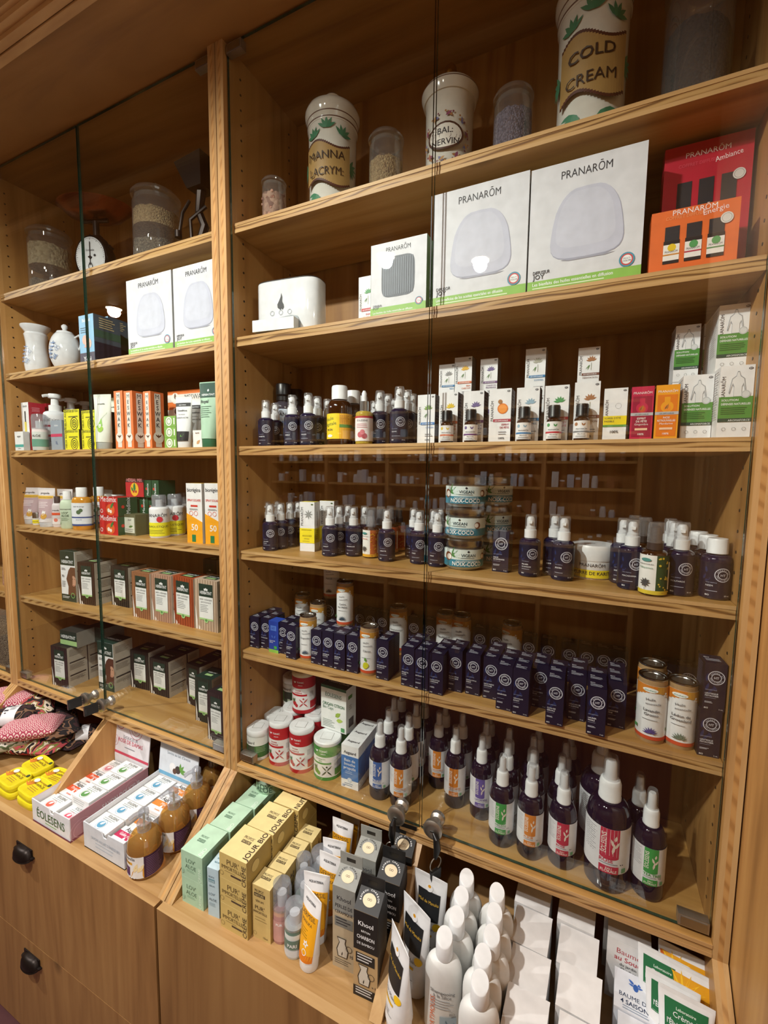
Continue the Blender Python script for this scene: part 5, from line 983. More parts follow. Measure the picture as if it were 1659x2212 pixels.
# ================= THE GOODS: builder, names, style, category, group, then for each one: place, turn, size, print, label =================
def goods(fn, name, style, cat, group, rows):
    for loc, rot, dims, t, label in rows: fn(name, loc, rot, dims, style, t, label, cat, group)
NV = "navy carton, "; BG = "blue glass oil bottle with white pump, "
goods(k_carton, 'essential_oil_carton', 'ht', 'box', 'navy essential oil cartons on the lowest-but-one shelf', (
((-0.814,0.0287,-0.5666),0,(0.036,0.0982,0.036),('BLEU', 'TROPICAL', '10 mL'), NV+'first from the left end of the shelf, front of its file'),
((-0.814,0.0662,-0.5666),0,(0.036,0.0982,0.036),('BLEU', 'TROPICAL', '10 mL'), NV+'first from the left end of the shelf, second in that file'),
((-0.812,0.1037,-0.5666),0,(0.036,0.0982,0.036),('BLEU', 'TROPICAL', '10 mL'), NV+'first from the left end of the shelf, third in that file'),
((-0.7786,0.0377,-0.5666),0,(0.036,0.0965,0.036),('MANDARINE', '', '10 mL'), NV+'between the leftmost file and the bright blue carton, front of its file'),
((-0.7786,0.0752,-0.5666),0,(0.036,0.0965,0.036),('MANDARINE', '', '10 mL'), NV+'between the leftmost file and the bright blue carton, second in that file'),
((-0.7073,0.0309,-0.5666),0,(0.036,0.0966,0.036),('BOIS DE', 'HÔ', '10 mL'), NV+'just right of the bright blue carton, front of its file'),
((-0.7073,0.0684,-0.5666),0,(0.036,0.0966,0.036),('BOIS DE', 'HÔ', '10 mL'), NV+'just right of the bright blue carton, second in that file'),
((-0.6627,0.0127,-0.5666),0,(0.036,0.0989,0.036),('CANNELLE', 'FEUILLE', '5 mL'), NV+'set forward just left of the ginger tube, front of its file'),
((-0.5762,0.0159,-0.5666),0,(0.036,0.0996,0.036),('CANNELLE', 'DE CHINE', '10 mL'), NV+'marked cinnamon of China, front of its file'),
((-0.5762,0.0534,-0.5666),0,(0.036,0.0996,0.036),('CANNELLE', 'DE CHINE', '10 mL'), NV+'marked cinnamon of China, second in that file'),
((-0.5742,0.0909,-0.5666),0,(0.036,0.0996,0.036),('CANNELLE', 'DE CHINE', '10 mL'), NV+'marked cinnamon of China, third in that file'),
((-0.5373,0.0151,-0.5666),0,(0.036,0.1023,0.036),('CANNELLE', 'ÉCORCE', '5 mL'), NV+'marked cinnamon bark, front of its file'),
((-0.5373,0.0526,-0.5666),0,(0.036,0.1023,0.036),('CANNELLE', 'ÉCORCE', '5 mL'), NV+'marked cinnamon bark, second in that file'),
((-0.5353,0.0901,-0.5666),0,(0.036,0.1023,0.036),('CANNELLE', 'ÉCORCE', '5 mL'), NV+'marked cinnamon bark, third in that file'),
((-0.4979,0.013,-0.5666),0,(0.036,0.1037,0.036),('CÈDRE DE', 'L’ATLAS', '10 mL'), NV+'marked Atlas cedar, front of its file'),
((-0.4979,0.0505,-0.5666),0,(0.036,0.1037,0.036),('CÈDRE DE', 'L’ATLAS', '10 mL'), NV+'marked Atlas cedar, second in that file'),
((-0.4582,0.0152,-0.5666),0,(0.036,0.1037,0.036),('CISTE', '', '5 mL'), NV+'marked cistus, just left of the lemon tube, front of its file'),
((-0.3666,0.0154,-0.5666),0,(0.036,0.1081,0.036),('CITRONNELLE', 'DE CEYLAN', '10 mL'), NV+'marked citronella, just right of the lemon tube, front of its file'),
((-0.3666,0.0529,-0.5666),0,(0.036,0.1081,0.036),('CITRONNELLE', 'DE CEYLAN', '10 mL'), NV+'marked citronella, just right of the lemon tube, second in that file'),
((-0.2922,0.0108,-0.5666),0,(0.036,0.1035,0.036),('ÉPINETTE', 'NOIRE', '10 mL'), NV+'marked black spruce, front of its file'),
((-0.2922,0.0483,-0.5666),0,(0.036,0.1035,0.036),('ÉPINETTE', 'NOIRE', '10 mL'), NV+'marked black spruce, second in that file'),
((-0.2902,0.0858,-0.5666),0,(0.036,0.1035,0.036),('ÉPINETTE', 'NOIRE', '10 mL'), NV+'marked black spruce, third in that file'),
((-0.2534,0.0086,-0.5666),0,(0.036,0.1028,0.036),('ESTRAGON', '', '10 mL'), NV+'marked tarragon, behind the gap of the doors, front of its file'),
((-0.2534,0.0461,-0.5666),0,(0.036,0.1028,0.036),('ESTRAGON', '', '10 mL'), NV+'marked tarragon, behind the gap of the doors, second in that file'),
((-0.2134,0.0043,-0.5666),0,(0.036,0.1033,0.036),('EUCALYPTUS', 'CITRONNÉ', '10 mL'), NV+'marked lemon eucalyptus, front of its file'),
((-0.2134,0.0418,-0.5666),0,(0.036,0.1033,0.036),('EUCALYPTUS', 'CITRONNÉ', '10 mL'), NV+'marked lemon eucalyptus, second in that file'),
((-0.2114,0.0793,-0.5666),0,(0.036,0.1033,0.036),('EUCALYPTUS', 'CITRONNÉ', '10 mL'), NV+'marked lemon eucalyptus, third in that file'),
((-0.1751,0.0401,-0.5666),0,(0.036,0.1079,0.036),('EUCALYPTUS', 'GLOBULEUX', '10 mL'), NV+'marked blue gum eucalyptus, front of its file'),
((-0.1751,0.0776,-0.5666),0,(0.036,0.1079,0.036),('EUCALYPTUS', 'GLOBULEUX', '10 mL'), NV+'marked blue gum eucalyptus, second in that file'),
((-0.1307,0.043,-0.5666),0,(0.036,0.1043,0.036),('EUCALYPTUS', 'RADIÉ', '10 mL'), NV+'marked narrow-leaved eucalyptus, front of its file'),
((-0.1307,0.0805,-0.5666),0,(0.036,0.1043,0.036),('EUCALYPTUS', 'RADIÉ', '10 mL'), NV+'marked narrow-leaved eucalyptus, second in that file'),
((-0.087,0.0427,-0.5666),0,(0.036,0.1043,0.036),('GAULTHÉRIE', 'COUCHÉE', '10 mL'), NV+'marked wintergreen, front of its file'),
((-0.087,0.0802,-0.5666),0,(0.036,0.1043,0.036),('GAULTHÉRIE', 'COUCHÉE', '10 mL'), NV+'marked wintergreen, second in that file'),
((-0.085,0.1177,-0.5666),0,(0.036,0.1043,0.036),('GAULTHÉRIE', 'COUCHÉE', '10 mL'), NV+'marked wintergreen, third in that file'),
((-0.0478,0.0056,-0.5666),0,(0.036,0.1062,0.036),('GENÉVRIER', '', '10 mL'), NV+'marked juniper, front of its file'),
((-0.0478,0.0431,-0.5666),0,(0.036,0.1062,0.036),('GENÉVRIER', '', '10 mL'), NV+'marked juniper, second in that file'),
((-0.0458,0.0806,-0.5666),0,(0.036,0.1062,0.036),('GENÉVRIER', '', '10 mL'), NV+'marked juniper, third in that file'),
((-0.01,0.0002,-0.5666),0,(0.036,0.1082,0.036),('GÉRANIUM', 'ROSAT', '10 mL'), NV+'marked rose geranium, front of its file'),
((-0.01,0.0377,-0.5666),0,(0.036,0.1082,0.036),('GÉRANIUM', 'ROSAT', '10 mL'), NV+'marked rose geranium, second in that file'),
((-0.008,0.0752,-0.5666),0,(0.036,0.1082,0.036),('GÉRANIUM', 'ROSAT', '10 mL'), NV+'marked rose geranium, third in that file'),
((0.0258,0.0548,-0.5666),0,(0.036,0.1053,0.036),('GINGEMBRE', 'FRAIS', '5 mL'), NV+'marked fresh ginger, front of its file'),
((0.0258,0.0923,-0.5666),0,(0.036,0.1053,0.036),('GINGEMBRE', 'FRAIS', '5 mL'), NV+'marked fresh ginger, second in that file'),
((0.0632,-0.0072,-0.5666),0,(0.036,0.1054,0.036),('CLOU DE', 'GIROFLE', '10 mL'), NV+'marked clove, front of its file'),
((0.0632,0.0303,-0.5666),0,(0.036,0.1054,0.036),('CLOU DE', 'GIROFLE', '10 mL'), NV+'marked clove, second in that file'),
((0.0652,0.0678,-0.5666),0,(0.036,0.1054,0.036),('CLOU DE', 'GIROFLE', '10 mL'), NV+'marked clove, third in that file'),
((0.1064,0.0349,-0.5666),0,(0.036,0.1023,0.036),('HÉLICHRYSE', 'ITALIENNE', '2 mL'), NV+'marked everlasting flower, front of its file'),
((0.1064,0.0724,-0.5666),0,(0.036,0.1023,0.036),('HÉLICHRYSE', 'ITALIENNE', '2 mL'), NV+'marked everlasting flower, second in that file'),
((0.1084,0.1099,-0.5666),0,(0.036,0.1023,0.036),('HÉLICHRYSE', 'ITALIENNE', '2 mL'), NV+'marked everlasting flower, third in that file'),
((0.1456,-0.0088,-0.5666),0,(0.036,0.1037,0.036),('LAURIER', 'NOBLE', '5 mL'), NV+'marked bay laurel, nearest the shelf edge, front of its file'),
((0.1456,0.0287,-0.5666),0,(0.036,0.1037,0.036),('LAURIER', 'NOBLE', '5 mL'), NV+'marked bay laurel, nearest the shelf edge, second in that file'),
((0.1476,0.0662,-0.5666),0,(0.036,0.1037,0.036),('LAURIER', 'NOBLE', '5 mL'), NV+'marked bay laurel, nearest the shelf edge, third in that file'),
((0.1858,0.0427,-0.5666),0,(0.036,0.1046,0.036),('LAVANDE', 'FINE', '10 mL'), NV+'marked fine lavender, last of the row, front of its file'),
((0.1858,0.0802,-0.5666),0,(0.036,0.1046,0.036),('LAVANDE', 'FINE', '10 mL'), NV+'marked fine lavender, last of the row, second in that file'),
((0.1878,0.1177,-0.5666),0,(0.036,0.1046,0.036),('LAVANDE', 'FINE', '10 mL'), NV+'marked fine lavender, last of the row, third in that file'),
((-0.5481,0.225,-0.5666),0,(0.038,0.1075,0.036),('HUILE', '', '10 mL'), NV+'leftmost of three in the shade under the cut-off door line'),
((-0.5098,0.225,-0.5666),0,(0.038,0.1075,0.036),('HUILE', '', '10 mL'), NV+'middle of three in the shade at the back'),
((-0.4674,0.225,-0.5666),0,(0.038,0.1075,0.036),('HUILE', '', '10 mL'), NV+'right of three in the shade at the back'),
((-0.3602,0.225,-0.5666),0,(0.038,0.1075,0.036),('HUILE', '', '10 mL'), NV+'in the back row just right of the orange-fruit tube'),
((-0.3081,0.225,-0.5666),0,(0.038,0.1075,0.036),('HUILE', '', '10 mL'), NV+'in the back row just left of the pair of kraft tubes'),
((-0.1564,0.225,-0.5666),0,(0.038,0.1075,0.036),('HUILE', '', '10 mL'), NV+'in the back row right of the pair of kraft tubes'),
((-0.1096,0.225,-0.5666),0,(0.038,0.1075,0.036),('HUILE', '', '10 mL'), NV+'in the back row left of the lone shaded tube'),
((-0.0217,0.225,-0.5666),0,(0.038,0.1075,0.036),('HUILE', '', '10 mL'), NV+'in the back row right of the lone shaded tube'),
((0.0283,0.225,-0.5666),0,(0.038,0.1075,0.036),('HUILE', '', '10 mL'), NV+'in the back row standing by itself'),
((0.0814,0.225,-0.5666),0,(0.038,0.1075,0.036),('HUILE', '', '10 mL'), NV+'in the back right block, first from the left'),
((0.1239,0.225,-0.5666),0,(0.038,0.1075,0.036),('HUILE', '', '10 mL'), NV+'in the back right block, second from the left'),
((0.1631,0.225,-0.5666),0,(0.038,0.1075,0.036),('HUILE', '', '10 mL'), NV+'in the back right block, third from the left'),
((0.1994,0.225,-0.5666),0,(0.038,0.1075,0.036),('HUILE', '', '10 mL'), NV+'in the back right block, last on the right'),
((-0.6491,0.195,-0.5666),0,(0.05,0.135,0.045),('HUILE', '', '10 mL'), 'larger navy carton carrying the high kraft tube at the back left'),
((0.3462,0.0119,-0.5666),3.5537,(0.0362,0.095,0.045),('LENTISQUE', 'PISTACHIER', '5 mL'), 'navy carton marked mastic tree, the lower of the stack at the right end'),
((0.3482,0.0119,-0.4711),3.5537,(0.0362,0.095,0.045),('LENTISQUE', 'PISTACHIER', '2 mL'), 'navy carton marked mastic tree, the upper of the stack at the right end'),
((0.2935,0.2,-0.5666),0,(0.044,0.104,0.044),('HUILE', '', '10 mL'), NV+'in deep shade behind the lavender tubes, the left of two'),
((0.3392,0.2,-0.5666),0,(0.044,0.104,0.044),('HUILE', '', '10 mL'), NV+'in deep shade behind the lavender tubes, the right of two'),
))
goods(k_carton, 'essential_oil_carton', 'blue', 'box', 'navy essential oil cartons on the lowest-but-one shelf', (
((-0.7366,0.0253,-0.5666),0,(0.036,0.0981,0.036),('',), 'bright royal blue carton with a green foot, front of its file'),
))
goods(k_turn, 'cardboard_tube', 'kraft', 'tube', 'kraft paper essential oil tubes', (
((-0.6229,0.0432,-0.5666),17.5413,(0.0235,0.132),('Gingembre', 'flower', '#4a5a6a'), 'kraft paper tube marked ginger at the front left, between navy cartons'),
((-0.4177,0.0393,-0.5666),13.4543,(0.0245,0.135),('Citron', 'fruit', '#cfd02c'), 'kraft paper tube with a lemon picture standing at the shelf edge'),
((-0.5278,0.095,-0.4666),15.1062,(0.0235,0.132),('Cèdre', 'flower', '#3a4a5a', 'de l’Atlas'), 'kraft paper tube marked Atlas cedar standing on top of the navy cartons'),
((-0.7615,0.21,-0.5666),17.8793,(0.025,0.135),('Romarin', 'flower', '#4a8a3c'), 'shaded kraft tube in the far left corner of the shelf'),
((-0.6622,0.155,-0.5666),16.8791,(0.025,0.135),('Carotte', 'flower', '#8a8a9a'), 'kraft tube half hidden behind the ginger tube, in sun and shade'),
((-0.6491,0.215,-0.4296),15.9942,(0.025,0.13),('Néroli', 'flower', '#333333'), 'kraft tube lifted high at the back, its top hidden by the shelf above'),
((-0.4068,0.215,-0.5666),11.5175,(0.026,0.142),('Pamplemousse', 'fruit', '#d9662c'), 'shaded kraft tube with an orange fruit picture in the back row'),
((-0.2581,0.225,-0.5666),8.3593,(0.0265,0.142),('Gaulthérie', 'flower', '#3a3a3a'), 'left one of two shaded kraft tubes side by side in the back row'),
((-0.2106,0.225,-0.5666),7.3287,(0.0265,0.142),('Ciste', 'flower', '#3a3a3a'), 'right one of two shaded kraft tubes side by side in the back row'),
((-0.0664,0.225,-0.5666),-20,(0.0255,0.14),('Romarin', 'flower', '#3a3a3a'), 'single shaded kraft tube in the middle of the back row'),
((0.2496,0.0363,-0.5666),-3.8406,(0.0265,0.137),('Lavandin', 'flower', '#5a4a8a', 'Grosso'), 'large kraft tube with purple lavender picture at the right end of the shelf'),
((0.255,0.1,-0.5666),-3.7604,(0.0265,0.14),('Lavandin', 'flower', '#5a4a8a'), 'kraft tube of which only the metal lid shows behind the lavender tube'),
((0.3015,0.0394,-0.5666),-5.2246,(0.0265,0.137),('Lédon du', 'flower', '#6a7a6a', 'Groenland'), 'kraft tube with white flower picture between lavender tube and stacked cartons'),
))
goods(k_turn, 'spray_bottle', 'spray', 'bottle', 'violet glass flower water spray bottles', (
((-0.3858,0.048,-0.9203),6.3269,(0.029,0.217),('BLEUET', '#3f66ad'), 'violet spray bottle, blue label for cornflower water'),
((-0.3199,0.0439,-0.9203),5.5932,(0.029,0.222),('CAMOMILLE', '#d9852c'), 'violet spray bottle, orange label for camomile water, partly behind the lock'),
((-0.2506,0.1593,-0.9203),4.3174,(0.027,0.222),('HAMAMÉLIS', '#d9852c'), 'violet spray bottle, orange label for witch hazel water'),
((-0.1868,0.11,-0.9203),3.7404,(0.028,0.222),('HÉLICHRYSE', '#d9852c'), 'violet spray bottle, orange label for everlasting flower water'),
((-0.1131,0.1006,-0.9203),2.8623,(0.0275,0.222),('LAVANDE', '#6a5aa8'), 'violet spray bottle, purple lavender label'),
((-0.0487,0.0407,-0.9203),2.1645,(0.029,0.222),('MÉLISSE', '#3fa04c'), 'violet spray bottle, green label for lemon balm water'),
((0.0196,0.0349,-0.9203),1.2452,(0.029,0.222),('FLEUR', '#d9852c'), 'violet spray bottle, orange label for orange blossom water'),
((0.0906,0.0429,-0.9203),0.2632,(0.03,0.222),('ROSE', '#c02f4a'), 'violet spray bottle, small pink-red label for rose water'),
((0.2645,0.0443,-0.9203),-2.1065,(0.031,0.236),('TEA TREE', '#3fa04c'), 'violet spray bottle, green label for tea tree water at the right end'),
((0.1834,0.0402,-0.9203),-0.8089,(0.0445,0.29),('ROSE', '#c02f4a'), 'largest violet spray bottle with the tall red rose label'),
((0.1689,0.1288,-0.9203),-0.5996,(0.0445,0.29),('ROSE', '#c02f4a'), 'second large violet spray bottle behind the largest rose bottle'),
((-0.3887,0.111,-0.9203),6.0413,(0.029,0.222),('FLORALE', '#8a7a96'), 'violet spray bottle directly behind the cornflower one'),
((-0.4006,0.177,-0.9203),5.8614,(0.029,0.222),('FLORALE', '#8a7a96'), 'violet spray second bottle behind the cornflower one'),
((-0.4001,0.2356,-0.9203),5.6061,(0.029,0.222),('FLORALE', '#8a7a96'), 'violet spray third bottle behind the cornflower one'),
((-0.3245,0.1085,-0.9203),5.3483,(0.029,0.222),('FLORALE', '#8a7a96'), 'violet spray bottle directly behind the camomile one'),
((-0.3267,0.1743,-0.9203),5.0979,(0.029,0.222),('FLORALE', '#8a7a96'), 'violet spray second bottle behind the camomile one'),
((-0.3218,0.2329,-0.9203),4.8228,(0.029,0.222),('FLORALE', '#8a7a96'), 'violet spray third bottle behind the camomile one'),
((-0.2485,0.2161,-0.9203),4.1035,(0.029,0.222),('FLORALE', '#8a7a96'), 'violet spray bottle behind the witch hazel one'),
((-0.1876,0.1834,-0.9203),3.5268,(0.029,0.222),('FLORALE', '#8a7a96'), 'violet spray bottle behind the everlasting flower one'),
((-0.1176,0.1705,-0.9203),2.7487,(0.029,0.222),('FLORALE', '#8a7a96'), 'violet spray bottle directly behind the lavender one'),
((-0.1189,0.2294,-0.9203),2.634,(0.029,0.222),('FLORALE', '#8a7a96'), 'violet spray second bottle behind the lavender one'),
((-0.0475,0.1048,-0.9203),2.0264,(0.029,0.222),('FLORALE', '#8a7a96'), 'violet spray bottle directly behind the lemon balm one'),
((-0.0548,0.17,-0.9203),2.0023,(0.029,0.222),('FLORALE', '#8a7a96'), 'violet spray second bottle behind the lemon balm one'),
((0.0156,0.0998,-0.9203),1.2236,(0.029,0.222),('FLORALE', '#8a7a96'), 'violet spray bottle directly behind the orange blossom one'),
((0.0091,0.1582,-0.9203),1.2425,(0.029,0.222),('FLORALE', '#8a7a96'), 'violet spray second bottle behind the orange blossom one'),
((0.0164,0.2164,-0.9203),1.0972,(0.029,0.222),('FLORALE', '#8a7a96'), 'violet spray third bottle behind the orange blossom one'),
((0.0817,0.1052,-0.9203),0.3644,(0.029,0.222),('FLORALE', '#8a7a96'), 'violet spray bottle directly behind the small rose one'),
((0.0876,0.1655,-0.9203),0.2732,(0.029,0.222),('FLORALE', '#8a7a96'), 'violet spray second bottle behind the small rose one'),
((0.0984,0.2234,-0.9203),0.1333,(0.029,0.222),('FLORALE', '#8a7a96'), 'violet spray third bottle behind the small rose one'),
((0.2488,0.1134,-0.9203),-1.7792,(0.029,0.222),('FLORALE', '#8a7a96'), 'violet spray bottle directly behind the tea tree one'),
))
goods(k_turn, 'supplement_canister', 'canister', 'canister', 'red and white canisters', (
((-0.7303,0.0484,-0.9203),17.4174,(0.0368,0.135),('#b5121f', 'OLIVIER', 'AUBÉPINE', '#b5121f', '#b5121f', 'white_cap'), 'red and white canister at the front left, beside the green jar'),
((-0.6518,0.0496,-0.9203),16.1832,(0.0368,0.135),('#b5121f', 'OLIVIER', 'AUBÉPINE', '#b5121f', '#b5121f', 'white_cap'), 'red and white canister right of the front left red one'),
((-0.7373,0.125,-0.9203),16.8839,(0.0368,0.135),('#b5121f', 'OLIVIER', 'AUBÉPINE', '#b5121f', '#b5121f', 'white_cap'), 'red canister behind the front left red one, carrying the upper canister'),
((-0.6524,0.128,-0.9203),15.5236,(0.0368,0.135),('#b5121f', 'OLIVIER', 'AUBÉPINE', '#b5121f', '#b5121f', 'white_cap'), 'red canister behind, beside the white and green carton'),
((-0.6984,0.1265,-0.7833),20,(0.0368,0.132),('#b5121f', 'OLIVIER', 'AUBÉPINE', '#b5121f', '#b5121f', '#d8c9a8'), 'upper red and white canister stacked on the ones behind'),
((-0.6224,0.235,-0.7833),20,(0.0368,0.132),('#b5121f', 'OLIVIER', 'AUBÉPINE', '#b5121f', '#b5121f', '#d8c9a8'), 'red and white canister in shade at the back, upper right of the stacks'),
((-0.6224,0.235,-0.9203),20,(0.0368,0.135),('#b5121f', 'OLIVIER', 'AUBÉPINE', '#b5121f', '#b5121f', 'white_cap'), 'red canister at the back carrying the shaded one'),
))
goods(k_turn, 'supplement_canister', 'canister', 'canister', None, (
((-0.5667,0.0616,-0.9203),16.2533,(0.0405,0.115),('#3f8a3c', 'KLAMATH', 'BIO', '#5f8f2c', '#2a3a1c', 'white_cap'), 'green canister with white lid, between red canister and blue carton'),
((-0.552,0.138,-0.9203),0,(0.0368,0.116),('#3f8a3c', 'KLAMATH', 'BIO', '#5f8f2c', '#2a3a1c', 'white_cap'), 'canister hidden under the white and green carton'),
))
goods(k_turn, 'supplement_jar', 'canister2', 'jar', 'green and white jars', (
((-0.8103,0.0355,-0.9203),20.8112,(0.0355,0.095),('x',), 'white-lidded jar with a green label, at the left end of the bottom shelf'),
((-0.8148,0.1237,-0.9203),19.7238,(0.0355,0.095),('x',), 'white-lidded jar with a green label, behind the leftmost one'),
((-0.7948,0.2,-0.9203),20,(0.036,0.1),('x',), 'white-lidded jar with a green label, at the back, carrying another'),
((-0.7948,0.2,-0.8183),20,(0.036,0.095),('x',), 'white-lidded jar with a green label, upper of two in the shade at the back'),
))
goods(k_carton, 'capsule_carton', 'origan', 'box', None, (
((-0.563,0.088,-0.8033),-3,(0.092,0.138,0.055),('x',), 'white and green capsule carton lifted on the canisters'),
))
goods(k_carton, 'mouthwash_carton', 'aaga', 'box', 'white and blue mouthwash cartons', (
((-0.4713,0.0278,-0.9203),1.6469,(0.0545,0.1285,0.046),('x',), 'white and blue mouthwash carton, front one of three'),
((-0.4727,0.0748,-0.9203),1.6469,(0.0545,0.1285,0.046),('x',), 'white and blue mouthwash carton, middle of three'),
((-0.474,0.1218,-0.9203),1.6469,(0.0545,0.1285,0.046),('x',), 'white and blue mouthwash carton, rear of three'),
))
goods(k_turn, 'oil_bottle', 'ht', 'bottle', 'blue glass oil bottles with white pumps on the shelf of coconut jars', (
((-0.7646,0.0504,-0.2566),19.8888,(0.0225,0.142),('AMANDE', 'DOUCE'), BG+'sweet almond, front left'),
((-0.8406,0.125,-0.2566),20.0954,(0.0225,0.142),('ABRICOT',), BG+'leftmost, behind the sweet almond'),
((-0.8364,0.1706,-0.2566),19.4745,(0.0225,0.142),('HUILE',), BG+'far left back row'),
((-0.7617,0.0961,-0.2566),19.2452,(0.0225,0.142),('ARGAN',), BG+'with a brown picture, second behind the almond'),
((-0.7597,0.1416,-0.2566),18.6466,(0.0225,0.142),('ARNICA',), BG+'between the almond and the yellow carton'),
((-0.7607,0.1872,-0.2566),18.1243,(0.0225,0.142),('AVOCAT',), BG+'just peeping out left of the yellow carton'),
((-0.559,0.0624,-0.2566),16.097,(0.0225,0.142),('AVOCAT',), BG+'avocado, right of the yellow carton'),
((-0.5552,0.108,-0.2566),15.4848,(0.0225,0.142),('HUILE',), BG+'behind the avocado one'),
((-0.5516,0.1536,-0.2566),14.9131,(0.0225,0.142),('HUILE',), BG+'between and behind the avocado and borage'),
((-0.4996,0.0945,-0.2566),14.5544,(0.0225,0.142),('BOURRACHE',), BG+'borage, left of the marigold bottle'),
((-0.486,0.1381,-0.2566),13.8169,(0.0225,0.142),('HUILE',), BG+'behind the marigold bottle'),
((-0.3848,0.0751,-0.2566),12.352,(0.0225,0.142),('CAROTTE',), BG+'carrot, right of the marigold bottle'),
((-0.3347,0.1466,-0.2566),10.5954,(0.0225,0.142),('CALOPHYLLE',), BG+'standing alone left of the door gap'),
((-0.2954,0.085,-0.2566),10.2386,(0.0225,0.142),('HUILE',), BG+'behind the lone one left of the door gap'),
((-0.2715,0.1356,-0.2566),9.2813,(0.0225,0.142),('CHANVRE',), BG+'hemp, right at the door gap'),
((-0.2412,0.075,-0.2566),9.0403,(0.0225,0.142),('HUILE',), BG+'behind the hemp one'),
((-0.267,0.1812,-0.2566),8.8456,(0.0225,0.142),('HUILE',), BG+'third in file behind the hemp one'),
((-0.0121,0.0778,-0.2566),3.2276,(0.0235,0.146),('FIGUIER', 'DE BARBARIE'), BG+'prickly pear, right of the small navy carton'),
((0.039,0.116,-0.2566),1.8151,(0.0235,0.146),('JOJOBA',), BG+'rear one of the jojoba pair'),
((0.0617,0.0733,-0.2566),1.2836,(0.024,0.146),('JOJOBA',), BG+'front jojoba one beside the white jar'),
((0.1974,0.058,-0.2566),-2.3668,(0.0245,0.148),('MACADAMIA',), BG+'macadamia, right of the white jar'),
((0.1829,0.1048,-0.2566),-1.8938,(0.0235,0.146),('HUILE',), BG+'rear left of the macadamia one'),
((0.284,0.0522,-0.2566),-4.7004,(0.0245,0.148),('MOUTARDE',), BG+'mustard, right of the green amber bottle'),
((0.2782,0.1005,-0.2566),-4.3489,(0.0235,0.146),('HUILE',), BG+'directly behind the mustard one'),
((0.2769,0.1482,-0.2566),-4.1398,(0.0235,0.146),('HUILE',), BG+'second behind the mustard one'),
))
goods(k_turn, 'flower_oil_bottle', 'amberpump', 'bottle', 'amber glass pump bottles', (
((-0.445,0.0976,-0.2566),13.4073,(0.0225,0.142),('Calendula', '#b8602c', '#d9a32c', '#c9502c', 'smoky_plastic'), 'amber pump bottle with white label and orange marigold border'),
((-0.4362,0.1427,-0.2566),12.77,(0.0225,0.142),('HUILE', '#b8502c', '#c98a3c', '#c9502c', '#4a4a50'), 'amber pump bottle with orange label, nearest behind the carrot bottle'),
((-0.424,0.1867,-0.2566),12.1088,(0.0225,0.142),('HUILE', '#b8502c', '#c98a3c', '#c9502c', '#4a4a50'), 'amber pump bottle with orange label, middle one in the shade'),
((-0.4182,0.2323,-0.2566),11.5969,(0.0225,0.142),('HUILE', '#b8502c', '#c98a3c', '#c9502c', '#4a4a50'), 'amber pump bottle with orange label, rightmost in the shade'),
((0.2352,0.0249,-0.2566),-3.4884,(0.0245,0.148),('Millepertuis', '#1f4a2a', '#d9c23c', '#2a7a5a', '#3a2c28'), 'amber pump bottle with white label and dark green speckled border'),
((0.2254,0.1266,-0.2566),-2.9285,(0.0235,0.148),('HUILE', '#1f4a2a', '#d9c23c', '#2a7a5a', '#2a2422'), 'amber bottle with dark pump directly behind the green speckled one'),
((0.2098,0.1716,-0.2566),-2.4399,(0.0235,0.148),('HUILE', '#1f4a2a', '#d9c23c', '#2a7a5a', '#2a2422'), 'amber bottle with dark pump, farthest back behind the macadamia oil'),
))
goods(k_turn, 'oil_bottle', 'neem', 'bottle', 'blue bottles with white screw caps', (
((0.3442,0.055,-0.2566),-6.2627,(0.0262,0.119),('NEEM',), 'blue bottle with white screw cap, front one at the right end'),
((0.3394,0.1079,-0.2566),-5.8539,(0.0262,0.119),('HUILE',), 'blue bottle with white screw cap, second from the front'),
((0.3323,0.1607,-0.2566),-5.4257,(0.0262,0.119),('HUILE',), 'blue bottle with white screw cap, farthest back'),
))
goods(k_carton, 'oil_carton', 'argousier', 'box', 'yellow and white oil cartons', (
((-0.6542,0.0856,-0.2566),9.0753,(0.0483,0.1494,0.036),('x',), 'white and yellow sea buckthorn carton, front one'),
((-0.6322,0.1606,-0.2566),9.0753,(0.0483,0.1494,0.036),('x',), 'white and yellow carton behind the sea buckthorn one'),
))
goods(k_carton, 'essential_oil_carton', 'ht', 'box', None, (
((-0.0804,0.0799,-0.2566),-5.7509,(0.0396,0.1,0.036),('FIGUE', 'DE BARBARIE', '5 mL'), 'small navy carton between the coconut jars and the prickly pear bottle'),
))
goods(k_turn, 'coconut_oil_jar', 'coco', 'jar', 'stacked coconut oil jars', (
((-0.1751,0.0921,-0.2566),20,(0.049,0.0775),('x',), 'glass coconut oil jar, bottom of the front stack of three'),
((-0.1731,0.0921,-0.1784),-10,(0.049,0.0775),('x',), 'glass coconut oil jar, middle of the front stack of three'),
((-0.1741,0.0921,-0.1002),8,(0.049,0.0775),('x',), 'glass coconut oil jar, top of the front stack of three'),
((-0.1251,0.1971,-0.2566),35,(0.049,0.0775),('x',), 'glass coconut oil jar, bottom of the stack half hidden behind'),
((-0.1251,0.1971,-0.1784),35,(0.049,0.0775),('x',), 'glass coconut oil jar, middle of the stack half hidden behind'),
((-0.1251,0.1971,-0.1002),35,(0.049,0.0775),('x',), 'glass coconut oil jar, top of the stack half hidden behind'),
))
goods(k_turn, 'shea_butter_jar', 'jar', 'jar', None, (
((0.1235,0.147,-0.2566),-0.341,(0.0485,0.078),('#e6e8e9', 'white_cap', (1.3,((0,0.5, '#f0dc2c'),),((0.7,0.035, 'PRANARŌM', '#2b2c33'),(0.2,0.035, 'BEURRE DE KARITÉ', '#2b2c33')))), 'wide white shea butter jar with a yellow strip'),
))
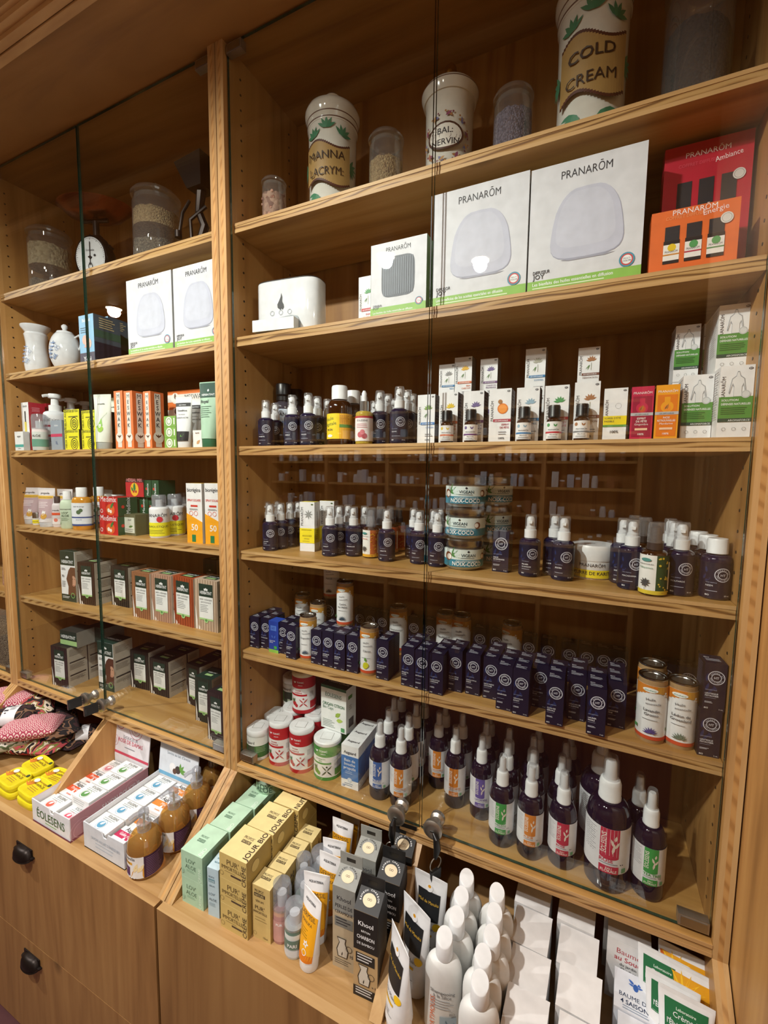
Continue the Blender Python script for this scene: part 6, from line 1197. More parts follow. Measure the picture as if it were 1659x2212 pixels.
goods(k_turn, 'oil_bottle', 'ht', 'bottle', 'blue glass oil bottles on the eye-level shelf', (
((-0.7707,0.045,0.0556),20.0585,(0.0228,0.136),('NOISETTE',), BG+'hazelnut, leftmost on the shelf'),
((-0.7806,0.1,0.0556),19.494,(0.0228,0.136),('HUILE',), BG+'behind the leftmost, beside the pale blue label'),
((-0.6676,0.035,0.0556),18.456,(0.0228,0.143),('NIGELLE',), BG+'right of the pale blue label'),
((-0.6126,0.035,0.0556),17.4571,(0.0228,0.145),('ONAGRE',), BG+'left of the amber bottles'),
((-0.6159,0.085,0.0556),16.8875,(0.0228,0.144),('HUILE',), BG+'second from the amber bottles, set back'),
((-0.6109,0.1311,0.0556),16.252,(0.0228,0.143),('HUILE',), BG+'nearest left of the amber bottles, far back'),
((-0.4639,0.15,0.0556),13.2567,(0.0228,0.132),('HUILE',), BG+'just peeping out right of the dropper bottle'),
((-0.4036,0.0619,0.0556),12.9005,(0.0228,0.142),('PÉPIN',), BG+'right of the dropper bottle'),
((-0.4016,0.1081,0.0556),12.3865,(0.0228,0.141),('HUILE',), BG+'second in file right of the dropper'),
((-0.405,0.1545,0.0556),12.0162,(0.0228,0.136),('HUILE',), BG+'third in file right of the dropper'),
((-0.3335,0.03,0.0556),11.6434,(0.0228,0.142),('SÉSAME',), BG+'front of the rightmost file'),
((-0.333,0.08,0.0556),11.1476,(0.0228,0.142),('HUILE',), BG+'second of the rightmost file'),
((-0.3368,0.1264,0.0556),10.8139,(0.0228,0.14),('HUILE',), BG+'rear of the rightmost file, beside the white cartons'),
))
goods(k_turn, 'oil_bottle', 'blacklid', 'bottle', 'tall dark bottles with black lids', (
((-0.7944,0.1579,0.0556),18.9934,(0.036,0.205),(1,((0,0.35, '#4a7ab8'),(0.35,0.65, '#cfdceb')),((0.42,0.12, 'NOIR', '#2f5a9a'),(0.75,0.09, 'CLAN', '#2b2c33'))), 'dark bottle with black lid and pale blue label on the left'),
((-0.7999,0.2305,0.0556),18.2382,(0.036,0.2), None, 'dark bottle with black lid, plain, in the shade behind'),
))
goods(k_turn, 'oil_bottle', 'ricin', 'bottle', 'amber bottles with ribbed white caps', (
((-0.5141,0.04,0.0556),10.8359,(0.0335,0.158),('RICIN',), 'amber bottle with ribbed white cap, front one with the full yellow label'),
((-0.5104,0.1076,0.0556),10.2359,(0.0335,0.156),('RICIN',), 'amber bottle with ribbed white cap, second one behind'),
((-0.5215,0.1745,0.0556),9.8902,(0.0335,0.152),('RICIN',), 'amber bottle with ribbed white cap, rear one'),
))
goods(k_turn, 'dropper_bottle', 'dropper', 'bottle', None, (
((-0.4309,0.025,0.0556),13.9061,(0.0225,0.138),('x',), 'small yellow oil bottle with silver and white dropper'),
))
goods(k_carton, 'scent_carton', 'prana', 'box', 'diffusing blend cartons', (
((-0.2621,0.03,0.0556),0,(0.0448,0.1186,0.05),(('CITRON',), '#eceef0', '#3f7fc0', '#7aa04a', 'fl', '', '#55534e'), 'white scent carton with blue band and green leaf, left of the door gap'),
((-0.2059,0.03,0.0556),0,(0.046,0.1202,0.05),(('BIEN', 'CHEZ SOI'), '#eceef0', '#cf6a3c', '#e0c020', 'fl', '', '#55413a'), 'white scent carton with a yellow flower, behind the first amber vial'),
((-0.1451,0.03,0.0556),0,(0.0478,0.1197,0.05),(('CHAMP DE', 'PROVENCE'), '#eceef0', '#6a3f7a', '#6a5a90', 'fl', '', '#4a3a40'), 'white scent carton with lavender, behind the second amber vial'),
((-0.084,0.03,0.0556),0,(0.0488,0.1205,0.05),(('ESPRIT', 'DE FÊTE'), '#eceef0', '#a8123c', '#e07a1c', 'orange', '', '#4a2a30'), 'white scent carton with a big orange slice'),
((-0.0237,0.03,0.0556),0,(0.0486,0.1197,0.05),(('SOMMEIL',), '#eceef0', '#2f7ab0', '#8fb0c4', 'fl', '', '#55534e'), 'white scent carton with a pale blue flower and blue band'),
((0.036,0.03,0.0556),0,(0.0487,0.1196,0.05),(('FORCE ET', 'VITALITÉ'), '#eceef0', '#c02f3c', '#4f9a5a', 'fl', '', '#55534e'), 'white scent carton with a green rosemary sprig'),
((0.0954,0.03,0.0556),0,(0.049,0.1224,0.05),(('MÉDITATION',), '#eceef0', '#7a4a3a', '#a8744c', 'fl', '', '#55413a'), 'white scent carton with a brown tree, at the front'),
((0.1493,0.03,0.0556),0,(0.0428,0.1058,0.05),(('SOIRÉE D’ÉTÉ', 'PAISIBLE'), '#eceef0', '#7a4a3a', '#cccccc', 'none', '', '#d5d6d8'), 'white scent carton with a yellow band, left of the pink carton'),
((0.197,0.03,0.0556),0,(0.039,0.1057,0.05),(('ESPRIT', 'DE FÊTE', 'Gingembre'), '#c2224a', '#888888', '#c9502c', 'x', '#9a1438', '#7a1a34'), 'pink-red scent carton with a bottle silhouette'),
((0.2396,0.03,0.0556),0,(0.0396,0.1061,0.05),(('NOS', 'RETROUVAILLES', 'Mandarine'), '#eda21c', '#888888', '#f0902c', 'x', '#e07a10', '#a8641c'), 'orange-yellow scent carton with a bottle silhouette'),
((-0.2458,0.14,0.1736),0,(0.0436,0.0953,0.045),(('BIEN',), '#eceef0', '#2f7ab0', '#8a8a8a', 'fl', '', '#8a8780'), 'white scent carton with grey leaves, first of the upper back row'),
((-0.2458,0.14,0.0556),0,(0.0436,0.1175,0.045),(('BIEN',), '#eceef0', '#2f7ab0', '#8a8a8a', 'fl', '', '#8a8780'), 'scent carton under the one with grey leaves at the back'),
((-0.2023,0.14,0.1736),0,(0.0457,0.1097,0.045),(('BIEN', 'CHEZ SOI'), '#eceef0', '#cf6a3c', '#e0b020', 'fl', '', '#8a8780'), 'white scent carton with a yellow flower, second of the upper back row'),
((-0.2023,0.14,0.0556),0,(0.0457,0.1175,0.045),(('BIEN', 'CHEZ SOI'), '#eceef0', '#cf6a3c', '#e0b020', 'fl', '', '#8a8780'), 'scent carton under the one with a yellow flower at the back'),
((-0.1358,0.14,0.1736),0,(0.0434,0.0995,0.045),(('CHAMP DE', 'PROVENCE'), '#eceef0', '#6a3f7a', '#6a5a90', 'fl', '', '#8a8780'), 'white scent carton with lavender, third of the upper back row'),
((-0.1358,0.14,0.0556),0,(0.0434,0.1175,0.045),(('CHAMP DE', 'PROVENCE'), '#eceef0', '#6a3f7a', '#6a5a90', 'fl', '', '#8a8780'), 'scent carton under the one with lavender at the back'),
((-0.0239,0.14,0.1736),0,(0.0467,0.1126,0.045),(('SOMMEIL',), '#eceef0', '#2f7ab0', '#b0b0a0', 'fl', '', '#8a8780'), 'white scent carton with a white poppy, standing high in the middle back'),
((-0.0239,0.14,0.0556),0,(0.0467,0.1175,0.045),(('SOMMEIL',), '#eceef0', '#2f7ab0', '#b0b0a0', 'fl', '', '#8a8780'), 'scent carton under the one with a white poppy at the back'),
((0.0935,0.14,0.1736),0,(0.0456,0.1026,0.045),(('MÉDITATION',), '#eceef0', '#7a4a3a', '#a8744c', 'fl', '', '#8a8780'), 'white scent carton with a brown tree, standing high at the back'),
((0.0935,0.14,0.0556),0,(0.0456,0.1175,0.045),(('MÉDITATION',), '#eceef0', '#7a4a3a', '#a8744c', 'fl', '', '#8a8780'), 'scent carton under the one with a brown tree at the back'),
))
goods(k_turn, 'essential_oil_vial', 'eo', 'bottle', 'amber vials with black caps', (
((-0.203,0.012,0.0556),10.3045,(0.0148,0.0745),('MÉLANGE', '#e0c020', '#cf6a3c'), 'small amber vial with black cap, first from the left, before the yellow flower carton'),
((-0.1457,0.012,0.0556),8.5031,(0.0148,0.0745),('MÉLANGE', '#6a5a90', '#6a3f7a'), 'small amber vial with black cap, second from the left, before the lavender carton'),
((-0.0282,0.012,0.0556),4.6589,(0.0148,0.0745),('MÉLANGE', '#8fb0c4', '#2f7ab0'), 'small amber vial with black cap, third, before the blue flower carton'),
((0.0336,0.012,0.0556),2.5848,(0.0148,0.0745),('MÉLANGE', '#4f9a5a', '#c02f3c'), 'small amber vial with black cap, fourth, before the rosemary carton'),
((0.088,0.012,0.0556),0.739,(0.0148,0.0745),('MÉLANGE', '#a8744c', '#8a8a8a'), 'small amber vial with black cap, fifth, before the brown tree carton'),
))
goods(k_carton, 'solution_carton', 'solution', 'box', 'green and white solution cartons', (
((0.2918,0.05,0.0556),0,(0.0503,0.125,0.055),('x',), 'green and white body-outline carton, shaded one right of the orange carton'),
((0.3432,0.012,0.0556),0,(0.0503,0.1298,0.055),('x',), 'green and white body-outline carton, lit one at the front right corner'),
((0.2794,0.12,0.1816),0,(0.0436,0.115,0.055),('x',), 'green and white body-outline carton, upper left one'),
((0.2794,0.12,0.0556),0,(0.0436,0.125,0.055),('x',), 'green and white body-outline carton, under the upper left one'),
((0.3465,0.075,0.1864),0,(0.0505,0.1272,0.055),('x',), 'green and white body-outline carton, topmost one at the right'),
((0.3465,0.131,0.1864),0,(0.0505,0.1272,0.055),('x',), 'green and white body-outline carton, second in the upper file at the right'),
((0.3435,0.187,0.1864),0,(0.0505,0.1272,0.055),('x',), 'green and white body-outline carton, third in the upper file at the right'),
((0.3465,0.075,0.0556),0,(0.0503,0.1298,0.055),('x',), 'green and white body-outline carton, first behind the lit one at the lower right'),
((0.3435,0.131,0.0556),0,(0.0503,0.1298,0.055),('x',), 'green and white body-outline carton, second behind the lit one at the lower right'),
((0.3405,0.187,0.0556),0,(0.0503,0.1298,0.055),('x',), 'green and white body-outline carton, third behind the lit one at the lower right'),
))
goods(k_carton, 'scent_carton', 'prana', 'box', None, (
((-0.4714,0.11,0.3676),0,(0.0479,0.1503,0.05),(('ÉNERGIE', 'ET VITALITÉ'), '#eceef0', '#c02f3c', '#4f9a5a', 'fl', ''), 'white scent carton half hidden behind the smallest diffuser box'),
))
goods(k_carton, 'diffuser_box', 'joy', 'box', 'white diffuser boxes', (
((-0.3382,0.02,0.3676),0,(0.147,0.1764,0.09),('POP', 'Les bienfaits des huiles essentielles en diffusion', 'DIFFUSEUR'), 'smallest diffuser box, with a dark ribbed diffuser picture'),
((-0.1428,0.018,0.3676),0,(0.2125,0.2542,0.11),('JOY', 'Los beneficios de los aceites esenciales en difusión', 'DIFUSOR'), 'white diffuser box left of the largest one, across the door gap'),
((0.0729,0.018,0.3676),0,(0.2121,0.251,0.11),('JOY', 'Les bienfaits des huiles essentielles en diffusion', 'DIFFUSEUR'), 'largest-looking white diffuser box, left of the red and orange gift boxes'),
((-1.2296,0.02,0.3664),0,(0.2162,0.2474,0.11),('JOY', 'Los beneficios de los aceites esenciales en difusión', 'DIFUSOR'), 'white diffuser box in the left cabinet, the left of the pair'),
((-1.0135,0.02,0.3664),0,(0.1994,0.2467,0.11),('JOY', 'Les bienfaits des huiles essentielles en diffusion', 'DIFFUSEUR'), 'white diffuser box in the left cabinet, cut by the upright post'),
))
goods(k_carton, 'gift_box', 'coffret', 'box', None, (
((0.2877,0.1,0.3676),0,(0.1448,0.2729,0.04),('#b5132f', '#cf4458', 'Ambiance', ('#e0c020', '#8a8a8a', '#e07a1c'),('#c98a3c', '#9a8a90', '#7a1a30')), 'red gift box with three vial pictures, behind the orange one'),
((0.2609,0.02,0.3676),0,(0.1373,0.1152,0.04),('#dc6a2c', '#e8925c', 'Énergie', ('#e0c020', '#4f9a5a', '#4f9a5a'),('#c98a3c', '#b02f4a', '#5a8a5a')), 'orange gift box with three vial pictures'),
))
goods(k_carton, 'bath_box', 'plain', 'box', 'baby bath boxes', (
((-1.5811,0.03,0.3664),0,(0.0853,0.1758,0.1),('#7fb4d8', '#4a5560', '#6f8f9f', ((0,0.24, '#2a1c3c'),),((0.86,0.14, 'Bébé d', '#eceef0'),(0.07,0.2, 'Yoni', '#eceef0')),(('d', 0.4,0.5,0.2, '#e0a896'),('d', 0.6,0.42,0.22, '#e6b4a2'),('f', 0.3,0.35,0.5,0.12,20, '#dc9a88'),('l', 0.1,0.75,0.5,3,0.09, '#3a5a70', 0.03)),(('r', 0,0.55,1,0.15, '#3f5a4a'),('r', 0,0.1,1,0.35, '#2a2430'),('l', 0.2,0.95,0.6,5,0.08, '#c9b98a', 0.03))), 'pale blue baby bath box with dark landscape side'),
((-1.6525,0.135,0.3664),0,(0.0731,0.2084,0.09),('#7fb4d8', '#4a5560', '#6f8f9f', ((0,0.24, '#2a1c3c'),),((0.86,0.14, 'Bébé d', '#eceef0'),(0.07,0.2, 'Yoni', '#eceef0')),(('d', 0.4,0.5,0.2, '#e0a896'),('d', 0.6,0.42,0.22, '#e6b4a2'),('f', 0.3,0.35,0.5,0.12,20, '#dc9a88'),('l', 0.1,0.75,0.5,3,0.09, '#3a5a70', 0.03)),(('r', 0,0.55,1,0.15, '#3f5a4a'),('r', 0,0.1,1,0.35, '#2a2430'),('l', 0.2,0.95,0.6,5,0.08, '#c9b98a', 0.03))), 'second dark-sided bath box right of the pale blue one'),
))
goods(k_carton, 'cream_carton', 'plain', 'box', None, (
((-2.0075,0,0.0555),0,(0.0619,0.0764,0.022),('#e6e8e8', '#c9cbcb', '#dddddd', ((0.18,0.14, '#3fa8a0'),),((0.7,0.14, 'argan', '#555555'),(0.08,0.1, 'crème', '#777777'))), 'smallest white carton with a turquoise strip at the far left'),
))
goods(k_carton, 'serum_carton', 'plain', 'box', None, (
((-2.0053,0.026,0.0555),0,(0.0515,0.1967,0.06),('#e9e9ea', '#a8122c', '#a8122c', (),((0.9,0.14, 'SÉRUM', '#2b2c33'),),(('r', 0.35,0.2,0.3,0.4, '#d9c95a'),('r', 0.42,0.6,0.16,0.22, '#26262a'),('l', 0.15,0.12,0.7,2,0.08, '#888888', 0.03)),(('l', 0.2,0.9,0.6,4,0.08, '#d98a96', 0.03),)), 'tall white carton with red sides and a dropper picture'),
((-2.0184,0.1,0.0555),0,(0.0468,0.2032,0.06),('#a8122c', '#8f0f24', '#a8122c', (),()), 'plain red carton behind the pump bottles'),
))
goods(k_turn, 'airless_bottle', 'airless', 'bottle', None, (
((-1.8953,0.02,0.0555),31.5185,(0.0265,0.1456),('#cfd6d2', '#e9dfe0', (1,((0.1,0.5, '#5f9a86'),),((0.75,0.1, 'ALOE', '#2b2c33'),))), 'pinkish clear airless bottle at the left end'),
))
goods(k_turn, 'lotion_bottle', 'pumpbottle', 'bottle', 'white pump lotion bottles', (
((-1.9091,0.0879,0.0555),30.8404,(0.042,0.2331),('#dfe3e8', (1,((0,0.38, '#9aa6b8'),(0.38,0.62, '#e3e4e6'),(0.3,0.07, '#b0304a'),(0.62,0.06, '#b0304a')),((0.8,0.09, 'micellaire', '#2b2c33'),(0.15,0.1, '1L', '#2b2c33')))), 'white pump bottle with grey-blue label, front one'),
((-1.9401,0.1669,0.0555),30.1745,(0.042,0.2299),('#dfe3e8', (1,((0,0.38, '#9aa6b8'),(0.38,0.62, '#e3e4e6'),(0.3,0.07, '#b0304a'),(0.62,0.06, '#b0304a')),((0.8,0.09, 'micellaire', '#2b2c33'),(0.15,0.1, '1L', '#2b2c33')))), 'white pump bottle behind the upper yellow cartons'),
((-1.9701,0.2462,0.0555),29.5356,(0.042,0.2288),('#dfe3e8', (1,((0,0.38, '#9aa6b8'),(0.38,0.62, '#e3e4e6'),(0.3,0.07, '#b0304a'),(0.62,0.06, '#b0304a')),((0.8,0.09, 'micellaire', '#2b2c33'),(0.15,0.1, '1L', '#2b2c33')))), 'white pump bottle farthest right and back'),
))
goods(k_carton, 'lotion_carton', 'plain', 'box', None, (
((-1.7928,0.025,0.0555),0,(0.0745,0.1162,0.05),('#8f9ba8', '#7f8a96', '#a9b0b8', ((0.45,0.1, '#c02f5a'),),((0.8,0.1, 'lotion', '#eceef0'),(0.2,0.16, '1L', '#2a4a8a'))), 'grey-blue carton in front of the first pump bottle'),
))
goods(k_carton, 'snail_cream_carton', 'plain', 'box', 'yellow snail cartons', (
((-1.7028,0.03,0.0555),0,(0.0909,0.0773,0.075),('#e6e01c', '#2a2c20', '#cfd01c', (),((0.86,0.1, 'CONTOUR DES YEUX', '#2b2c33'),),(('o', 0.66,0.3,0.22,0.25, '#23241c'),('o', 0.66,0.3,0.13,0.16, '#23241c'),('o', 0.66,0.3,0.05,0.08, '#23241c'),('r', 0.3,0.62,0.6,0.05, '#6a6a1c'),('t', 0.14,0.1,0.1, 'HELIX ACTIVE', '#4a4a14', 'l', 90,0.9))), 'bright yellow carton with a snail spiral, lower left one'),
((-1.699,0.03,0.1333),0,(0.0967,0.0757,0.075),('#e6e01c', '#2a2c20', '#cfd01c', (),((0.86,0.1, 'CONTOUR DES YEUX', '#2b2c33'),),(('o', 0.66,0.3,0.22,0.25, '#23241c'),('o', 0.66,0.3,0.13,0.16, '#23241c'),('o', 0.66,0.3,0.05,0.08, '#23241c'),('r', 0.3,0.62,0.6,0.05, '#6a6a1c'),('t', 0.14,0.1,0.1, 'HELIX ACTIVE', '#4a4a14', 'l', 90,0.9))), 'bright yellow carton with a snail spiral, upper left one'),
((-1.5987,0.03,0.0555),0,(0.0828,0.0741,0.075),('#e6e01c', '#2a2c20', '#cfd01c', (),((0.86,0.1, 'CONTOUR DES YEUX', '#2b2c33'),),(('o', 0.66,0.3,0.22,0.25, '#23241c'),('o', 0.66,0.3,0.13,0.16, '#23241c'),('o', 0.66,0.3,0.05,0.08, '#23241c'),('r', 0.3,0.62,0.6,0.05, '#6a6a1c'),('t', 0.14,0.1,0.1, 'HELIX ACTIVE', '#4a4a14', 'l', 90,0.9))), 'bright yellow carton with a snail spiral, lower right one'),
((-1.5942,0.03,0.1301),0,(0.0824,0.0709,0.075),('#e6e01c', '#2a2c20', '#cfd01c', (),((0.86,0.1, 'CONTOUR DES YEUX', '#2b2c33'),),(('o', 0.66,0.3,0.22,0.25, '#23241c'),('o', 0.66,0.3,0.13,0.16, '#23241c'),('o', 0.66,0.3,0.05,0.08, '#23241c'),('r', 0.3,0.62,0.6,0.05, '#6a6a1c'),('t', 0.14,0.1,0.1, 'HELIX ACTIVE', '#4a4a14', 'l', 90,0.9))), 'bright yellow carton with a snail spiral, upper right one'),
))
goods(k_tube, 'cream_tube', 'tube', 'tube', 'bee tubes', (
((-1.5079,0.03,0.0555),15,(0.03,0.1981),('#dfe6da', '#a9b0ac', (('t', 0.5,0.8,0.1, 'propolia', '#2b2c33', 'c', 0,0.6,0.01),('p', ((0,0.68),(0.9,0.62),(0.6,0.5),(0.7,0.35),(0.3,0.3),(0,0.4)), '#7fb83c'),('d', 0.55,0.28,0.2, '#9ac84c'),('f', 0.5,0.3,0.26,0.14,70, '#eceef0'),('f', 0.55,0.3,0.26,0.14,110, '#eceef0'))), 'green and white tube with a bee, front one'),
((-1.6263,0.145,0.0555),15,(0.03,0.2104),('#dfe6da', '#a9b0ac', (('t', 0.5,0.8,0.1, 'propolia', '#2b2c33', 'c', 0,0.6,0.01),('p', ((0,0.68),(0.9,0.62),(0.6,0.5),(0.7,0.35),(0.3,0.3),(0,0.4)), '#7fb83c'),('d', 0.55,0.28,0.2, '#9ac84c'),('f', 0.5,0.3,0.26,0.14,70, '#eceef0'),('f', 0.55,0.3,0.26,0.14,110, '#eceef0'))), 'green and white tube, behind the front bee one'),
))
goods(k_carton, 'toothpaste_carton', 'meswak', 'box', 'orange toothpaste cartons', (
((-1.4049,0.02,0.0555),0,(0.0465,0.2021,0.05),('x',), 'upright orange carton with vertical lettering, first on the left'),
((-1.3524,0.02,0.0555),0,(0.0437,0.1985,0.05),('x',), 'upright orange carton with vertical lettering, second from the left'),
((-1.2562,0.02,0.0555),0,(0.0365,0.191,0.05),('x',), 'upright orange carton with vertical lettering, third, after a gap'),
((-1.4448,0.085,0.0555),0,(0.05,0.1948,0.04),('x',), 'upright orange carton with vertical lettering, behind the first pair'),
((-1.3343,0.085,0.0555),0,(0.05,0.1948,0.04),('x',), 'upright orange carton with vertical lettering, behind the third one'),
))
goods(k_carton, 'toothpaste_carton', 'plain', 'box', 'orange toothpaste cartons', (
((-1.1949,0.13,0.0555),0,(0.1929,0.052,0.05),('#e07a3c', '#cf6a30', '#e4864c', ((0.25,0.5, '#dcd9d2'),),(),(('t', 0.45,0.38,0.09, 'MESWAK', '#2b2c33', 'l', 0,0.5,0.02),('d', 0.2,0.5,0.1, '#e6e2da'),('f', 0.2,0.42,0.12,0.05,90, '#5b3a22'))), 'orange carton lying flat at the back, bottom'),
((-1.1949,0.13,0.108),0,(0.1929,0.052,0.05),('#e07a3c', '#cf6a30', '#e4864c', ((0.25,0.5, '#dcd9d2'),),(),(('t', 0.45,0.38,0.09, 'MESWAK', '#2b2c33', 'l', 0,0.5,0.02),('d', 0.2,0.5,0.1, '#e6e2da'),('f', 0.2,0.42,0.12,0.05,90, '#5b3a22'))), 'orange carton lying flat at the back, third from the top'),
((-1.1949,0.13,0.1605),0,(0.1929,0.052,0.05),('#e07a3c', '#cf6a30', '#e4864c', ((0.25,0.5, '#dcd9d2'),),(),(('t', 0.45,0.38,0.09, 'MESWAK', '#2b2c33', 'l', 0,0.5,0.02),('d', 0.2,0.5,0.1, '#e6e2da'),('f', 0.2,0.42,0.12,0.05,90, '#5b3a22'))), 'orange carton lying flat at the back, second from the top'),
((-1.1949,0.13,0.213),0,(0.1929,0.052,0.05),('#e07a3c', '#cf6a30', '#e4864c', ((0.25,0.5, '#dcd9d2'),),(),(('t', 0.45,0.38,0.09, 'MESWAK', '#2b2c33', 'l', 0,0.5,0.02),('d', 0.2,0.5,0.1, '#e6e2da'),('f', 0.2,0.42,0.12,0.05,90, '#5b3a22'))), 'orange carton lying flat at the back, topmost'),
))
goods(k_carton, 'soap_carton', 'plain', 'box', 'small green cartons', (
((-1.1612,0.03,0.0555),0,(0.0572,0.035,0.06),('#7fae4c', '#5f8a3c', '#9ac060', (),(),(('d', 0.42,0.5,0.26, '#e6ebdf'),('o', 0.42,0.5,0.14,0.18, '#5f8a3c'),('r', 0.8,0.2,0.1,0.6, '#e6ebdf'))), 'small green carton, bottom of the stack of three'),
((-1.1612,0.03,0.091),0,(0.0572,0.035,0.06),('#7fae4c', '#5f8a3c', '#9ac060', (),(),(('d', 0.42,0.5,0.26, '#e6ebdf'),('o', 0.42,0.5,0.14,0.18, '#5f8a3c'),('r', 0.8,0.2,0.1,0.6, '#e6ebdf'))), 'small green carton, middle of the stack of three'),
((-1.1612,0.03,0.1265),0,(0.0572,0.035,0.06),('#7fae4c', '#5f8a3c', '#9ac060', (),(),(('d', 0.42,0.5,0.26, '#e6ebdf'),('o', 0.42,0.5,0.14,0.18, '#5f8a3c'),('r', 0.8,0.2,0.1,0.6, '#e6ebdf'))), 'small green carton, top of the stack of three'),
))
goods(k_tube, 'cream_tube', 'tube', 'tube', 'charcoal toothpaste tubes', (
((-1.0877,0.025,0.0555),8,(0.0265,0.1628),('#e3e5e6', '#e3e5e6', (('r', 0,0.8,1,0.08, '#26262a'),('t', 0.5,0.82,0.06, 'AQUATERRA', '#eceef0', 'c', 0,0.8),('t', 0.5,0.68,0.12, 'Dentifrice', '#2b2c33', 'c', 0,0.8,0.01),('t', 0.5,0.6,0.07, 'blanchissant', '#2b2c33', 'c', 0,0.7,0),('t', 0.5,0.52,0.08, 'CHARBON ACTIF', '#2b2c33', 'c', 0,0.86,0.01),('r', 0,0,1,0.22, '#1c1c1e'),('f', 0.5,0.1,0.3,0.16,30, '#5f9a3c'))), 'white toothpaste tube with black foot, front one'),
((-1.0875,0.075,0.0555),8,(0.0265,0.1628),('#e3e5e6', '#e3e5e6', (('r', 0,0.8,1,0.08, '#26262a'),('t', 0.5,0.82,0.06, 'AQUATERRA', '#eceef0', 'c', 0,0.8),('t', 0.5,0.68,0.12, 'Dentifrice', '#2b2c33', 'c', 0,0.8,0.01),('t', 0.5,0.6,0.07, 'blanchissant', '#2b2c33', 'c', 0,0.7,0),('t', 0.5,0.52,0.08, 'CHARBON ACTIF', '#2b2c33', 'c', 0,0.86,0.01),('r', 0,0,1,0.22, '#1c1c1e'),('f', 0.5,0.1,0.3,0.16,30, '#5f9a3c'))), 'white toothpaste tube with black foot, rear one'),
))
goods(k_carton, 'soap_carton', 'plain', 'box', None, (
((-1.0169,0.012,0.0555),0,(0.0395,0.0537,0.03),('#e6e4e0', '#c9c6c0', '#dddddd', (),((0.8,0.13, 'karité', '#8a5a3c'),),(('f', 0.4,0.2,0.5,0.25,40, '#c99a6c'),)), 'tiny white carton before the toothpaste tubes'),
))
goods(k_tube, 'hair_cream_tube', 'tube', 'tube', None, (
((-0.979,0.03,0.0555),5,(0.032,0.203),('#a8cbb0', '#2f6a4a', (('r', 0,0.74,1,0.26, '#1f4a3c'),('t', 0.5,0.77,0.1, 'HERBATINT', '#eceef0', 'c', 0,0.8,0.01),('f', 0.5,0.84,0.14,0.1,90, '#eceef0'),('t', 0.1,0.64,0.16, 'Royal', '#2b2c33', 'l', 0,0.6,0.02),('l', 0.1,0.58,0.7,6,0.1, '#5a7a66', 0.025))), 'pale green hair cream tube beside the post'),
))
goods(k_tube, 'cream_tube', 'tube', 'tube', 'shampoo tubes', (
((-2.058,0.055,-0.2536),25,(0.034,0.155),('#d9d4d6', '#c9ccd2', (('r', 0,0.12,1,0.62, '#b8a0a8'),('r', 0,0.7,1,0.09, '#e0b43c'),('t', 0.5,0.84,0.12, 'propolia', '#2b2c33', 'c', 0,0.7,0.01),('t', 0.5,0.72,0.07, 'SHAMPOOING DOUX', '#2b2c33', 'c', 0,0.9,0.01),('l', 0.1,0.6,0.7,4,0.09, '#e6dde0', 0.03),('d', 0.62,0.18,0.2, '#c9983c', 0.8),('f', 0.55,0.2,0.3,0.16,60, '#eceef0'),('f', 0.6,0.2,0.3,0.16,100, '#eceef0'),('d', 0.2,0.1,0.04, '#eceef0'),('d', 0.3,0.14,0.04, '#eceef0'))), 'mauve and yellow shampoo tube at the left end'),
((-1.8939,0.03,-0.2536),12,(0.036,0.158),('#d9d4d6', '#c9ccd2', (('r', 0,0.12,1,0.62, '#b8a0a8'),('r', 0,0.7,1,0.09, '#e0b43c'),('t', 0.5,0.84,0.12, 'propolia', '#2b2c33', 'c', 0,0.7,0.01),('t', 0.5,0.72,0.07, 'SHAMPOOING DOUX', '#2b2c33', 'c', 0,0.9,0.01),('l', 0.1,0.6,0.7,4,0.09, '#e6dde0', 0.03),('d', 0.62,0.18,0.2, '#c9983c', 0.8),('f', 0.55,0.2,0.3,0.16,60, '#eceef0'),('f', 0.6,0.2,0.3,0.16,100, '#eceef0'),('d', 0.2,0.1,0.04, '#eceef0'),('d', 0.3,0.14,0.04, '#eceef0'))), 'mauve and yellow shampoo tube, widest and frontmost'),
((-1.9326,0.12,-0.2536),12,(0.034,0.15),('#d9d4d6', '#c9ccd2', (('r', 0,0.12,1,0.62, '#b8a0a8'),('r', 0,0.7,1,0.09, '#e0b43c'),('t', 0.5,0.84,0.12, 'propolia', '#2b2c33', 'c', 0,0.7,0.01),('t', 0.5,0.72,0.07, 'SHAMPOOING DOUX', '#2b2c33', 'c', 0,0.9,0.01),('l', 0.1,0.6,0.7,4,0.09, '#e6dde0', 0.03),('d', 0.62,0.18,0.2, '#c9983c', 0.8),('f', 0.55,0.2,0.3,0.16,60, '#eceef0'),('f', 0.6,0.2,0.3,0.16,100, '#eceef0'),('d', 0.2,0.1,0.04, '#eceef0'),('d', 0.3,0.14,0.04, '#eceef0'))), 'shampoo tube behind the dark pump bottle'),
))
goods(k_turn, 'balm_jar', 'jar', 'jar', None, (
((-1.9975,0.0424,-0.2536),31.8402,(0.016,0.052),('#d9d9d2', 'tin', (0.9,((0.2,0.6, '#e6d81c'),),((0.4,0.1, 'propolia', '#2b2c33'),))), 'tiny glass jar with yellow label in front of the shampoo tubes'),
))
goods(k_turn, 'lotion_bottle', 'oilbottle', 'bottle', None, (
((-1.8486,0.043,-0.2536),30.9811,(0.0205,0.125),('#d6cfd2', '#3a2c30', (0.8,((0,0.3, '#e3dfe0'),(0.55,0.14, '#d9502c')),((0.8,0.1, 'propolia', '#2b2c33'),),(('d', 0.5,0.25,0.13, '#d97a6a'),))), 'small dark-topped bottle with a red bee label'),
))
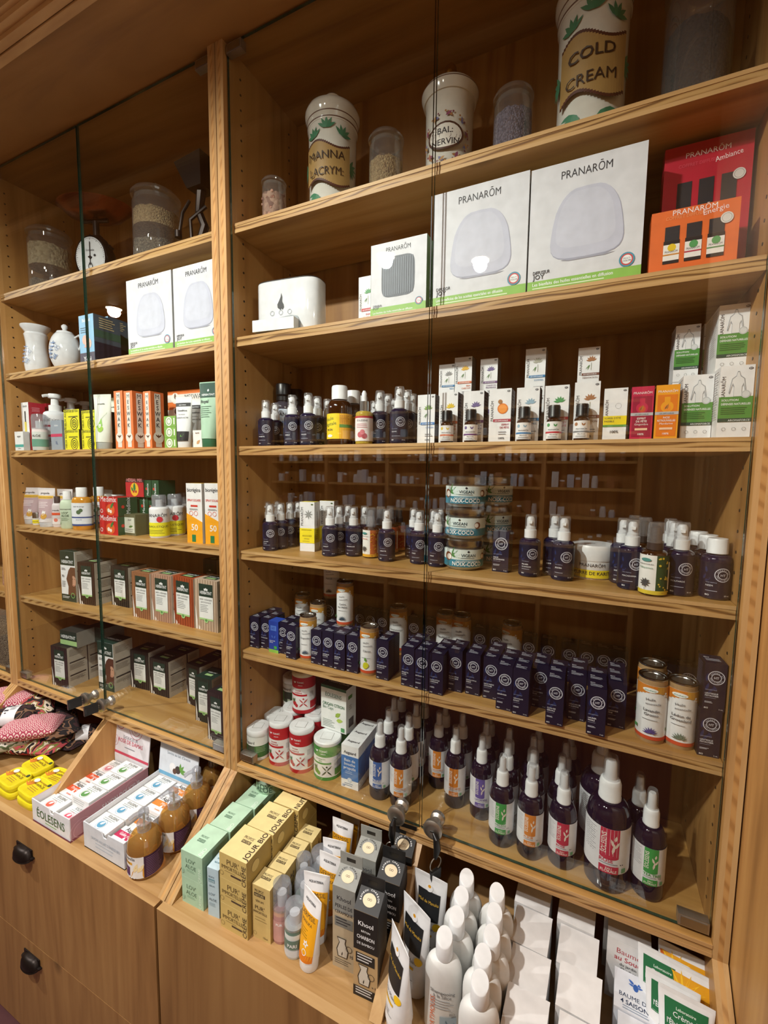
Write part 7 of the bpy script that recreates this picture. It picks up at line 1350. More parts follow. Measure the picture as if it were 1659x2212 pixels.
goods(k_turn, 'lotion_bottle', 'softbottle', 'bottle', None, (
((-1.7673,0.0368,-0.2536),30.5434,(0.027,0.148),('#c3d6bd', 'white_cap', (0.9,(),((0.8,0.05, 'PROPOS NATURE', '#2b2c33'),(0.6,0.1, "LOV'", '#3a5a44'),(0.46,0.1, 'ALOE', '#3a5a44')),(('l', 0.3,0.4,0.4,3,0.05, '#6a8a70', 0.012),('f', 0.2,0.05,0.2,0.06,70, '#8fb08f')))), 'pale green aloe bottle with white cap'),
))
goods(k_turn, 'oil_bottle', 'oilbottle', 'bottle', 'golden oil bottles', (
((-1.6873,0.0452,-0.2536),29.9086,(0.0365,0.165),('golden_oil', 'white_cap', (0.8,((0,0.08, '#2a4a8a'),(0.08,0.92, '#dde3ea'),(0.34,0.06, '#2a4a8a')),((0.82,0.05, 'huile de lavage', '#2b2c33'),(0.25,0.05, 'amande', '#2a4a8a')),(('d', 0.5,0.6,0.08, '#4a6a4a'),('d', 0.58,0.68,0.07, '#4a6a4a')))), 'golden washing oil bottle with white label, front one'),
((-1.7012,0.12,-0.2536),29.133,(0.0365,0.165),('golden_oil', 'white_cap', (0.8,((0,0.08, '#2a4a8a'),(0.08,0.92, '#dde3ea'),(0.34,0.06, '#2a4a8a')),((0.82,0.05, 'huile de lavage', '#2b2c33'),(0.25,0.05, 'amande', '#2a4a8a')),(('d', 0.5,0.6,0.08, '#4a6a4a'),('d', 0.58,0.68,0.07, '#4a6a4a')))), 'golden washing oil bottle behind the door gap'),
))
goods(k_tube, 'cream_tube', 'tube', 'tube', 'grey tubes at the back', (
((-1.9547,0.19,-0.2536),0,(0.034,0.15),('#8a8580', '#6a6662', (('r', 0,0.7,1,0.2, '#9a958e'),)), 'grey tube in the shade, left one at the back'),
((-1.7634,0.19,-0.2536),0,(0.034,0.15),('#8a8580', '#6a6662', (('r', 0,0.7,1,0.2, '#9a958e'),)), 'grey tube in the shade, right one at the back'),
))
goods(k_carton, 'soap_box', 'plain', 'box', 'red soap boxes', (
((-1.4648,0.004,-0.2536),0,(0.1032,0.0674,0.075),('#c01f22', '#1f4a2c', '#a81a1c', (),((0.76,0.2, 'Medimix', '#eceef0'),),(('d', 0.6,0.34,0.24, '#d9602c', 0.8),('d', 0.5,0.3,0.07, '#e9e2d2'),('d', 0.62,0.24,0.06, '#e9e2d2'),('f', 0.6,0.4,0.3,0.1,50, '#2f7a3c'),('o', 0.12,0.25,0.05,0.07, '#eceef0')),(('t', 0.62,0.12,0.22, 'Medimix', '#eceef0', 'l', 90,0.8,0.02),('d', 0.25,0.5,0.08, '#c9362c'))), 'red soap box, lower one of the pair'),
((-1.4668,0.008,-0.1852),0,(0.1032,0.0674,0.075),('#c01f22', '#1f4a2c', '#a81a1c', (),((0.76,0.2, 'Medimix', '#eceef0'),),(('d', 0.6,0.34,0.24, '#d9602c', 0.8),('d', 0.5,0.3,0.07, '#e9e2d2'),('d', 0.62,0.24,0.06, '#e9e2d2'),('f', 0.6,0.4,0.3,0.1,50, '#2f7a3c'),('o', 0.12,0.25,0.05,0.07, '#eceef0')),(('t', 0.62,0.12,0.22, 'Medimix', '#eceef0', 'l', 90,0.8,0.02),('d', 0.25,0.5,0.08, '#c9362c'))), 'red soap box, upper one of the pair'),
))
goods(k_carton, 'soap_box', 'plain', 'box', 'dark green soap boxes', (
((-1.4972,0.09,-0.1852),0,(0.0398,0.0661,0.07),('#1f4a2c', '#1a3f26', '#245234', (),(),(('t', 0.62,0.12,0.3, 'Medimix', '#eceef0', 'l', 90,1.2,0.02),('d', 0.3,0.5,0.13, '#c9362c'))), 'dark green soap box, first from the left on the middle level'),
((-1.4972,0.09,-0.2536),0,(0.0398,0.0664,0.07),('#1f4a2c', '#1a3f26', '#245234', (),(),(('t', 0.62,0.12,0.3, 'Medimix', '#eceef0', 'l', 90,1.2,0.02),('d', 0.3,0.5,0.13, '#c9362c'))), 'dark green soap box, first from the left on the bottom level'),
((-1.4477,0.093,-0.1852),0,(0.0547,0.0661,0.07),('#1f4a2c', '#1a3f26', '#245234', (),(),(('t', 0.62,0.12,0.3, 'Medimix', '#eceef0', 'l', 90,1.2,0.02),('d', 0.3,0.5,0.13, '#c9362c'))), 'dark green soap box, second from the left on the middle level'),
((-1.4477,0.093,-0.2536),0,(0.0547,0.0664,0.07),('#1f4a2c', '#1a3f26', '#245234', (),(),(('t', 0.62,0.12,0.3, 'Medimix', '#eceef0', 'l', 90,1.2,0.02),('d', 0.3,0.5,0.13, '#c9362c'))), 'dark green soap box, second from the left on the bottom level'),
((-1.3968,0.096,-0.1852),0,(0.0455,0.0661,0.07),('#1f4a2c', '#1a3f26', '#245234', (),(),(('t', 0.62,0.12,0.3, 'Medimix', '#eceef0', 'l', 90,1.2,0.02),('d', 0.3,0.5,0.13, '#c9362c'))), 'dark green soap box, third from the left on the middle level'),
((-1.3968,0.096,-0.2536),0,(0.0455,0.0664,0.07),('#1f4a2c', '#1a3f26', '#245234', (),(),(('t', 0.62,0.12,0.3, 'Medimix', '#eceef0', 'l', 90,1.2,0.02),('d', 0.3,0.5,0.13, '#c9362c'))), 'dark green soap box, third from the left on the bottom level'),
((-1.3616,0.099,-0.1852),0,(0.0249,0.0661,0.07),('#1f4a2c', '#1a3f26', '#245234', (),(),(('t', 0.62,0.12,0.3, 'Medimix', '#eceef0', 'l', 90,1.2,0.02),('d', 0.3,0.5,0.13, '#c9362c'))), 'dark green soap box, fourth from the left on the middle level'),
((-1.3616,0.099,-0.2536),0,(0.0249,0.0664,0.07),('#1f4a2c', '#1a3f26', '#245234', (),(),(('t', 0.62,0.12,0.3, 'Medimix', '#eceef0', 'l', 90,1.2,0.02),('d', 0.3,0.5,0.13, '#c9362c'))), 'dark green soap box, fourth from the left on the bottom level'),
((-1.3565,0.085,-0.1178),0,(0.0363,0.0627,0.07),('#1f4a2c', '#1a3f26', '#245234', (),(),(('t', 0.62,0.12,0.3, 'Medimix', '#eceef0', 'l', 90,1.2,0.02),('d', 0.3,0.5,0.13, '#c9362c'))), 'dark green soap box on the top level, the left one'),
((-1.3169,0.085,-0.1178),0,(0.037,0.0627,0.07),('#1f4a2c', '#1a3f26', '#245234', (),(),(('t', 0.62,0.12,0.3, 'Medimix', '#eceef0', 'l', 90,1.2,0.02),('d', 0.3,0.5,0.13, '#c9362c'))), 'dark green soap box on the top level, the right one'),
))
goods(k_carton, 'soap_box', 'plain', 'box', None, (
((-1.4294,0.085,-0.1178),0,(0.1004,0.064,0.07),('#b5242a', '#1f3f2c', '#8f1c22', ((0.84,0.16, '#3a1c20'),),((0.87,0.13, 'HERBAL MIX', '#d98a8a'),),(('d', 0.5,0.42,0.23, '#e0b02c', 1.1),('f', 0.5,0.3,0.34,0.14,90, '#2f7a3c'),('f', 0.42,0.3,0.2,0.1,120, '#2f7a3c'),('d', 0.45,0.3,0.05, '#a8382c'),('d', 0.58,0.3,0.05, '#a8382c'))), 'red soap box with yellow oval on top of the green ones'),
))
goods(k_carton, 'soap_block', 'plain', 'box', None, (
((-1.3855,0.03,-0.2536),0,(0.0627,0.0755,0.055),('#5f5f44', '#5f5f44', '#6a6a4c', (),(),(('r', 0.05,0.12,0.86,0.74, '#cfd3c4'),('f', 0.4,0.4,0.4,0.12,10, '#4f7a3c'),('t', 0.5,0.7,0.1, 'ALEP', '#2b2c33', 'c', 0,0.5),('l', 0.12,0.3,0.7,2,0.1, '#777777', 0.03))), 'wrapped olive green soap block with a pale label'),
))
goods(k_turn, 'cream_jar', 'jar', 'jar', None, (
((-1.7345,0.21,-0.2536),28.3659,(0.04,0.13),('#d9dcd6', 'white_cap'), 'white jar lid showing behind the soap boxes'),
))
goods(k_turn, 'spray_can', 'spraycan', 'spray', 'mosquito spray cans', (
((-1.2631,0.0572,-0.2536),26.2003,(0.0325,0.15),(1.1,((0,0.55, '#e8e22c'),),((0.78,0.09, 'PRANARŌM', '#2b2c33'),(0.35,0.06, 'ANTI-MOUSTIQUES', '#2b2c33')),(('d', 0.62,0.68,0.08, '#c9283c'),('l', 0.2,0.25,0.6,3,0.04, '#6a6a1c', 0.012))), 'white spray can with yellow label, front one'),
((-1.2661,0.1239,-0.2536),25.3783,(0.0335,0.15),(1.1,((0,0.55, '#e8e22c'),),((0.78,0.09, 'PRANARŌM', '#2b2c33'),(0.35,0.06, 'ANTI-MOUSTIQUES', '#2b2c33')),(('d', 0.62,0.68,0.08, '#c9283c'),('l', 0.2,0.25,0.6,3,0.04, '#6a6a1c', 0.012))), 'white spray can with yellow label, rear one'),
((-1.3388,0.2253,-0.2536),24.8865,(0.0335,0.15),(1.1,((0,0.55, '#e8e22c'),),((0.78,0.09, 'PRANARŌM', '#2b2c33'),(0.35,0.06, 'ANTI-MOUSTIQUES', '#2b2c33')),(('d', 0.62,0.68,0.08, '#c9283c'),('l', 0.2,0.25,0.6,3,0.04, '#6a6a1c', 0.012))), 'spray can mostly hidden behind the sunscreen box'),
))
goods(k_turn, 'deodorant_bottle', 'rollon', 'bottle', None, (
((-1.3016,0.1752,-0.2536),25.1078,(0.028,0.105),(0.9,((0,0.18, '#e0b43c'),),((0.6,0.08, 'PIERRE', '#2b2c33'),(0.45,0.08, "D'ALUN", '#2b2c33'))), 'white rounded deodorant bottle before the spray cans'),
))
goods(k_carton, 'sunscreen_box', 'plain', 'box', 'sunscreen boxes', (
((-1.0507,0.0215,-0.2536),3.5271,(0.0652,0.195,0.042),('#e6e6e6', '#d2cfca', '#e8c04c', ((0,0.36, '#eda41c'),),((0.86,0.2, 'biorégéna', '#2b2c33'),(0.7,0.12, 'SPRAY SOLAIRE', '#c9382c'),(0.215,0.32, '50', '#eceef0')),(('p', ((0,0.36),(0,0.5),(1,0.36)), '#eda41c'),('r', 0.28,0.61,0.44,0.03, '#c9382c'),('o', 0.3,0.5,0.1,0.12, '#d9604c'),('o', 0.6,0.5,0.1,0.12, '#d9604c'),('r', 0.32,0.02,0.24,0.12, '#1f7a4a'),('l', 0.2,0.58,0.6,2,0.05, '#888888', 0.02))), 'white and orange sunscreen box, left of the two'),
((-0.977,0.0292,-0.2536),6.2294,(0.063,0.1965,0.042),('#e6e6e6', '#d2cfca', '#e8c04c', ((0,0.36, '#eda41c'),),((0.86,0.2, 'biorégéna', '#2b2c33'),(0.7,0.12, 'SPRAY SOLAIRE', '#c9382c'),(0.215,0.32, '50', '#eceef0')),(('p', ((0,0.36),(0,0.5),(1,0.36)), '#eda41c'),('r', 0.28,0.61,0.44,0.03, '#c9382c'),('o', 0.3,0.5,0.1,0.12, '#d9604c'),('o', 0.6,0.5,0.1,0.12, '#d9604c'),('r', 0.32,0.02,0.24,0.12, '#1f7a4a'),('l', 0.2,0.58,0.6,2,0.05, '#888888', 0.02))), 'white and orange sunscreen box, right one beside the post'),
))
goods(k_carton, 'hair_colour_box', 'herba', 'box', 'hair colour boxes', (
((-1.7997,0.0419,-0.5587),4.2698,(0.0876,0.2086,0.075),('#6a4632', 'x', '7D'), 'hair colour box with a long-haired woman, leftmost on its shelf'),
((-1.6893,0.0478,-0.5587),6.245,(0.0911,0.1715,0.1),('#3a241e', '#2f211c'), 'hair colour box dark brown, right of the woman box'),
((-1.555,0.095,-0.5587),0,(0.1046,0.1598,0.08),('#2f2620', '#29231f'), 'hair colour box darkest brown, set back behind the door gap'),
((-1.3529,0.0394,-0.5587),0.0572,(0.095,0.1699,0.075),('#8a5a3c', '#a06e4c'), 'hair colour box light copper brown, first of the row of four'),
((-1.2546,0.0467,-0.5587),0.2954,(0.1018,0.1707,0.075),('#a07a66', '#b8937c'), 'hair colour box ash blond, second of the row of four'),
((-1.1554,0.0539,-0.5587),-3.0005,(0.1107,0.1712,0.075),('#8f3f20', '#a84e2a'), 'hair colour box copper red, third of the row of four'),
((-1.0444,0.0533,-0.5587),0.0674,(0.1027,0.1748,0.075),('#a8907a', '#c4ae98'), 'hair colour box pale blond, fourth of the row of four'),
((-1.1802,0.2,-0.5587),0,(0.0678,0.2052,0.06),('#2f2620', '#3a332c'), 'hair colour box dark one at the back beside the post'),
((-0.93,0.045,-0.5587),0,(0.07,0.155,0.08),('#5f9a56', '#e6e8e6'), 'hair colour box pale green, mostly hidden by the post'),
((-1.8439,0.0143,-0.9203),4.3497,(0.0987,0.1703,0.082),('#3a2630', '#2e2622'), 'hair colour box dark, leftmost on the bottom shelf'),
((-1.8504,0.1,-0.9203),4.3497,(0.0987,0.1703,0.082),('#3a2630', '#2e2622'), 'hair colour box dark, directly behind the leftmost one'),
((-1.6428,0.0789,-0.9203),2.3583,(0.094,0.2019,0.085),('#5a3428', 'x', '4M'), 'hair colour box with a dark-haired woman, behind the door gap'),
((-1.533,0.1482,-0.9203),4.9433,(0.0997,0.16,0.085),('#2e2622', '#262220'), 'hair colour box nearly black, left of the pair in the middle'),
((-1.4132,0.1459,-0.9203),0.8664,(0.1064,0.1481,0.088),('#2e2622', '#262220'), 'hair colour box nearly black, right of the pair in the middle'),
((-1.4132,0.2379,-0.9203),0.8664,(0.1064,0.1481,0.06),('#2e2622', '#262220'), 'hair colour box nearly black, behind the right one of the pair'),
((-1.2288,0.1502,-0.9203),-5.3107,(0.078,0.1615,0.085),('#2e2622', '#241f1e'), 'hair colour box dark, rear one of the three at the right'),
((-1.2248,0.2402,-0.9203),-5.3107,(0.078,0.1615,0.058),('#2e2622', '#241f1e'), 'hair colour box dark, at the very back of the right-hand file'),
((-1.1047,0.0863,-0.9203),2.2248,(0.078,0.1658,0.085),('#2e2622', '#17352c'), 'hair colour box dark green-topped, middle one of the three at the right'),
((-0.9778,0.0211,-0.9203),-2.5258,(0.078,0.1685,0.085),('#36262c', '#2b1f22'), 'hair colour box frontmost dark one beside the post'),
))
goods(k_carton, 'hair_colour_box', 'plain', 'box', 'hair colour boxes', (
((-1.8089,0.0343,-0.7495),4.3497,(0.1,0.065,0.082),('#23312b', '#8d8a82', '#3a3a36', ((0.1,0.3, '#a8cf8c'),(0.45,0.35, '#17352c')),((0.52,0.14, 'HERBATINT', '#eceef0'),)), 'hair colour box lying on its side on top of the leftmost two'),
((-1.7539,0.1143,-0.7495),4.3497,(0.1,0.065,0.09),('#23312b', '#8d8a82', '#3a3a36', (),()), 'hair colour box lying on top at the back, the second one'),
))
goods(k_carton, 'aloe_cream_carton', 'lovaloe', 'box', 'mint green aloe cartons', (
((-0.787,-0.252,-1.165),2,(0.074,0.0745,0.092),('x',), 'mint green aloe cream carton, lower level, first from the front'),
((-0.787,-0.252,-1.09),2,(0.074,0.0745,0.092),('x',), 'mint green aloe cream carton, upper level, first from the front'),
((-0.783,-0.158,-1.165),2,(0.074,0.0745,0.092),('x',), 'mint green aloe cream carton, lower level, second from the front'),
((-0.783,-0.158,-1.09),2,(0.074,0.0745,0.092),('x',), 'mint green aloe cream carton, upper level, second from the front'),
((-0.779,-0.064,-1.165),2,(0.074,0.0745,0.092),('x',), 'mint green aloe cream carton, lower level, third from the front'),
((-0.779,-0.064,-1.09),2,(0.074,0.0745,0.092),('x',), 'mint green aloe cream carton, upper level, third from the front'),
((-0.757,0.03,-1.165),2,(0.074,0.0745,0.09),('x',), 'mint green aloe cream carton, lower level, rearmost, turned aside'),
((-0.757,0.03,-1.09),2,(0.074,0.0745,0.09),('x',), 'mint green aloe cream carton, upper level, rearmost, turned aside'),
))
goods(k_turn, 'aloe_jar', 'jar', 'jar', None, (
((-0.765,0.035,-1.0145),10,(0.043,0.062),('#a9cdb0', 'tin', (1,(),((0.55,0.11, "LOV'", '#3f5a48'),(0.2,0.11, 'ALOE', '#3f5a48')))), 'mint green aloe jar with metal lid on top of the aloe cartons'),
))
goods(k_carton, 'serum_carton', 'serum', 'box', None, (
((-0.7155,-0.2486,-1.165),6.2834,(0.0353,0.1343,0.055),('x',), 'pale blue serum carton between mint and gold cartons'),
))
goods(k_carton, 'immortelle_cream_carton', 'pur', 'box', 'gold cream cartons', (
((-0.6385,-0.257,-1.165),1,(0.086,0.068,0.092),('JOUR BIO', 0.092), 'gold cream carton of the front stack, bottom one'),
((-0.6385,-0.257,-1.0965),1,(0.086,0.068,0.092),('JOUR BIO', 0.092), 'gold cream carton of the front stack, middle one'),
((-0.6385,-0.257,-1.028),1,(0.086,0.068,0.092),('JOUR BIO', 0.092), 'gold cream carton of the front stack, top one'),
((-0.6345,-0.163,-1.165),1,(0.086,0.068,0.092),('JOUR BIO', 0.092), 'gold cream carton of the second stack, bottom one'),
((-0.6345,-0.163,-1.0965),1,(0.086,0.068,0.092),('JOUR BIO', 0.092), 'gold cream carton of the second stack, middle one'),
((-0.6345,-0.163,-1.028),1,(0.086,0.068,0.092),('JOUR BIO', 0.092), 'gold cream carton of the second stack, top one'),
((-0.6245,-0.067,-1.165),1,(0.086,0.068,0.092),('NUIT BIO', 0.092), 'gold cream carton of the rear stack, bottom one'),
((-0.6245,-0.067,-1.0965),1,(0.086,0.068,0.092),('NUIT BIO', 0.092), 'gold cream carton of the rear stack, middle one'),
((-0.6245,-0.067,-1.028),1,(0.086,0.068,0.092),('NUIT BIO', 0.092), 'gold cream carton of the rear stack, top one'),
))
goods(k_carton, 'immortelle_serum_carton', 'purserum', 'box', 'slim gold serum cartons', (
((-0.566,-0.24,-1.165),3,(0.053,0.142,0.05),('x',), 'slim gold serum carton, first from the front'),
((-0.562,-0.187,-1.165),3,(0.053,0.142,0.05),('x',), 'slim gold serum carton, second from the front'),
((-0.558,-0.134,-1.165),3,(0.053,0.142,0.05),('x',), 'slim gold serum carton, third from the front'),
((-0.554,-0.081,-1.165),3,(0.053,0.142,0.05),('x',), 'slim gold serum carton, fourth from the front'),
))
goods(k_turn, 'airless_bottle', 'airless', 'bottle', 'airless pump bottles', (
((-0.5277,-0.2084,-1.165),19.4235,(0.0235,0.148),('#b98a86', '#c9a08a', (1,((0,0.9, '#c99a94'),),((0.7,0.08, 'PUR', '#eceef0'),))), 'airless bottle with clear domed cap, pink and rose gold, front left'),
((-0.4794,-0.2213,-1.165),18.5563,(0.0245,0.125),('#c9cfcc', '#5f7a70', (1,((0.4,0.45, '#5f7a70'),(0,0.35, '#c9cdd0')),((0.5,0.1, 'PARI', '#eceef0'),))), 'airless bottle with clear domed cap, grey-green, frontmost'),
((-0.4872,-0.165,-1.165),17.7812,(0.028,0.145),('#8fb0a0', '#a9bfb4', (1,((0,0.9, '#8fb0a0'),),((0.6,0.1, 'ALOE', '#eceef0'),))), 'airless bottle with clear domed cap, pale green, middle'),
((-0.5196,-0.128,-1.165),17.9111,(0.0205,0.152),('#9a9aa4', '#a9a9b4', (1,(),())), 'airless bottle with clear domed cap, grey, tallest, behind'),
((-0.4929,-0.085,-1.165),16.6859,(0.031,0.14),('#c9cdd0', '#c9cdd0', (1,(),())), 'airless bottle with clear domed cap, widest and clear, farthest back'),
))
goods(k_tube, 'manuka_cream_tube', 'tube', 'tube', 'yellow and white manuka tubes', (
((-0.4319,-0.232,-1.165),(-4,0,-20),(0.028,0.172),('#e9e9ea', '#e6e7e8', (('r', 0,0.02,1,0.73, '#eeaa1c'),('r', 0,0.02,1,0.12, '#d97a1c'),('t', 0.5,0.88,0.1, 'AQUATERRA', '#2b2c33', 'c', 0,0.6,0.015),('t', 0.5,0.66,0.2, 'DERMISIL', '#2b2c33', 'c', 0,0.84,0.01),('t', 0.5,0.57,0.13, 'MANUKA', '#2b2c33', 'c', 0,0.6,0.01),('l', 0.15,0.5,0.5,4,0.1, '#8a6a1c', 0.025),('f', 0.62,0.3,0.16,0.09,0, '#eceef0'),('f', 0.62,0.3,0.16,0.09,72, '#eceef0'),('f', 0.62,0.3,0.16,0.09,144, '#eceef0'),('f', 0.62,0.3,0.16,0.09,216, '#eceef0'),('f', 0.62,0.3,0.16,0.09,288, '#eceef0'),('d', 0.62,0.3,0.04, '#e0a020'),('o', 0.6,0.17,0.1,0.13, '#eceef0'))), 'yellow and white cream tube, frontmost in the slanting file'),
((-0.4474,-0.175,-1.165),(0,0,12),(0.028,0.172),('#e9e9ea', '#e6e7e8', (('r', 0,0.02,1,0.73, '#eeaa1c'),('r', 0,0.02,1,0.12, '#d97a1c'),('t', 0.5,0.88,0.1, 'AQUATERRA', '#2b2c33', 'c', 0,0.6,0.015),('t', 0.5,0.66,0.2, 'DERMISIL', '#2b2c33', 'c', 0,0.84,0.01),('t', 0.5,0.57,0.13, 'MANUKA', '#2b2c33', 'c', 0,0.6,0.01),('l', 0.15,0.5,0.5,4,0.1, '#8a6a1c', 0.025),('f', 0.62,0.3,0.16,0.09,0, '#eceef0'),('f', 0.62,0.3,0.16,0.09,72, '#eceef0'),('f', 0.62,0.3,0.16,0.09,144, '#eceef0'),('f', 0.62,0.3,0.16,0.09,216, '#eceef0'),('f', 0.62,0.3,0.16,0.09,288, '#eceef0'),('d', 0.62,0.3,0.04, '#e0a020'),('o', 0.6,0.17,0.1,0.13, '#eceef0'))), 'yellow and white cream tube, second in the slanting file'),
((-0.4489,-0.12,-1.165),(-4,0,0),(0.028,0.165),('#e9e9ea', '#e6e7e8', (('r', 0,0.02,1,0.73, '#eeaa1c'),('r', 0,0.02,1,0.12, '#d97a1c'),('t', 0.5,0.88,0.1, 'AQUATERRA', '#2b2c33', 'c', 0,0.6,0.015),('t', 0.5,0.66,0.2, 'DERMISIL', '#2b2c33', 'c', 0,0.84,0.01),('t', 0.5,0.57,0.13, 'MANUKA', '#2b2c33', 'c', 0,0.6,0.01),('l', 0.15,0.5,0.5,4,0.1, '#8a6a1c', 0.025),('f', 0.62,0.3,0.16,0.09,0, '#eceef0'),('f', 0.62,0.3,0.16,0.09,72, '#eceef0'),('f', 0.62,0.3,0.16,0.09,144, '#eceef0'),('f', 0.62,0.3,0.16,0.09,216, '#eceef0'),('f', 0.62,0.3,0.16,0.09,288, '#eceef0'),('d', 0.62,0.3,0.04, '#e0a020'),('o', 0.6,0.17,0.1,0.13, '#eceef0'))), 'yellow and white cream tube, third in the slanting file'),
((-0.4642,-0.065,-1.165),(0,0,10),(0.028,0.165),('#e9e9ea', '#e6e7e8', (('r', 0,0.02,1,0.73, '#eeaa1c'),('r', 0,0.02,1,0.12, '#d97a1c'),('t', 0.5,0.88,0.1, 'AQUATERRA', '#2b2c33', 'c', 0,0.6,0.015),('t', 0.5,0.66,0.2, 'DERMISIL', '#2b2c33', 'c', 0,0.84,0.01),('t', 0.5,0.57,0.13, 'MANUKA', '#2b2c33', 'c', 0,0.6,0.01),('l', 0.15,0.5,0.5,4,0.1, '#8a6a1c', 0.025),('f', 0.62,0.3,0.16,0.09,0, '#eceef0'),('f', 0.62,0.3,0.16,0.09,72, '#eceef0'),('f', 0.62,0.3,0.16,0.09,144, '#eceef0'),('f', 0.62,0.3,0.16,0.09,216, '#eceef0'),('f', 0.62,0.3,0.16,0.09,288, '#eceef0'),('d', 0.62,0.3,0.04, '#e0a020'),('o', 0.6,0.17,0.1,0.13, '#eceef0'))), 'yellow and white cream tube, fourth in the slanting file'),
((-0.4776,-0.01,-1.165),(-4,0,0),(0.028,0.165),('#e9e9ea', '#e6e7e8', (('r', 0,0.02,1,0.73, '#eeaa1c'),('r', 0,0.02,1,0.12, '#d97a1c'),('t', 0.5,0.88,0.1, 'AQUATERRA', '#2b2c33', 'c', 0,0.6,0.015),('t', 0.5,0.66,0.2, 'DERMISIL', '#2b2c33', 'c', 0,0.84,0.01),('t', 0.5,0.57,0.13, 'MANUKA', '#2b2c33', 'c', 0,0.6,0.01),('l', 0.15,0.5,0.5,4,0.1, '#8a6a1c', 0.025),('f', 0.62,0.3,0.16,0.09,0, '#eceef0'),('f', 0.62,0.3,0.16,0.09,72, '#eceef0'),('f', 0.62,0.3,0.16,0.09,144, '#eceef0'),('f', 0.62,0.3,0.16,0.09,216, '#eceef0'),('f', 0.62,0.3,0.16,0.09,288, '#eceef0'),('d', 0.62,0.3,0.04, '#e0a020'),('o', 0.6,0.17,0.1,0.13, '#eceef0'))), 'yellow and white cream tube, fifth in the slanting file'),
((-0.4817,0.05,-1.165),(0,0,-3),(0.028,0.165),('#e9e9ea', '#e6e7e8', (('r', 0,0.02,1,0.73, '#eeaa1c'),('r', 0,0.02,1,0.12, '#d97a1c'),('t', 0.5,0.88,0.1, 'AQUATERRA', '#2b2c33', 'c', 0,0.6,0.015),('t', 0.5,0.66,0.2, 'DERMISIL', '#2b2c33', 'c', 0,0.84,0.01),('t', 0.5,0.57,0.13, 'MANUKA', '#2b2c33', 'c', 0,0.6,0.01),('l', 0.15,0.5,0.5,4,0.1, '#8a6a1c', 0.025),('f', 0.62,0.3,0.16,0.09,0, '#eceef0'),('f', 0.62,0.3,0.16,0.09,72, '#eceef0'),('f', 0.62,0.3,0.16,0.09,144, '#eceef0'),('f', 0.62,0.3,0.16,0.09,216, '#eceef0'),('f', 0.62,0.3,0.16,0.09,288, '#eceef0'),('d', 0.62,0.3,0.04, '#e0a020'),('o', 0.6,0.17,0.1,0.13, '#eceef0'))), 'yellow and white cream tube, sixth in the slanting file'),
((-0.475,0.1,-1.165),(-4,0,30),(0.028,0.165),('#e9e9ea', '#e6e7e8', (('r', 0,0.02,1,0.73, '#eeaa1c'),('r', 0,0.02,1,0.12, '#d97a1c'),('t', 0.5,0.88,0.1, 'AQUATERRA', '#2b2c33', 'c', 0,0.6,0.015),('t', 0.5,0.66,0.2, 'DERMISIL', '#2b2c33', 'c', 0,0.84,0.01),('t', 0.5,0.57,0.13, 'MANUKA', '#2b2c33', 'c', 0,0.6,0.01),('l', 0.15,0.5,0.5,4,0.1, '#8a6a1c', 0.025),('f', 0.62,0.3,0.16,0.09,0, '#eceef0'),('f', 0.62,0.3,0.16,0.09,72, '#eceef0'),('f', 0.62,0.3,0.16,0.09,144, '#eceef0'),('f', 0.62,0.3,0.16,0.09,216, '#eceef0'),('f', 0.62,0.3,0.16,0.09,288, '#eceef0'),('d', 0.62,0.3,0.04, '#e0a020'),('o', 0.6,0.17,0.1,0.13, '#eceef0'))), 'yellow and white cream tube, seventh in the slanting file'),
((-0.5015,0.17,-1.165),(0,0,20),(0.028,0.165),('#e9e9ea', '#e6e7e8', (('r', 0,0.02,1,0.73, '#eeaa1c'),('r', 0,0.02,1,0.12, '#d97a1c'),('t', 0.5,0.88,0.1, 'AQUATERRA', '#2b2c33', 'c', 0,0.6,0.015),('t', 0.5,0.66,0.2, 'DERMISIL', '#2b2c33', 'c', 0,0.84,0.01),('t', 0.5,0.57,0.13, 'MANUKA', '#2b2c33', 'c', 0,0.6,0.01),('l', 0.15,0.5,0.5,4,0.1, '#8a6a1c', 0.025),('f', 0.62,0.3,0.16,0.09,0, '#eceef0'),('f', 0.62,0.3,0.16,0.09,72, '#eceef0'),('f', 0.62,0.3,0.16,0.09,144, '#eceef0'),('f', 0.62,0.3,0.16,0.09,216, '#eceef0'),('f', 0.62,0.3,0.16,0.09,288, '#eceef0'),('d', 0.62,0.3,0.04, '#e0a020'),('o', 0.6,0.17,0.1,0.13, '#eceef0'))), 'yellow and white cream tube, rearmost, in the shade in the slanting file'),
))
goods(k_khool, 'water_filter_box', 'khool', 'box', 'hanging water filter boxes', (
((-0.352,-0.208,-1.165),4,(0.057,0.205,0.055),('#b7a88c', '#8b8d88', 'g', '#6f716c'), 'grey ceramic bead box, front one'),
((-0.345,-0.118,-1.165),4,(0.057,0.205,0.055),('#b7a88c', '#8b8d88', 'g', '#6f716c'), 'grey ceramic bead box, second one behind'),
((-0.281,-0.236,-1.165),4,(0.057,0.205,0.055),('#b3966c', '#1b1b1c', 'k', '#3a342c'), 'black charcoal stick box, frontmost'),
((-0.268,-0.15,-1.165),4,(0.057,0.205,0.055),('#b3966c', '#1b1b1c', 'k', '#3a342c'), 'black charcoal stick box, second one behind'),
((-0.27,-0.07,-1.165),4,(0.057,0.205,0.055),('#b3966c', '#1b1b1c', 'k', '#3a342c'), 'black charcoal stick box, third, under the hanging keys'),
))
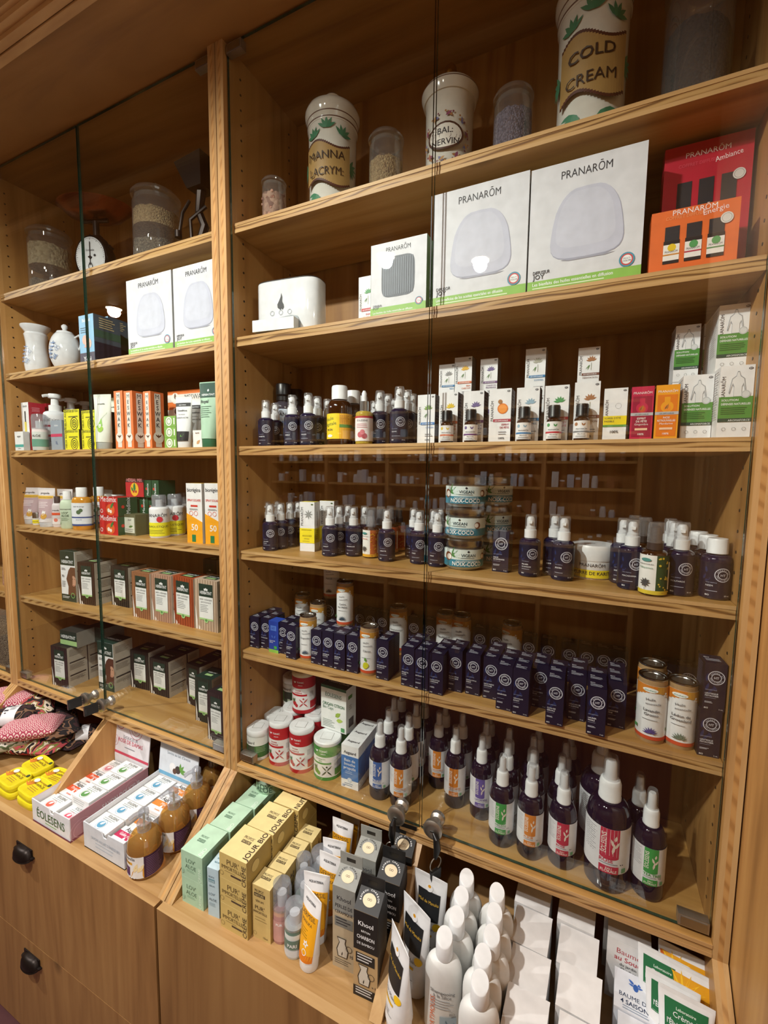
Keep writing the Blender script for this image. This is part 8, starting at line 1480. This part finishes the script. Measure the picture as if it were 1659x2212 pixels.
goods(k_tube, 'hand_cream_tube', 'tube', 'tube', 'white hand cream tubes', (
((-0.1967,-0.245,-1.165),(0,0,-42),(0.0345,0.2),('#e4e6e8', '#e4e6e8', (('r', 0.12,0.44,0.76,0.38, '#1d1f22'),('d', 0.5,0.86,0.12, '#eceef0'),('d', 0.5,0.88,0.05, '#e0a020'),('t', 0.5,0.66,0.11, 'Miel de Manuka', '#e0b43c', 'c', 0,0.7,0.01),('t', 0.2,0.32,0.11, 'Soin Mains', '#2b2c33', 'l', 0,0.6,0.01),('r', 0.12,0.24,0.6,0.03, '#e0b020'),('d', 0.84,0.38,0.13, '#f0c41c'),('l', 0.15,0.16,0.6,3,0.06, '#8a8d92', 0.018))), 'white hand cream tube with black panel, frontmost of three'),
((-0.1911,-0.165,-1.165),(0,0,-25),(0.0345,0.2),('#e4e6e8', '#e4e6e8', (('r', 0.12,0.44,0.76,0.38, '#1d1f22'),('d', 0.5,0.86,0.12, '#eceef0'),('d', 0.5,0.88,0.05, '#e0a020'),('t', 0.5,0.66,0.11, 'Miel de Manuka', '#e0b43c', 'c', 0,0.7,0.01),('t', 0.2,0.32,0.11, 'Soin Mains', '#2b2c33', 'l', 0,0.6,0.01),('r', 0.12,0.24,0.6,0.03, '#e0b020'),('d', 0.84,0.38,0.13, '#f0c41c'),('l', 0.15,0.16,0.6,3,0.06, '#8a8d92', 0.018))), 'white hand cream tube with black panel, middle of three'),
((-0.1859,-0.085,-1.165),(0,0,-5),(0.0345,0.2),('#e4e6e8', '#e4e6e8', (('r', 0.12,0.44,0.76,0.38, '#1d1f22'),('d', 0.5,0.86,0.12, '#eceef0'),('d', 0.5,0.88,0.05, '#e0a020'),('t', 0.5,0.66,0.11, 'Miel de Manuka', '#e0b43c', 'c', 0,0.7,0.01),('t', 0.2,0.32,0.11, 'Soin Mains', '#2b2c33', 'l', 0,0.6,0.01),('r', 0.12,0.24,0.6,0.03, '#e0b020'),('d', 0.84,0.38,0.13, '#f0c41c'),('l', 0.15,0.16,0.6,3,0.06, '#8a8d92', 0.018))), 'white hand cream tube with black panel, rear of three'),
))
goods(k_turn, 'shampoo_bottle', 'shampoo', 'bottle', 'white shampoo bottles', (
((-0.1134,-0.2102,-1.165),12,(0.0378,0.215),('x',), 'white shampoo bottle with the printed label, front of the left file'),
((-0.1025,-0.1584,-1.165),12,(0.0378,0.215), None, 'white shampoo bottle second of the left file'),
((-0.1056,-0.1095,-1.165),12,(0.0378,0.215), None, 'white shampoo bottle third of the left file'),
((-0.106,-0.0607,-1.165),12,(0.0378,0.215), None, 'white shampoo bottle fourth of the left file, rearmost'),
((-0.0297,-0.2582,-1.165),12,(0.0378,0.215), None, 'white shampoo bottle first of the right file, frontmost'),
((-0.0347,-0.2101,-1.165),12,(0.0378,0.215), None, 'white shampoo bottle second of the right file'),
((-0.0269,-0.1649,-1.165),12,(0.0378,0.215), None, 'white shampoo bottle third of the right file'),
((-0.0308,-0.116,-1.165),12,(0.0378,0.215), None, 'white shampoo bottle fourth of the right file'),
((-0.0348,-0.066,-1.165),12,(0.0378,0.215), None, 'white shampoo bottle fifth of the right file, rearmost'),
))
goods(k_glassjar, 'herb_jar', 'gj', 'jar', 'glass jars on the top shelf', (
((-0.7676,0.09,0.6787),19.4164,(0.0345,0.1622),((('rose_buds', 0,0.62),),0,0,0.16,60), 'small glass jar of dried rosebuds at the left end of the top shelf'),
((-0.4254,0.13,0.6787),12.6717,(0.0457,0.2127),((('seeds', 0,0.56),),0,0,0.03,0), 'glass jar two thirds full of brown seeds between two white jars'),
((-0.0985,0.14,0.6787),5.1774,(0.0451,0.219),((('lavender_buds', 0,0.64),),0,0,0.03,0), 'glass jar of purple lavender flowers right of the gilt-knobbed jar'),
((0.2645,0.155,0.6787),-3.815,(0.0603,0.34),((('charcoal_grains', 0,0.52),),0.35,1,0.03,0), 'large glass jar of black grains at the top right corner'),
((-1.9611,0.13,0.6767),30.6901,(0.0763,0.3053),((('dark_seeds', 0,0.2),('fluff', 0.4,0.66)),0.05,1,0.05,60), 'glass jar of pale fluffy filling at the left end of the top shelf'),
((-1.3164,0.13,0.6767),25.8053,(0.0769,0.2968),((('dark_seeds', 0,0.3),('seeds', 0.46,0.64)),0,1,0.03,0), 'large glass jar with two layers of beans, right of the scale'),
))
goods(k_ceramic, 'apothecary_jar', 'manna', 'jar', 'white apothecary jars', (
((-0.592,0.13,0.6787),17.5134,(0.0667,0.3449),('MANNA', 'LACRYM:'), 'white apothecary jar lettered MANNA LACRYM with domed lid'),
))
goods(k_ceramic, 'apothecary_jar', 'bal', 'jar', 'white apothecary jars', (
((-0.2643,0.17,0.6787),8.8651,(0.0611,0.3443),('BAL:', 'NERVIN'), 'white apothecary jar with gilt knob and oval BAL NERVIN plaque'),
))
goods(k_ceramic, 'apothecary_jar', 'cold', 'jar', 'white apothecary jars', (
((0.0687,0.14,0.6787),0.4126,(0.0707,0.4),('COLD', 'CREAM'), 'largest white apothecary jar, lettered COLD CREAM, cut by the top edge'),
))
goods(k_scale, 'kitchen_scale', 's', 'scale', None, (
((-1.6377,0.12,0.6767),20,(0.062,0.3),('x',), 'antique iron kitchen scale with white dial and copper pan'),
))
goods(k_irontool, 'coffee_mill', 's', 'mill', None, (
((-1.0678,0.1,0.6767),0,(0.05,0.29),('x',), 'dark antique iron hand mill beside the upright post'),
))
goods(k_pot, 'ceramic_pot', 'vase', 'pot', None, (
((-2.0009,0.08,0.3664),25.1607,(0.0471,0.2005),('x',), 'white bulging pot with blue flowers at the left end of its shelf'),
))
goods(k_pot, 'sugar_pot', 'sugar', 'pot', None, (
((-1.8004,0.08,0.3664),24.2067,(0.0544,0.1834),('x',), 'round white lidded pot with a handle and blue sprigs'),
))
goods(k_diffuser, 'aroma_diffuser', 's', 'diffuser', None, (
((-0.6891,0.03,0.3676),6,(0.2005,0.1498),('x',), 'glossy white flame diffuser with a black flame mark'),
))
goods(k_tray, 'display_box', 't1', 'display box', 'soap display boxes', (
((-1.3855,-0.2755,-1.165),0,(0.203,0.078,0.268),('#b98a94', '#e0e0e2', '#e2e5ea', (('r', 0,0,1,0.08, '#8a4a55'),('t', 0.5,0.34,0.14, 'ÉOLESENS', '#4a6a44', 'c', 0,0.74,0.012),('l', 0.35,0.25,0.3,1,0.1, '#6fae4c', 0.012)),(('r', 0,0,1,0.1, '#8a4a55'),('o', 0.12,0.3,0.08,0.085, '#d9b0ba'),('o', 0.12,0.3,0.12,0.125, '#d9b0ba'),('o', 0.75,0.6,0.08,0.085, '#d9b0ba'),('t', 0.62,0.5,0.06, 'SAVON DOUCEUR', '#dcdce0', 'c', 0,0.5)), '#dcdce2', (('r', 0,0.06,1,0.07, '#c9485f'),('o', 0.2,0.9,0.1,0.11, '#b5485f'),('o', 0.2,0.9,0.04,0.06, '#b5485f'),('o', 0.62,0.86,0.17,0.178, '#b5485f'),('o', 0.62,0.86,0.11,0.118, '#b5485f'),('o', 0.62,0.86,0.05,0.058, '#b5485f'),('o', 0.06,0.4,0.1,0.107, '#c98a96'),('o', 0.06,0.4,0.05,0.057, '#c98a96'),('t', 0.5,0.52,0.06, 'DOUCEUR', '#8a8a92', 'c', 0,0.4,0),('t', 0.5,0.4,0.075, 'ROSE DE DAMAS', '#c0304f', 'c', 0,0.66,0.01),('l', 0.35,0.3,0.35,1,0.05, '#8a8a92', 0.015))), 'white cardboard display box with pink sides and raised rose flap'),
))
goods(k_tray, 'display_box', 't2', 'display box', 'soap display boxes', (
((-1.141,-0.263,-1.165),0,(0.1886,0.082,0.262),('#cfd6de', '#dfe0e2', '#d3d9e0', (('t', 0.55,0.5,0.05, 'SAVONS AU LAIT D’ÂNESSE BIO', '#9aa8b8', 'c', 0,0.7,0),('l', 0.3,0.42,0.45,2,0.06, '#a9b5c2', 0.012)),(), '#a9adb0', (('r', 0,0,1,0.62, '#d3dde6'),('r', 0,-0.05,1,0.09, '#6aa8cc'),('t', 0.5,0.82,0.1, 'ÉOLESENS', '#3a3a34', 'c', 0,0.62,0.015),('l', 0.3,0.76,0.35,1,0.05, '#55564c', 0.012),('t', 0.5,0.52,0.055, 'Savons au lait d’ânesse', '#5a6a7a', 'c', 0,0.6,0),('d', 0.36,0.22,0.08, '#e9ecee'),('d', 0.5,0.2,0.07, '#3a2c24'),('d', 0.42,0.14,0.05, '#5a3a28'),('f', 0.56,0.2,0.14,0.05,10, '#5f9a3c'),('f', 0.56,0.2,0.14,0.05,50, '#5f9a3c'),('f', 0.56,0.2,0.14,0.05,90, '#5f9a3c'),('f', 0.56,0.2,0.14,0.05,-20, '#5f9a3c'))), 'pale blue cardboard display box with grey flap, beside the soap pumps'),
))
goods(k_carton, 'soap_carton', 'soapbox', 'box', 'little soap cartons', (
((-1.434,-0.268,-1.161),0,(0.088,0.05,0.06),('ÉOLESENS', '#d9604c'), 'soap carton in the rose box, left row, with a red picture'),
((-1.434,-0.204,-1.161),0,(0.088,0.05,0.06),('Aagaard', '#e0603c', 'Propolis', '#e9ebeb'), 'soap carton in the rose box, left row, with an orange-red band, second'),
((-1.434,-0.14,-1.161),0,(0.088,0.05,0.06),('Aagaard', '#e0603c', 'Propolis', '#e9ebeb'), 'soap carton in the rose box, left row, with an orange-red band, third'),
((-1.434,-0.076,-1.161),0,(0.088,0.05,0.06),('ÉOLESENS', '#d98a96'), 'soap carton in the rose box, left row, with a pale pink picture, rear'),
((-1.338,-0.268,-1.161),0,(0.088,0.042,0.06),('ÉOLESENS', '#d0506a'), 'soap carton in the right row of the rose box, lower layer, front'),
((-1.338,-0.204,-1.161),0,(0.088,0.042,0.06),('ÉOLESENS', '#d0506a'), 'soap carton in the right row of the rose box, lower layer, second'),
((-1.338,-0.212,-1.118),0,(0.09,0.036,0.06),('ÉOLESENS', '#5f9a56'), 'soap carton with green picture on top in the rose box, front'),
((-1.338,-0.14,-1.161),0,(0.088,0.042,0.06),('ÉOLESENS', '#d0506a'), 'soap carton in the right row of the rose box, lower layer, third'),
((-1.338,-0.148,-1.118),0,(0.09,0.036,0.06),('ÉOLESENS', '#5f9a56'), 'soap carton with green picture on top in the rose box, middle'),
((-1.338,-0.076,-1.161),0,(0.088,0.042,0.06),('ÉOLESENS', '#d0506a'), 'soap carton in the right row of the rose box, lower layer, rear'),
((-1.338,-0.084,-1.118),0,(0.09,0.036,0.06),('ÉOLESENS', '#5f9a56'), 'soap carton with green picture on top in the rose box, rear'),
((-1.186,-0.256,-1.161),0,(0.087,0.062,0.06),('ÉOLESENS', '#5fa0c4'), 'soap carton with a blue picture in the blue display box, front'),
((-1.094,-0.256,-1.161),0,(0.085,0.05,0.06),('Aagaard', '#c0305a', 'Gelée royale', '#e9ebeb'), 'soap carton with pink band in the blue display box, front'),
((-1.186,-0.193,-1.161),0,(0.087,0.062,0.06),('ÉOLESENS', '#5fa0c4'), 'soap carton with a blue picture in the blue display box, second'),
((-1.094,-0.193,-1.161),0,(0.085,0.04,0.06),('Aagaard', '#e08a3c', 'Miel', '#e9ebeb'), 'soap carton with orange band in the blue display box, second'),
((-1.186,-0.13,-1.161),0,(0.087,0.062,0.06),('ÉOLESENS', '#5fa0c4'), 'soap carton with a blue picture in the blue display box, third'),
((-1.094,-0.13,-1.161),0,(0.085,0.06,0.06),('Aagaard', '#e08a3c', 'Miel', '#e9ebeb'), 'soap carton with orange band in the blue display box, third'),
((-1.186,-0.067,-1.161),0,(0.087,0.062,0.06),('ÉOLESENS', '#5fa0c4'), 'soap carton with a blue picture in the blue display box, rear'),
((-1.094,-0.067,-1.161),0,(0.085,0.06,0.06),('Aagaard', '#e08a3c', 'Miel', '#e9ebeb'), 'soap carton with orange band in the blue display box, rear'),
))
goods(k_turn, 'soap_dispenser', 'soappump', 'bottle', 'amber soap pump bottles', (
((-1.0002,-0.2308,-1.165),27.6396,(0.0455,0.186),('x',), 'amber liquid soap pump bottle, frontmost'),
((-0.9954,-0.135,-1.165),25.9752,(0.045,0.186),('x',), 'amber liquid soap pump bottle, second'),
((-1.0058,-0.04,-1.165),24.6442,(0.045,0.186),('x',), 'amber liquid soap pump bottle, third'),
((-1.0346,0.06,-1.165),23.5959,(0.045,0.186),('x',), 'amber liquid soap pump bottle, rearmost in shade'),
))
goods(k_tin, 'soap_tin', 'tin', 'tin', 'flat yellow tins', (
((-1.7077,-0.1485,-1.14),-6,(0.108,0.024,0.078),('x',), 'flat yellow tin, upper one, rear middle'),
((-1.7037,-0.1515,-1.165),-2,(0.108,0.024,0.078),('x',), 'flat yellow tin, lower one, rear middle'),
((-1.7031,-0.2241,-1.14),-4,(0.108,0.024,0.078),('x',), 'flat yellow tin, upper one, left'),
((-1.6991,-0.2271,-1.165),0,(0.108,0.024,0.078),('x',), 'flat yellow tin, lower one, left'),
((-1.5814,-0.219,-1.14),-4,(0.108,0.024,0.078),('x',), 'flat yellow tin, upper one, front middle'),
((-1.5774,-0.222,-1.165),0,(0.108,0.024,0.078),('x',), 'flat yellow tin, lower one, front middle'),
((-1.5739,-0.1569,-1.14),4,(0.108,0.024,0.078),('x',), 'flat yellow tin, upper one, right, against the display box'),
((-1.5699,-0.1599,-1.165),8,(0.108,0.024,0.078),('x',), 'flat yellow tin, lower one, right, against the display box'),
))
goods(k_pillow, 'seed_cushion', 'scallop_red', 'cushion', 'patterned seed cushions', (
((-1.8702,-0.0865,-1.05),(0,0,40),(0.21,0.13,0.075), None, 'pink fan-patterned cushion, the plump front one'),
((-2.1348,-0.042,-1.015),(0,0,38),(0.3,0.15,0.08), None, 'pink fan-patterned cushion at the top left corner of the pile'),
))
goods(k_pillow, 'seed_cushion', 'dark_cotton', 'cushion', 'patterned seed cushions', (
((-1.9727,-0.0989,-1.02),(0,0,42),(0.16,0.1,0.06),(0,), 'cushion almost covered by its paper band, between the pink ones'),
((-1.8914,0.0286,-1.075),(0,0,-25),(0.34,0.12,0.06), None, 'dark brown spotted cushion behind, in the shade'),
((-1.9424,-0.0015,-1.135),(0,0,10),(0.46,0.16,0.05), None, 'dark flat cushion at the bottom of the pile'),
((-1.7666,0.0416,-1.12),(0,0,50),(0.15,0.085,0.05),(0.05,), 'small cushion pouch with a paper label beside the divider'),
))
goods(k_pillow, 'seed_cushion', 'floral_cotton', 'cushion', 'patterned seed cushions', (
((-2.0544,0.0289,-1.03),(0,0,-30),(0.34,0.13,0.08),(-0.08,), 'red and black floral cushion with a paper band under the door'),
((-1.9058,-0.0852,-1.12),(0,0,18),(0.34,0.14,0.06), None, 'dark cushion with pink flowers beneath the pink ones'),
))
goods(k_pillow, 'seed_cushion', 'leaf_cotton', 'cushion', 'patterned seed cushions', (
((-1.9593,-0.1444,-1.095),(0,0,55),(0.22,0.13,0.08), None, 'green and white leaf cushion at the left edge'),
))
goods(k_box, 'plain_carton', '00', 'box', 'plain white cartons', (
((0.045,-0.245,-1.165),(0,0,-3),(0.078,0.11,0.081),('x',), 'plain white carton, left row, frontmost, cut by the photo edge'),
))
goods(k_box, 'plain_carton', '01', 'box', 'plain white cartons', (
((0.041,-0.159,-1.165),(0,0,-3),(0.078,0.104,0.081),('x',), 'plain white carton, left row, second from the front'),
))
goods(k_box, 'plain_carton', '02', 'box', 'plain white cartons', (
((0.037,-0.073,-1.165),(0,0,-3),(0.078,0.112,0.081),('x',), 'plain white carton, left row, third from the front'),
))
goods(k_box, 'plain_carton', '03', 'box', 'plain white cartons', (
((0.033,0.013,-1.165),(0,0,-3),(0.078,0.122,0.081),('x',), 'plain white carton, left row, rearmost, in the shade'),
))
goods(k_box, 'plain_carton', '10', 'box', 'plain white cartons', (
((0.141,-0.245,-1.165),(0,0,-4),(0.078,0.102,0.081),('x',), 'plain white carton, right row, frontmost, cut by the photo edge'),
))
goods(k_box, 'plain_carton', '11', 'box', 'plain white cartons', (
((0.137,-0.159,-1.165),(0,0,-4),(0.078,0.112,0.081),('x',), 'plain white carton, right row, second from the front'),
))
goods(k_box, 'plain_carton', '12', 'box', 'plain white cartons', (
((0.133,-0.073,-1.165),(0,0,-4),(0.078,0.108,0.081),('x',), 'plain white carton, right row, third from the front'),
))
goods(k_box, 'plain_carton', '13', 'box', 'plain white cartons', (
((0.129,0.013,-1.165),(0,0,-4),(0.078,0.122,0.081),('x',), 'plain white carton, right row, rearmost, in the shade'),
))
goods(k_carton, 'balm_carton', 'plain', 'box', 'balm cartons with a bee', (
((0.247,-0.255,-1.165),(0,0,-4),(0.078,0.082,0.08),('#dfe5ee', '#cfd3da', '#e3e8f0', (),(),(),(),(('t', 0.5,0.16,0.11, '4 SAISONS', '#2a3a5a', 'c', 0,0.7,0.015),('t', 0.5,0.32,0.11, 'BAUME DES', '#2a3a5a', 'c', 0,0.76,0.015),('l', 0.2,0.12,0.6,2,0.06, '#8a9ab0', 0.02),('d', 0.5,0.66,0.06, '#2f5fb0', 1.6),('f', 0.46,0.72,0.16,0.07,140, '#3f6fc0'),('f', 0.54,0.72,0.16,0.07,40, '#3f6fc0'),('f', 0.46,0.68,0.13,0.05,170, '#3f6fc0'),('f', 0.54,0.68,0.13,0.05,10, '#3f6fc0'))), 'white balm carton with a small blue bee, frontmost'),
((0.245,-0.173,-1.165),(0,0,-4),(0.078,0.086,0.08),('#dfe5ee', '#cfd3da', '#e3e8f0', (),(),(),(),(('t', 0.5,0.16,0.11, '4 SAISONS', '#2a3a5a', 'c', 0,0.7,0.015),('t', 0.5,0.32,0.11, 'BAUME DES', '#2a3a5a', 'c', 0,0.76,0.015),('l', 0.2,0.12,0.6,2,0.06, '#8a9ab0', 0.02),('d', 0.5,0.66,0.06, '#2f5fb0', 1.6),('f', 0.46,0.72,0.16,0.07,140, '#3f6fc0'),('f', 0.54,0.72,0.16,0.07,40, '#3f6fc0'),('f', 0.46,0.68,0.13,0.05,170, '#3f6fc0'),('f', 0.54,0.68,0.13,0.05,10, '#3f6fc0'))), 'white balm carton with a small blue bee, middle'),
((0.243,-0.091,-1.165),(0,0,-4),(0.078,0.09,0.08),('#dfe5ee', '#cfd3da', '#e3e8f0', (),(),(),(),(('t', 0.5,0.16,0.11, '4 SAISONS', '#2a3a5a', 'c', 0,0.7,0.015),('t', 0.5,0.32,0.11, 'BAUME DES', '#2a3a5a', 'c', 0,0.76,0.015),('l', 0.2,0.12,0.6,2,0.06, '#8a9ab0', 0.02),('d', 0.5,0.66,0.06, '#2f5fb0', 1.6),('f', 0.46,0.72,0.16,0.07,140, '#3f6fc0'),('f', 0.54,0.72,0.16,0.07,40, '#3f6fc0'),('f', 0.46,0.68,0.13,0.05,170, '#3f6fc0'),('f', 0.54,0.68,0.13,0.05,10, '#3f6fc0'))), 'white balm carton with a small blue bee, rear'),
))
goods(k_carton, 'balm_carton', 'plain', 'box', None, (
((0.235,0,-1.165),(0,0,-4),(0.083,0.142,0.055),('#dcdcdc', '#cfcfcf', '#dddddd', (),(),(('r', 0,0.5,1,0.5, '#e3e3e2'),('t', 0.5,0.8,0.15, 'Baume', '#b0303c', 'c', 0,0.6,0.04),('t', 0.5,0.69,0.14, 'au Souci', '#b0303c', 'c', 0,0.7,0.04),('t', 0.5,0.61,0.08, 'du jardin', '#2b2c33', 'c', 0,0.4),('t', 0.5,0.54,0.08, 'd’herbes', '#2b2c33', 'c', 0,0.5))), 'white balm carton with red old-style lettering'),
((0.232,0.062,-1.165),(0,0,-4),(0.085,0.15,0.055),('#dcdcdc', '#cfcfcf', '#dddddd', (),()), 'plain-topped balm carton behind the red-lettered one'),
))
goods(k_tube, 'cream_tube', 'tube', 'tube', 'cream tubes at the right end', (
((0.2895,-0.0479,-1.161),(-13,0,-8),(0.037,0.165),('#e3e5e6', '#e3e5e6', (('o', 0.5,0.5,0,0.001, '#eceef0'),('r', 0.08,0.58,0.84,0.34, '#1f6a3f'),('r', 0.1,0.59,0.8,0.004, '#a9d0b5'),('t', 0.5,0.83,0.06, 'Laboratoire', '#d9e9dd', 'c', 0,0.4),('t', 0.5,0.75,0.11, 'Crème à', '#eceef0', 'c', 0,0.5,0.015),('t', 0.5,0.65,0.11, 'l’Élixir du Suédois', '#eceef0', 'c', 0,0.74,0.015),('t', 0.5,0.46,0.13, 'du jardin', '#2b2c33', 'c', 0,0.5,0),('t', 0.5,0.36,0.13, "d'herbes de M.", '#2b2c33', 'c', 0,0.7,0),('l', 0.2,0.25,0.6,3,0.08, '#999999', 0.02))), 'white cream tube with green panel, rear one'),
((0.2988,-0.0945,-1.161),(-13,0,-8),(0.037,0.165),('#e3e5e6', '#e3e5e6', (('o', 0.5,0.5,0,0.001, '#eceef0'),('r', 0.08,0.58,0.84,0.34, '#1f6a3f'),('r', 0.1,0.59,0.8,0.004, '#a9d0b5'),('t', 0.5,0.83,0.06, 'Laboratoire', '#d9e9dd', 'c', 0,0.4),('t', 0.5,0.75,0.11, 'Crème à', '#eceef0', 'c', 0,0.5,0.015),('t', 0.5,0.65,0.11, 'l’Élixir du Suédois', '#eceef0', 'c', 0,0.74,0.015),('t', 0.5,0.46,0.13, 'du jardin', '#2b2c33', 'c', 0,0.5,0),('t', 0.5,0.36,0.13, "d'herbes de M.", '#2b2c33', 'c', 0,0.7,0),('l', 0.2,0.25,0.6,3,0.08, '#999999', 0.02))), 'white cream tube with green panel, front one'),
((0.3294,-0.0208,-1.161),(-13,0,-8),(0.037,0.165),('#e3e5e6', '#e3e5e6', (('r', 0,0.55,1,0.36, '#e0a01c'),('p', ((0,0.55),(0.55,0.55),(0.7,0.68),(0.5,0.91),(0,0.91)), '#c9601c'),('f', 0.3,0.7,0.5,0.05,0, '#f0c02c'),('f', 0.3,0.7,0.5,0.05,24, '#f0c02c'),('f', 0.3,0.7,0.5,0.05,48, '#f0c02c'),('f', 0.3,0.7,0.5,0.05,72, '#f0c02c'),('f', 0.3,0.7,0.5,0.05,96, '#f0c02c'),('f', 0.3,0.7,0.5,0.05,120, '#f0c02c'),('f', 0.3,0.7,0.5,0.05,144, '#f0c02c'),('f', 0.3,0.7,0.5,0.05,168, '#f0c02c'),('f', 0.3,0.7,0.5,0.05,192, '#f0c02c'),('f', 0.3,0.7,0.5,0.05,216, '#f0c02c'),('f', 0.3,0.7,0.5,0.05,240, '#f0c02c'),('f', 0.3,0.7,0.5,0.05,264, '#f0c02c'),('f', 0.3,0.7,0.5,0.05,288, '#f0c02c'),('f', 0.3,0.7,0.5,0.05,312, '#f0c02c'),('f', 0.3,0.7,0.5,0.05,336, '#f0c02c'),('d', 0.3,0.7,0.14, '#7a3414'),('t', 0.62,0.4,0.2, 'du la', '#2b2c33', 'c', 0,0.6,0))), 'white cream tube with yellow flower picture, rear one'),
((0.34,-0.057,-1.161),(-13,0,-8),(0.037,0.165),('#e3e5e6', '#e3e5e6', (('r', 0,0.55,1,0.36, '#e0a01c'),('p', ((0,0.55),(0.55,0.55),(0.7,0.68),(0.5,0.91),(0,0.91)), '#c9601c'),('f', 0.3,0.7,0.5,0.05,0, '#f0c02c'),('f', 0.3,0.7,0.5,0.05,24, '#f0c02c'),('f', 0.3,0.7,0.5,0.05,48, '#f0c02c'),('f', 0.3,0.7,0.5,0.05,72, '#f0c02c'),('f', 0.3,0.7,0.5,0.05,96, '#f0c02c'),('f', 0.3,0.7,0.5,0.05,120, '#f0c02c'),('f', 0.3,0.7,0.5,0.05,144, '#f0c02c'),('f', 0.3,0.7,0.5,0.05,168, '#f0c02c'),('f', 0.3,0.7,0.5,0.05,192, '#f0c02c'),('f', 0.3,0.7,0.5,0.05,216, '#f0c02c'),('f', 0.3,0.7,0.5,0.05,240, '#f0c02c'),('f', 0.3,0.7,0.5,0.05,264, '#f0c02c'),('f', 0.3,0.7,0.5,0.05,288, '#f0c02c'),('f', 0.3,0.7,0.5,0.05,312, '#f0c02c'),('f', 0.3,0.7,0.5,0.05,336, '#f0c02c'),('d', 0.3,0.7,0.14, '#7a3414'),('t', 0.62,0.4,0.2, 'du la', '#2b2c33', 'c', 0,0.6,0))), 'white cream tube with yellow flower picture, front one'),
((0.3193,-0.1145,-1.161),(-13,0,-6),(0.037,0.165),('#e3e5e6', '#e3e5e6', (('o', 0.5,0.5,0,0.001, '#eceef0'),('r', 0.08,0.58,0.84,0.34, '#1f6a3f'),('r', 0.1,0.59,0.8,0.004, '#a9d0b5'),('t', 0.5,0.83,0.06, 'Laboratoire', '#d9e9dd', 'c', 0,0.4),('t', 0.5,0.75,0.11, 'Crème à', '#eceef0', 'c', 0,0.5,0.015),('t', 0.5,0.65,0.11, 'l’Élixir du Suédois', '#eceef0', 'c', 0,0.74,0.015),('t', 0.5,0.46,0.13, 'du jardin', '#2b2c33', 'c', 0,0.5,0),('t', 0.5,0.36,0.13, "d'herbes de M.", '#2b2c33', 'c', 0,0.7,0),('l', 0.2,0.25,0.6,3,0.08, '#999999', 0.02))), 'cream tube of which only the crimped end shows at the photo edge'),
))
goods(k_key, 'cabinet_key', 'block', 'key', None, (
((-1.554,-0.066,-0.871),(0,0,-12),(1,1), None, 'black-headed key in the left lock of the left cabinet'),
((-1.458,-0.066,-0.871),(0,0,-12),(1,1), None, 'black-headed key in the right lock of the left cabinet'),
))
goods(k_key, 'key_bunch', 'bunch', 'key', None, (
((-0.288,-0.066,-0.871),(0,0,0),(1,1), 'fob', 'bunch of keys with a big black fob hanging from the left lock'),
((-0.192,-0.066,-0.871),(0,0,60),(1,1), 'thin', 'bunch of keys seen edge-on hanging from the right lock'),
))
goods(k_bag, 'potpourri_bag', 'rose_buds', 'bag', None, (
((-2.27,0.1,-0.5587),0,(0.22,0.24,0.1),('x',), 'clear bag of dried petals at the left photo edge, upper shelf'),
))
goods(k_bag, 'potpourri_bag', 'dark_seeds', 'bag', None, (
((-2.3,0.06,-0.9203),0,(0.24,0.24,0.1),('x',), 'clear bag of dried herbs at the left photo edge, lower shelf'),
))
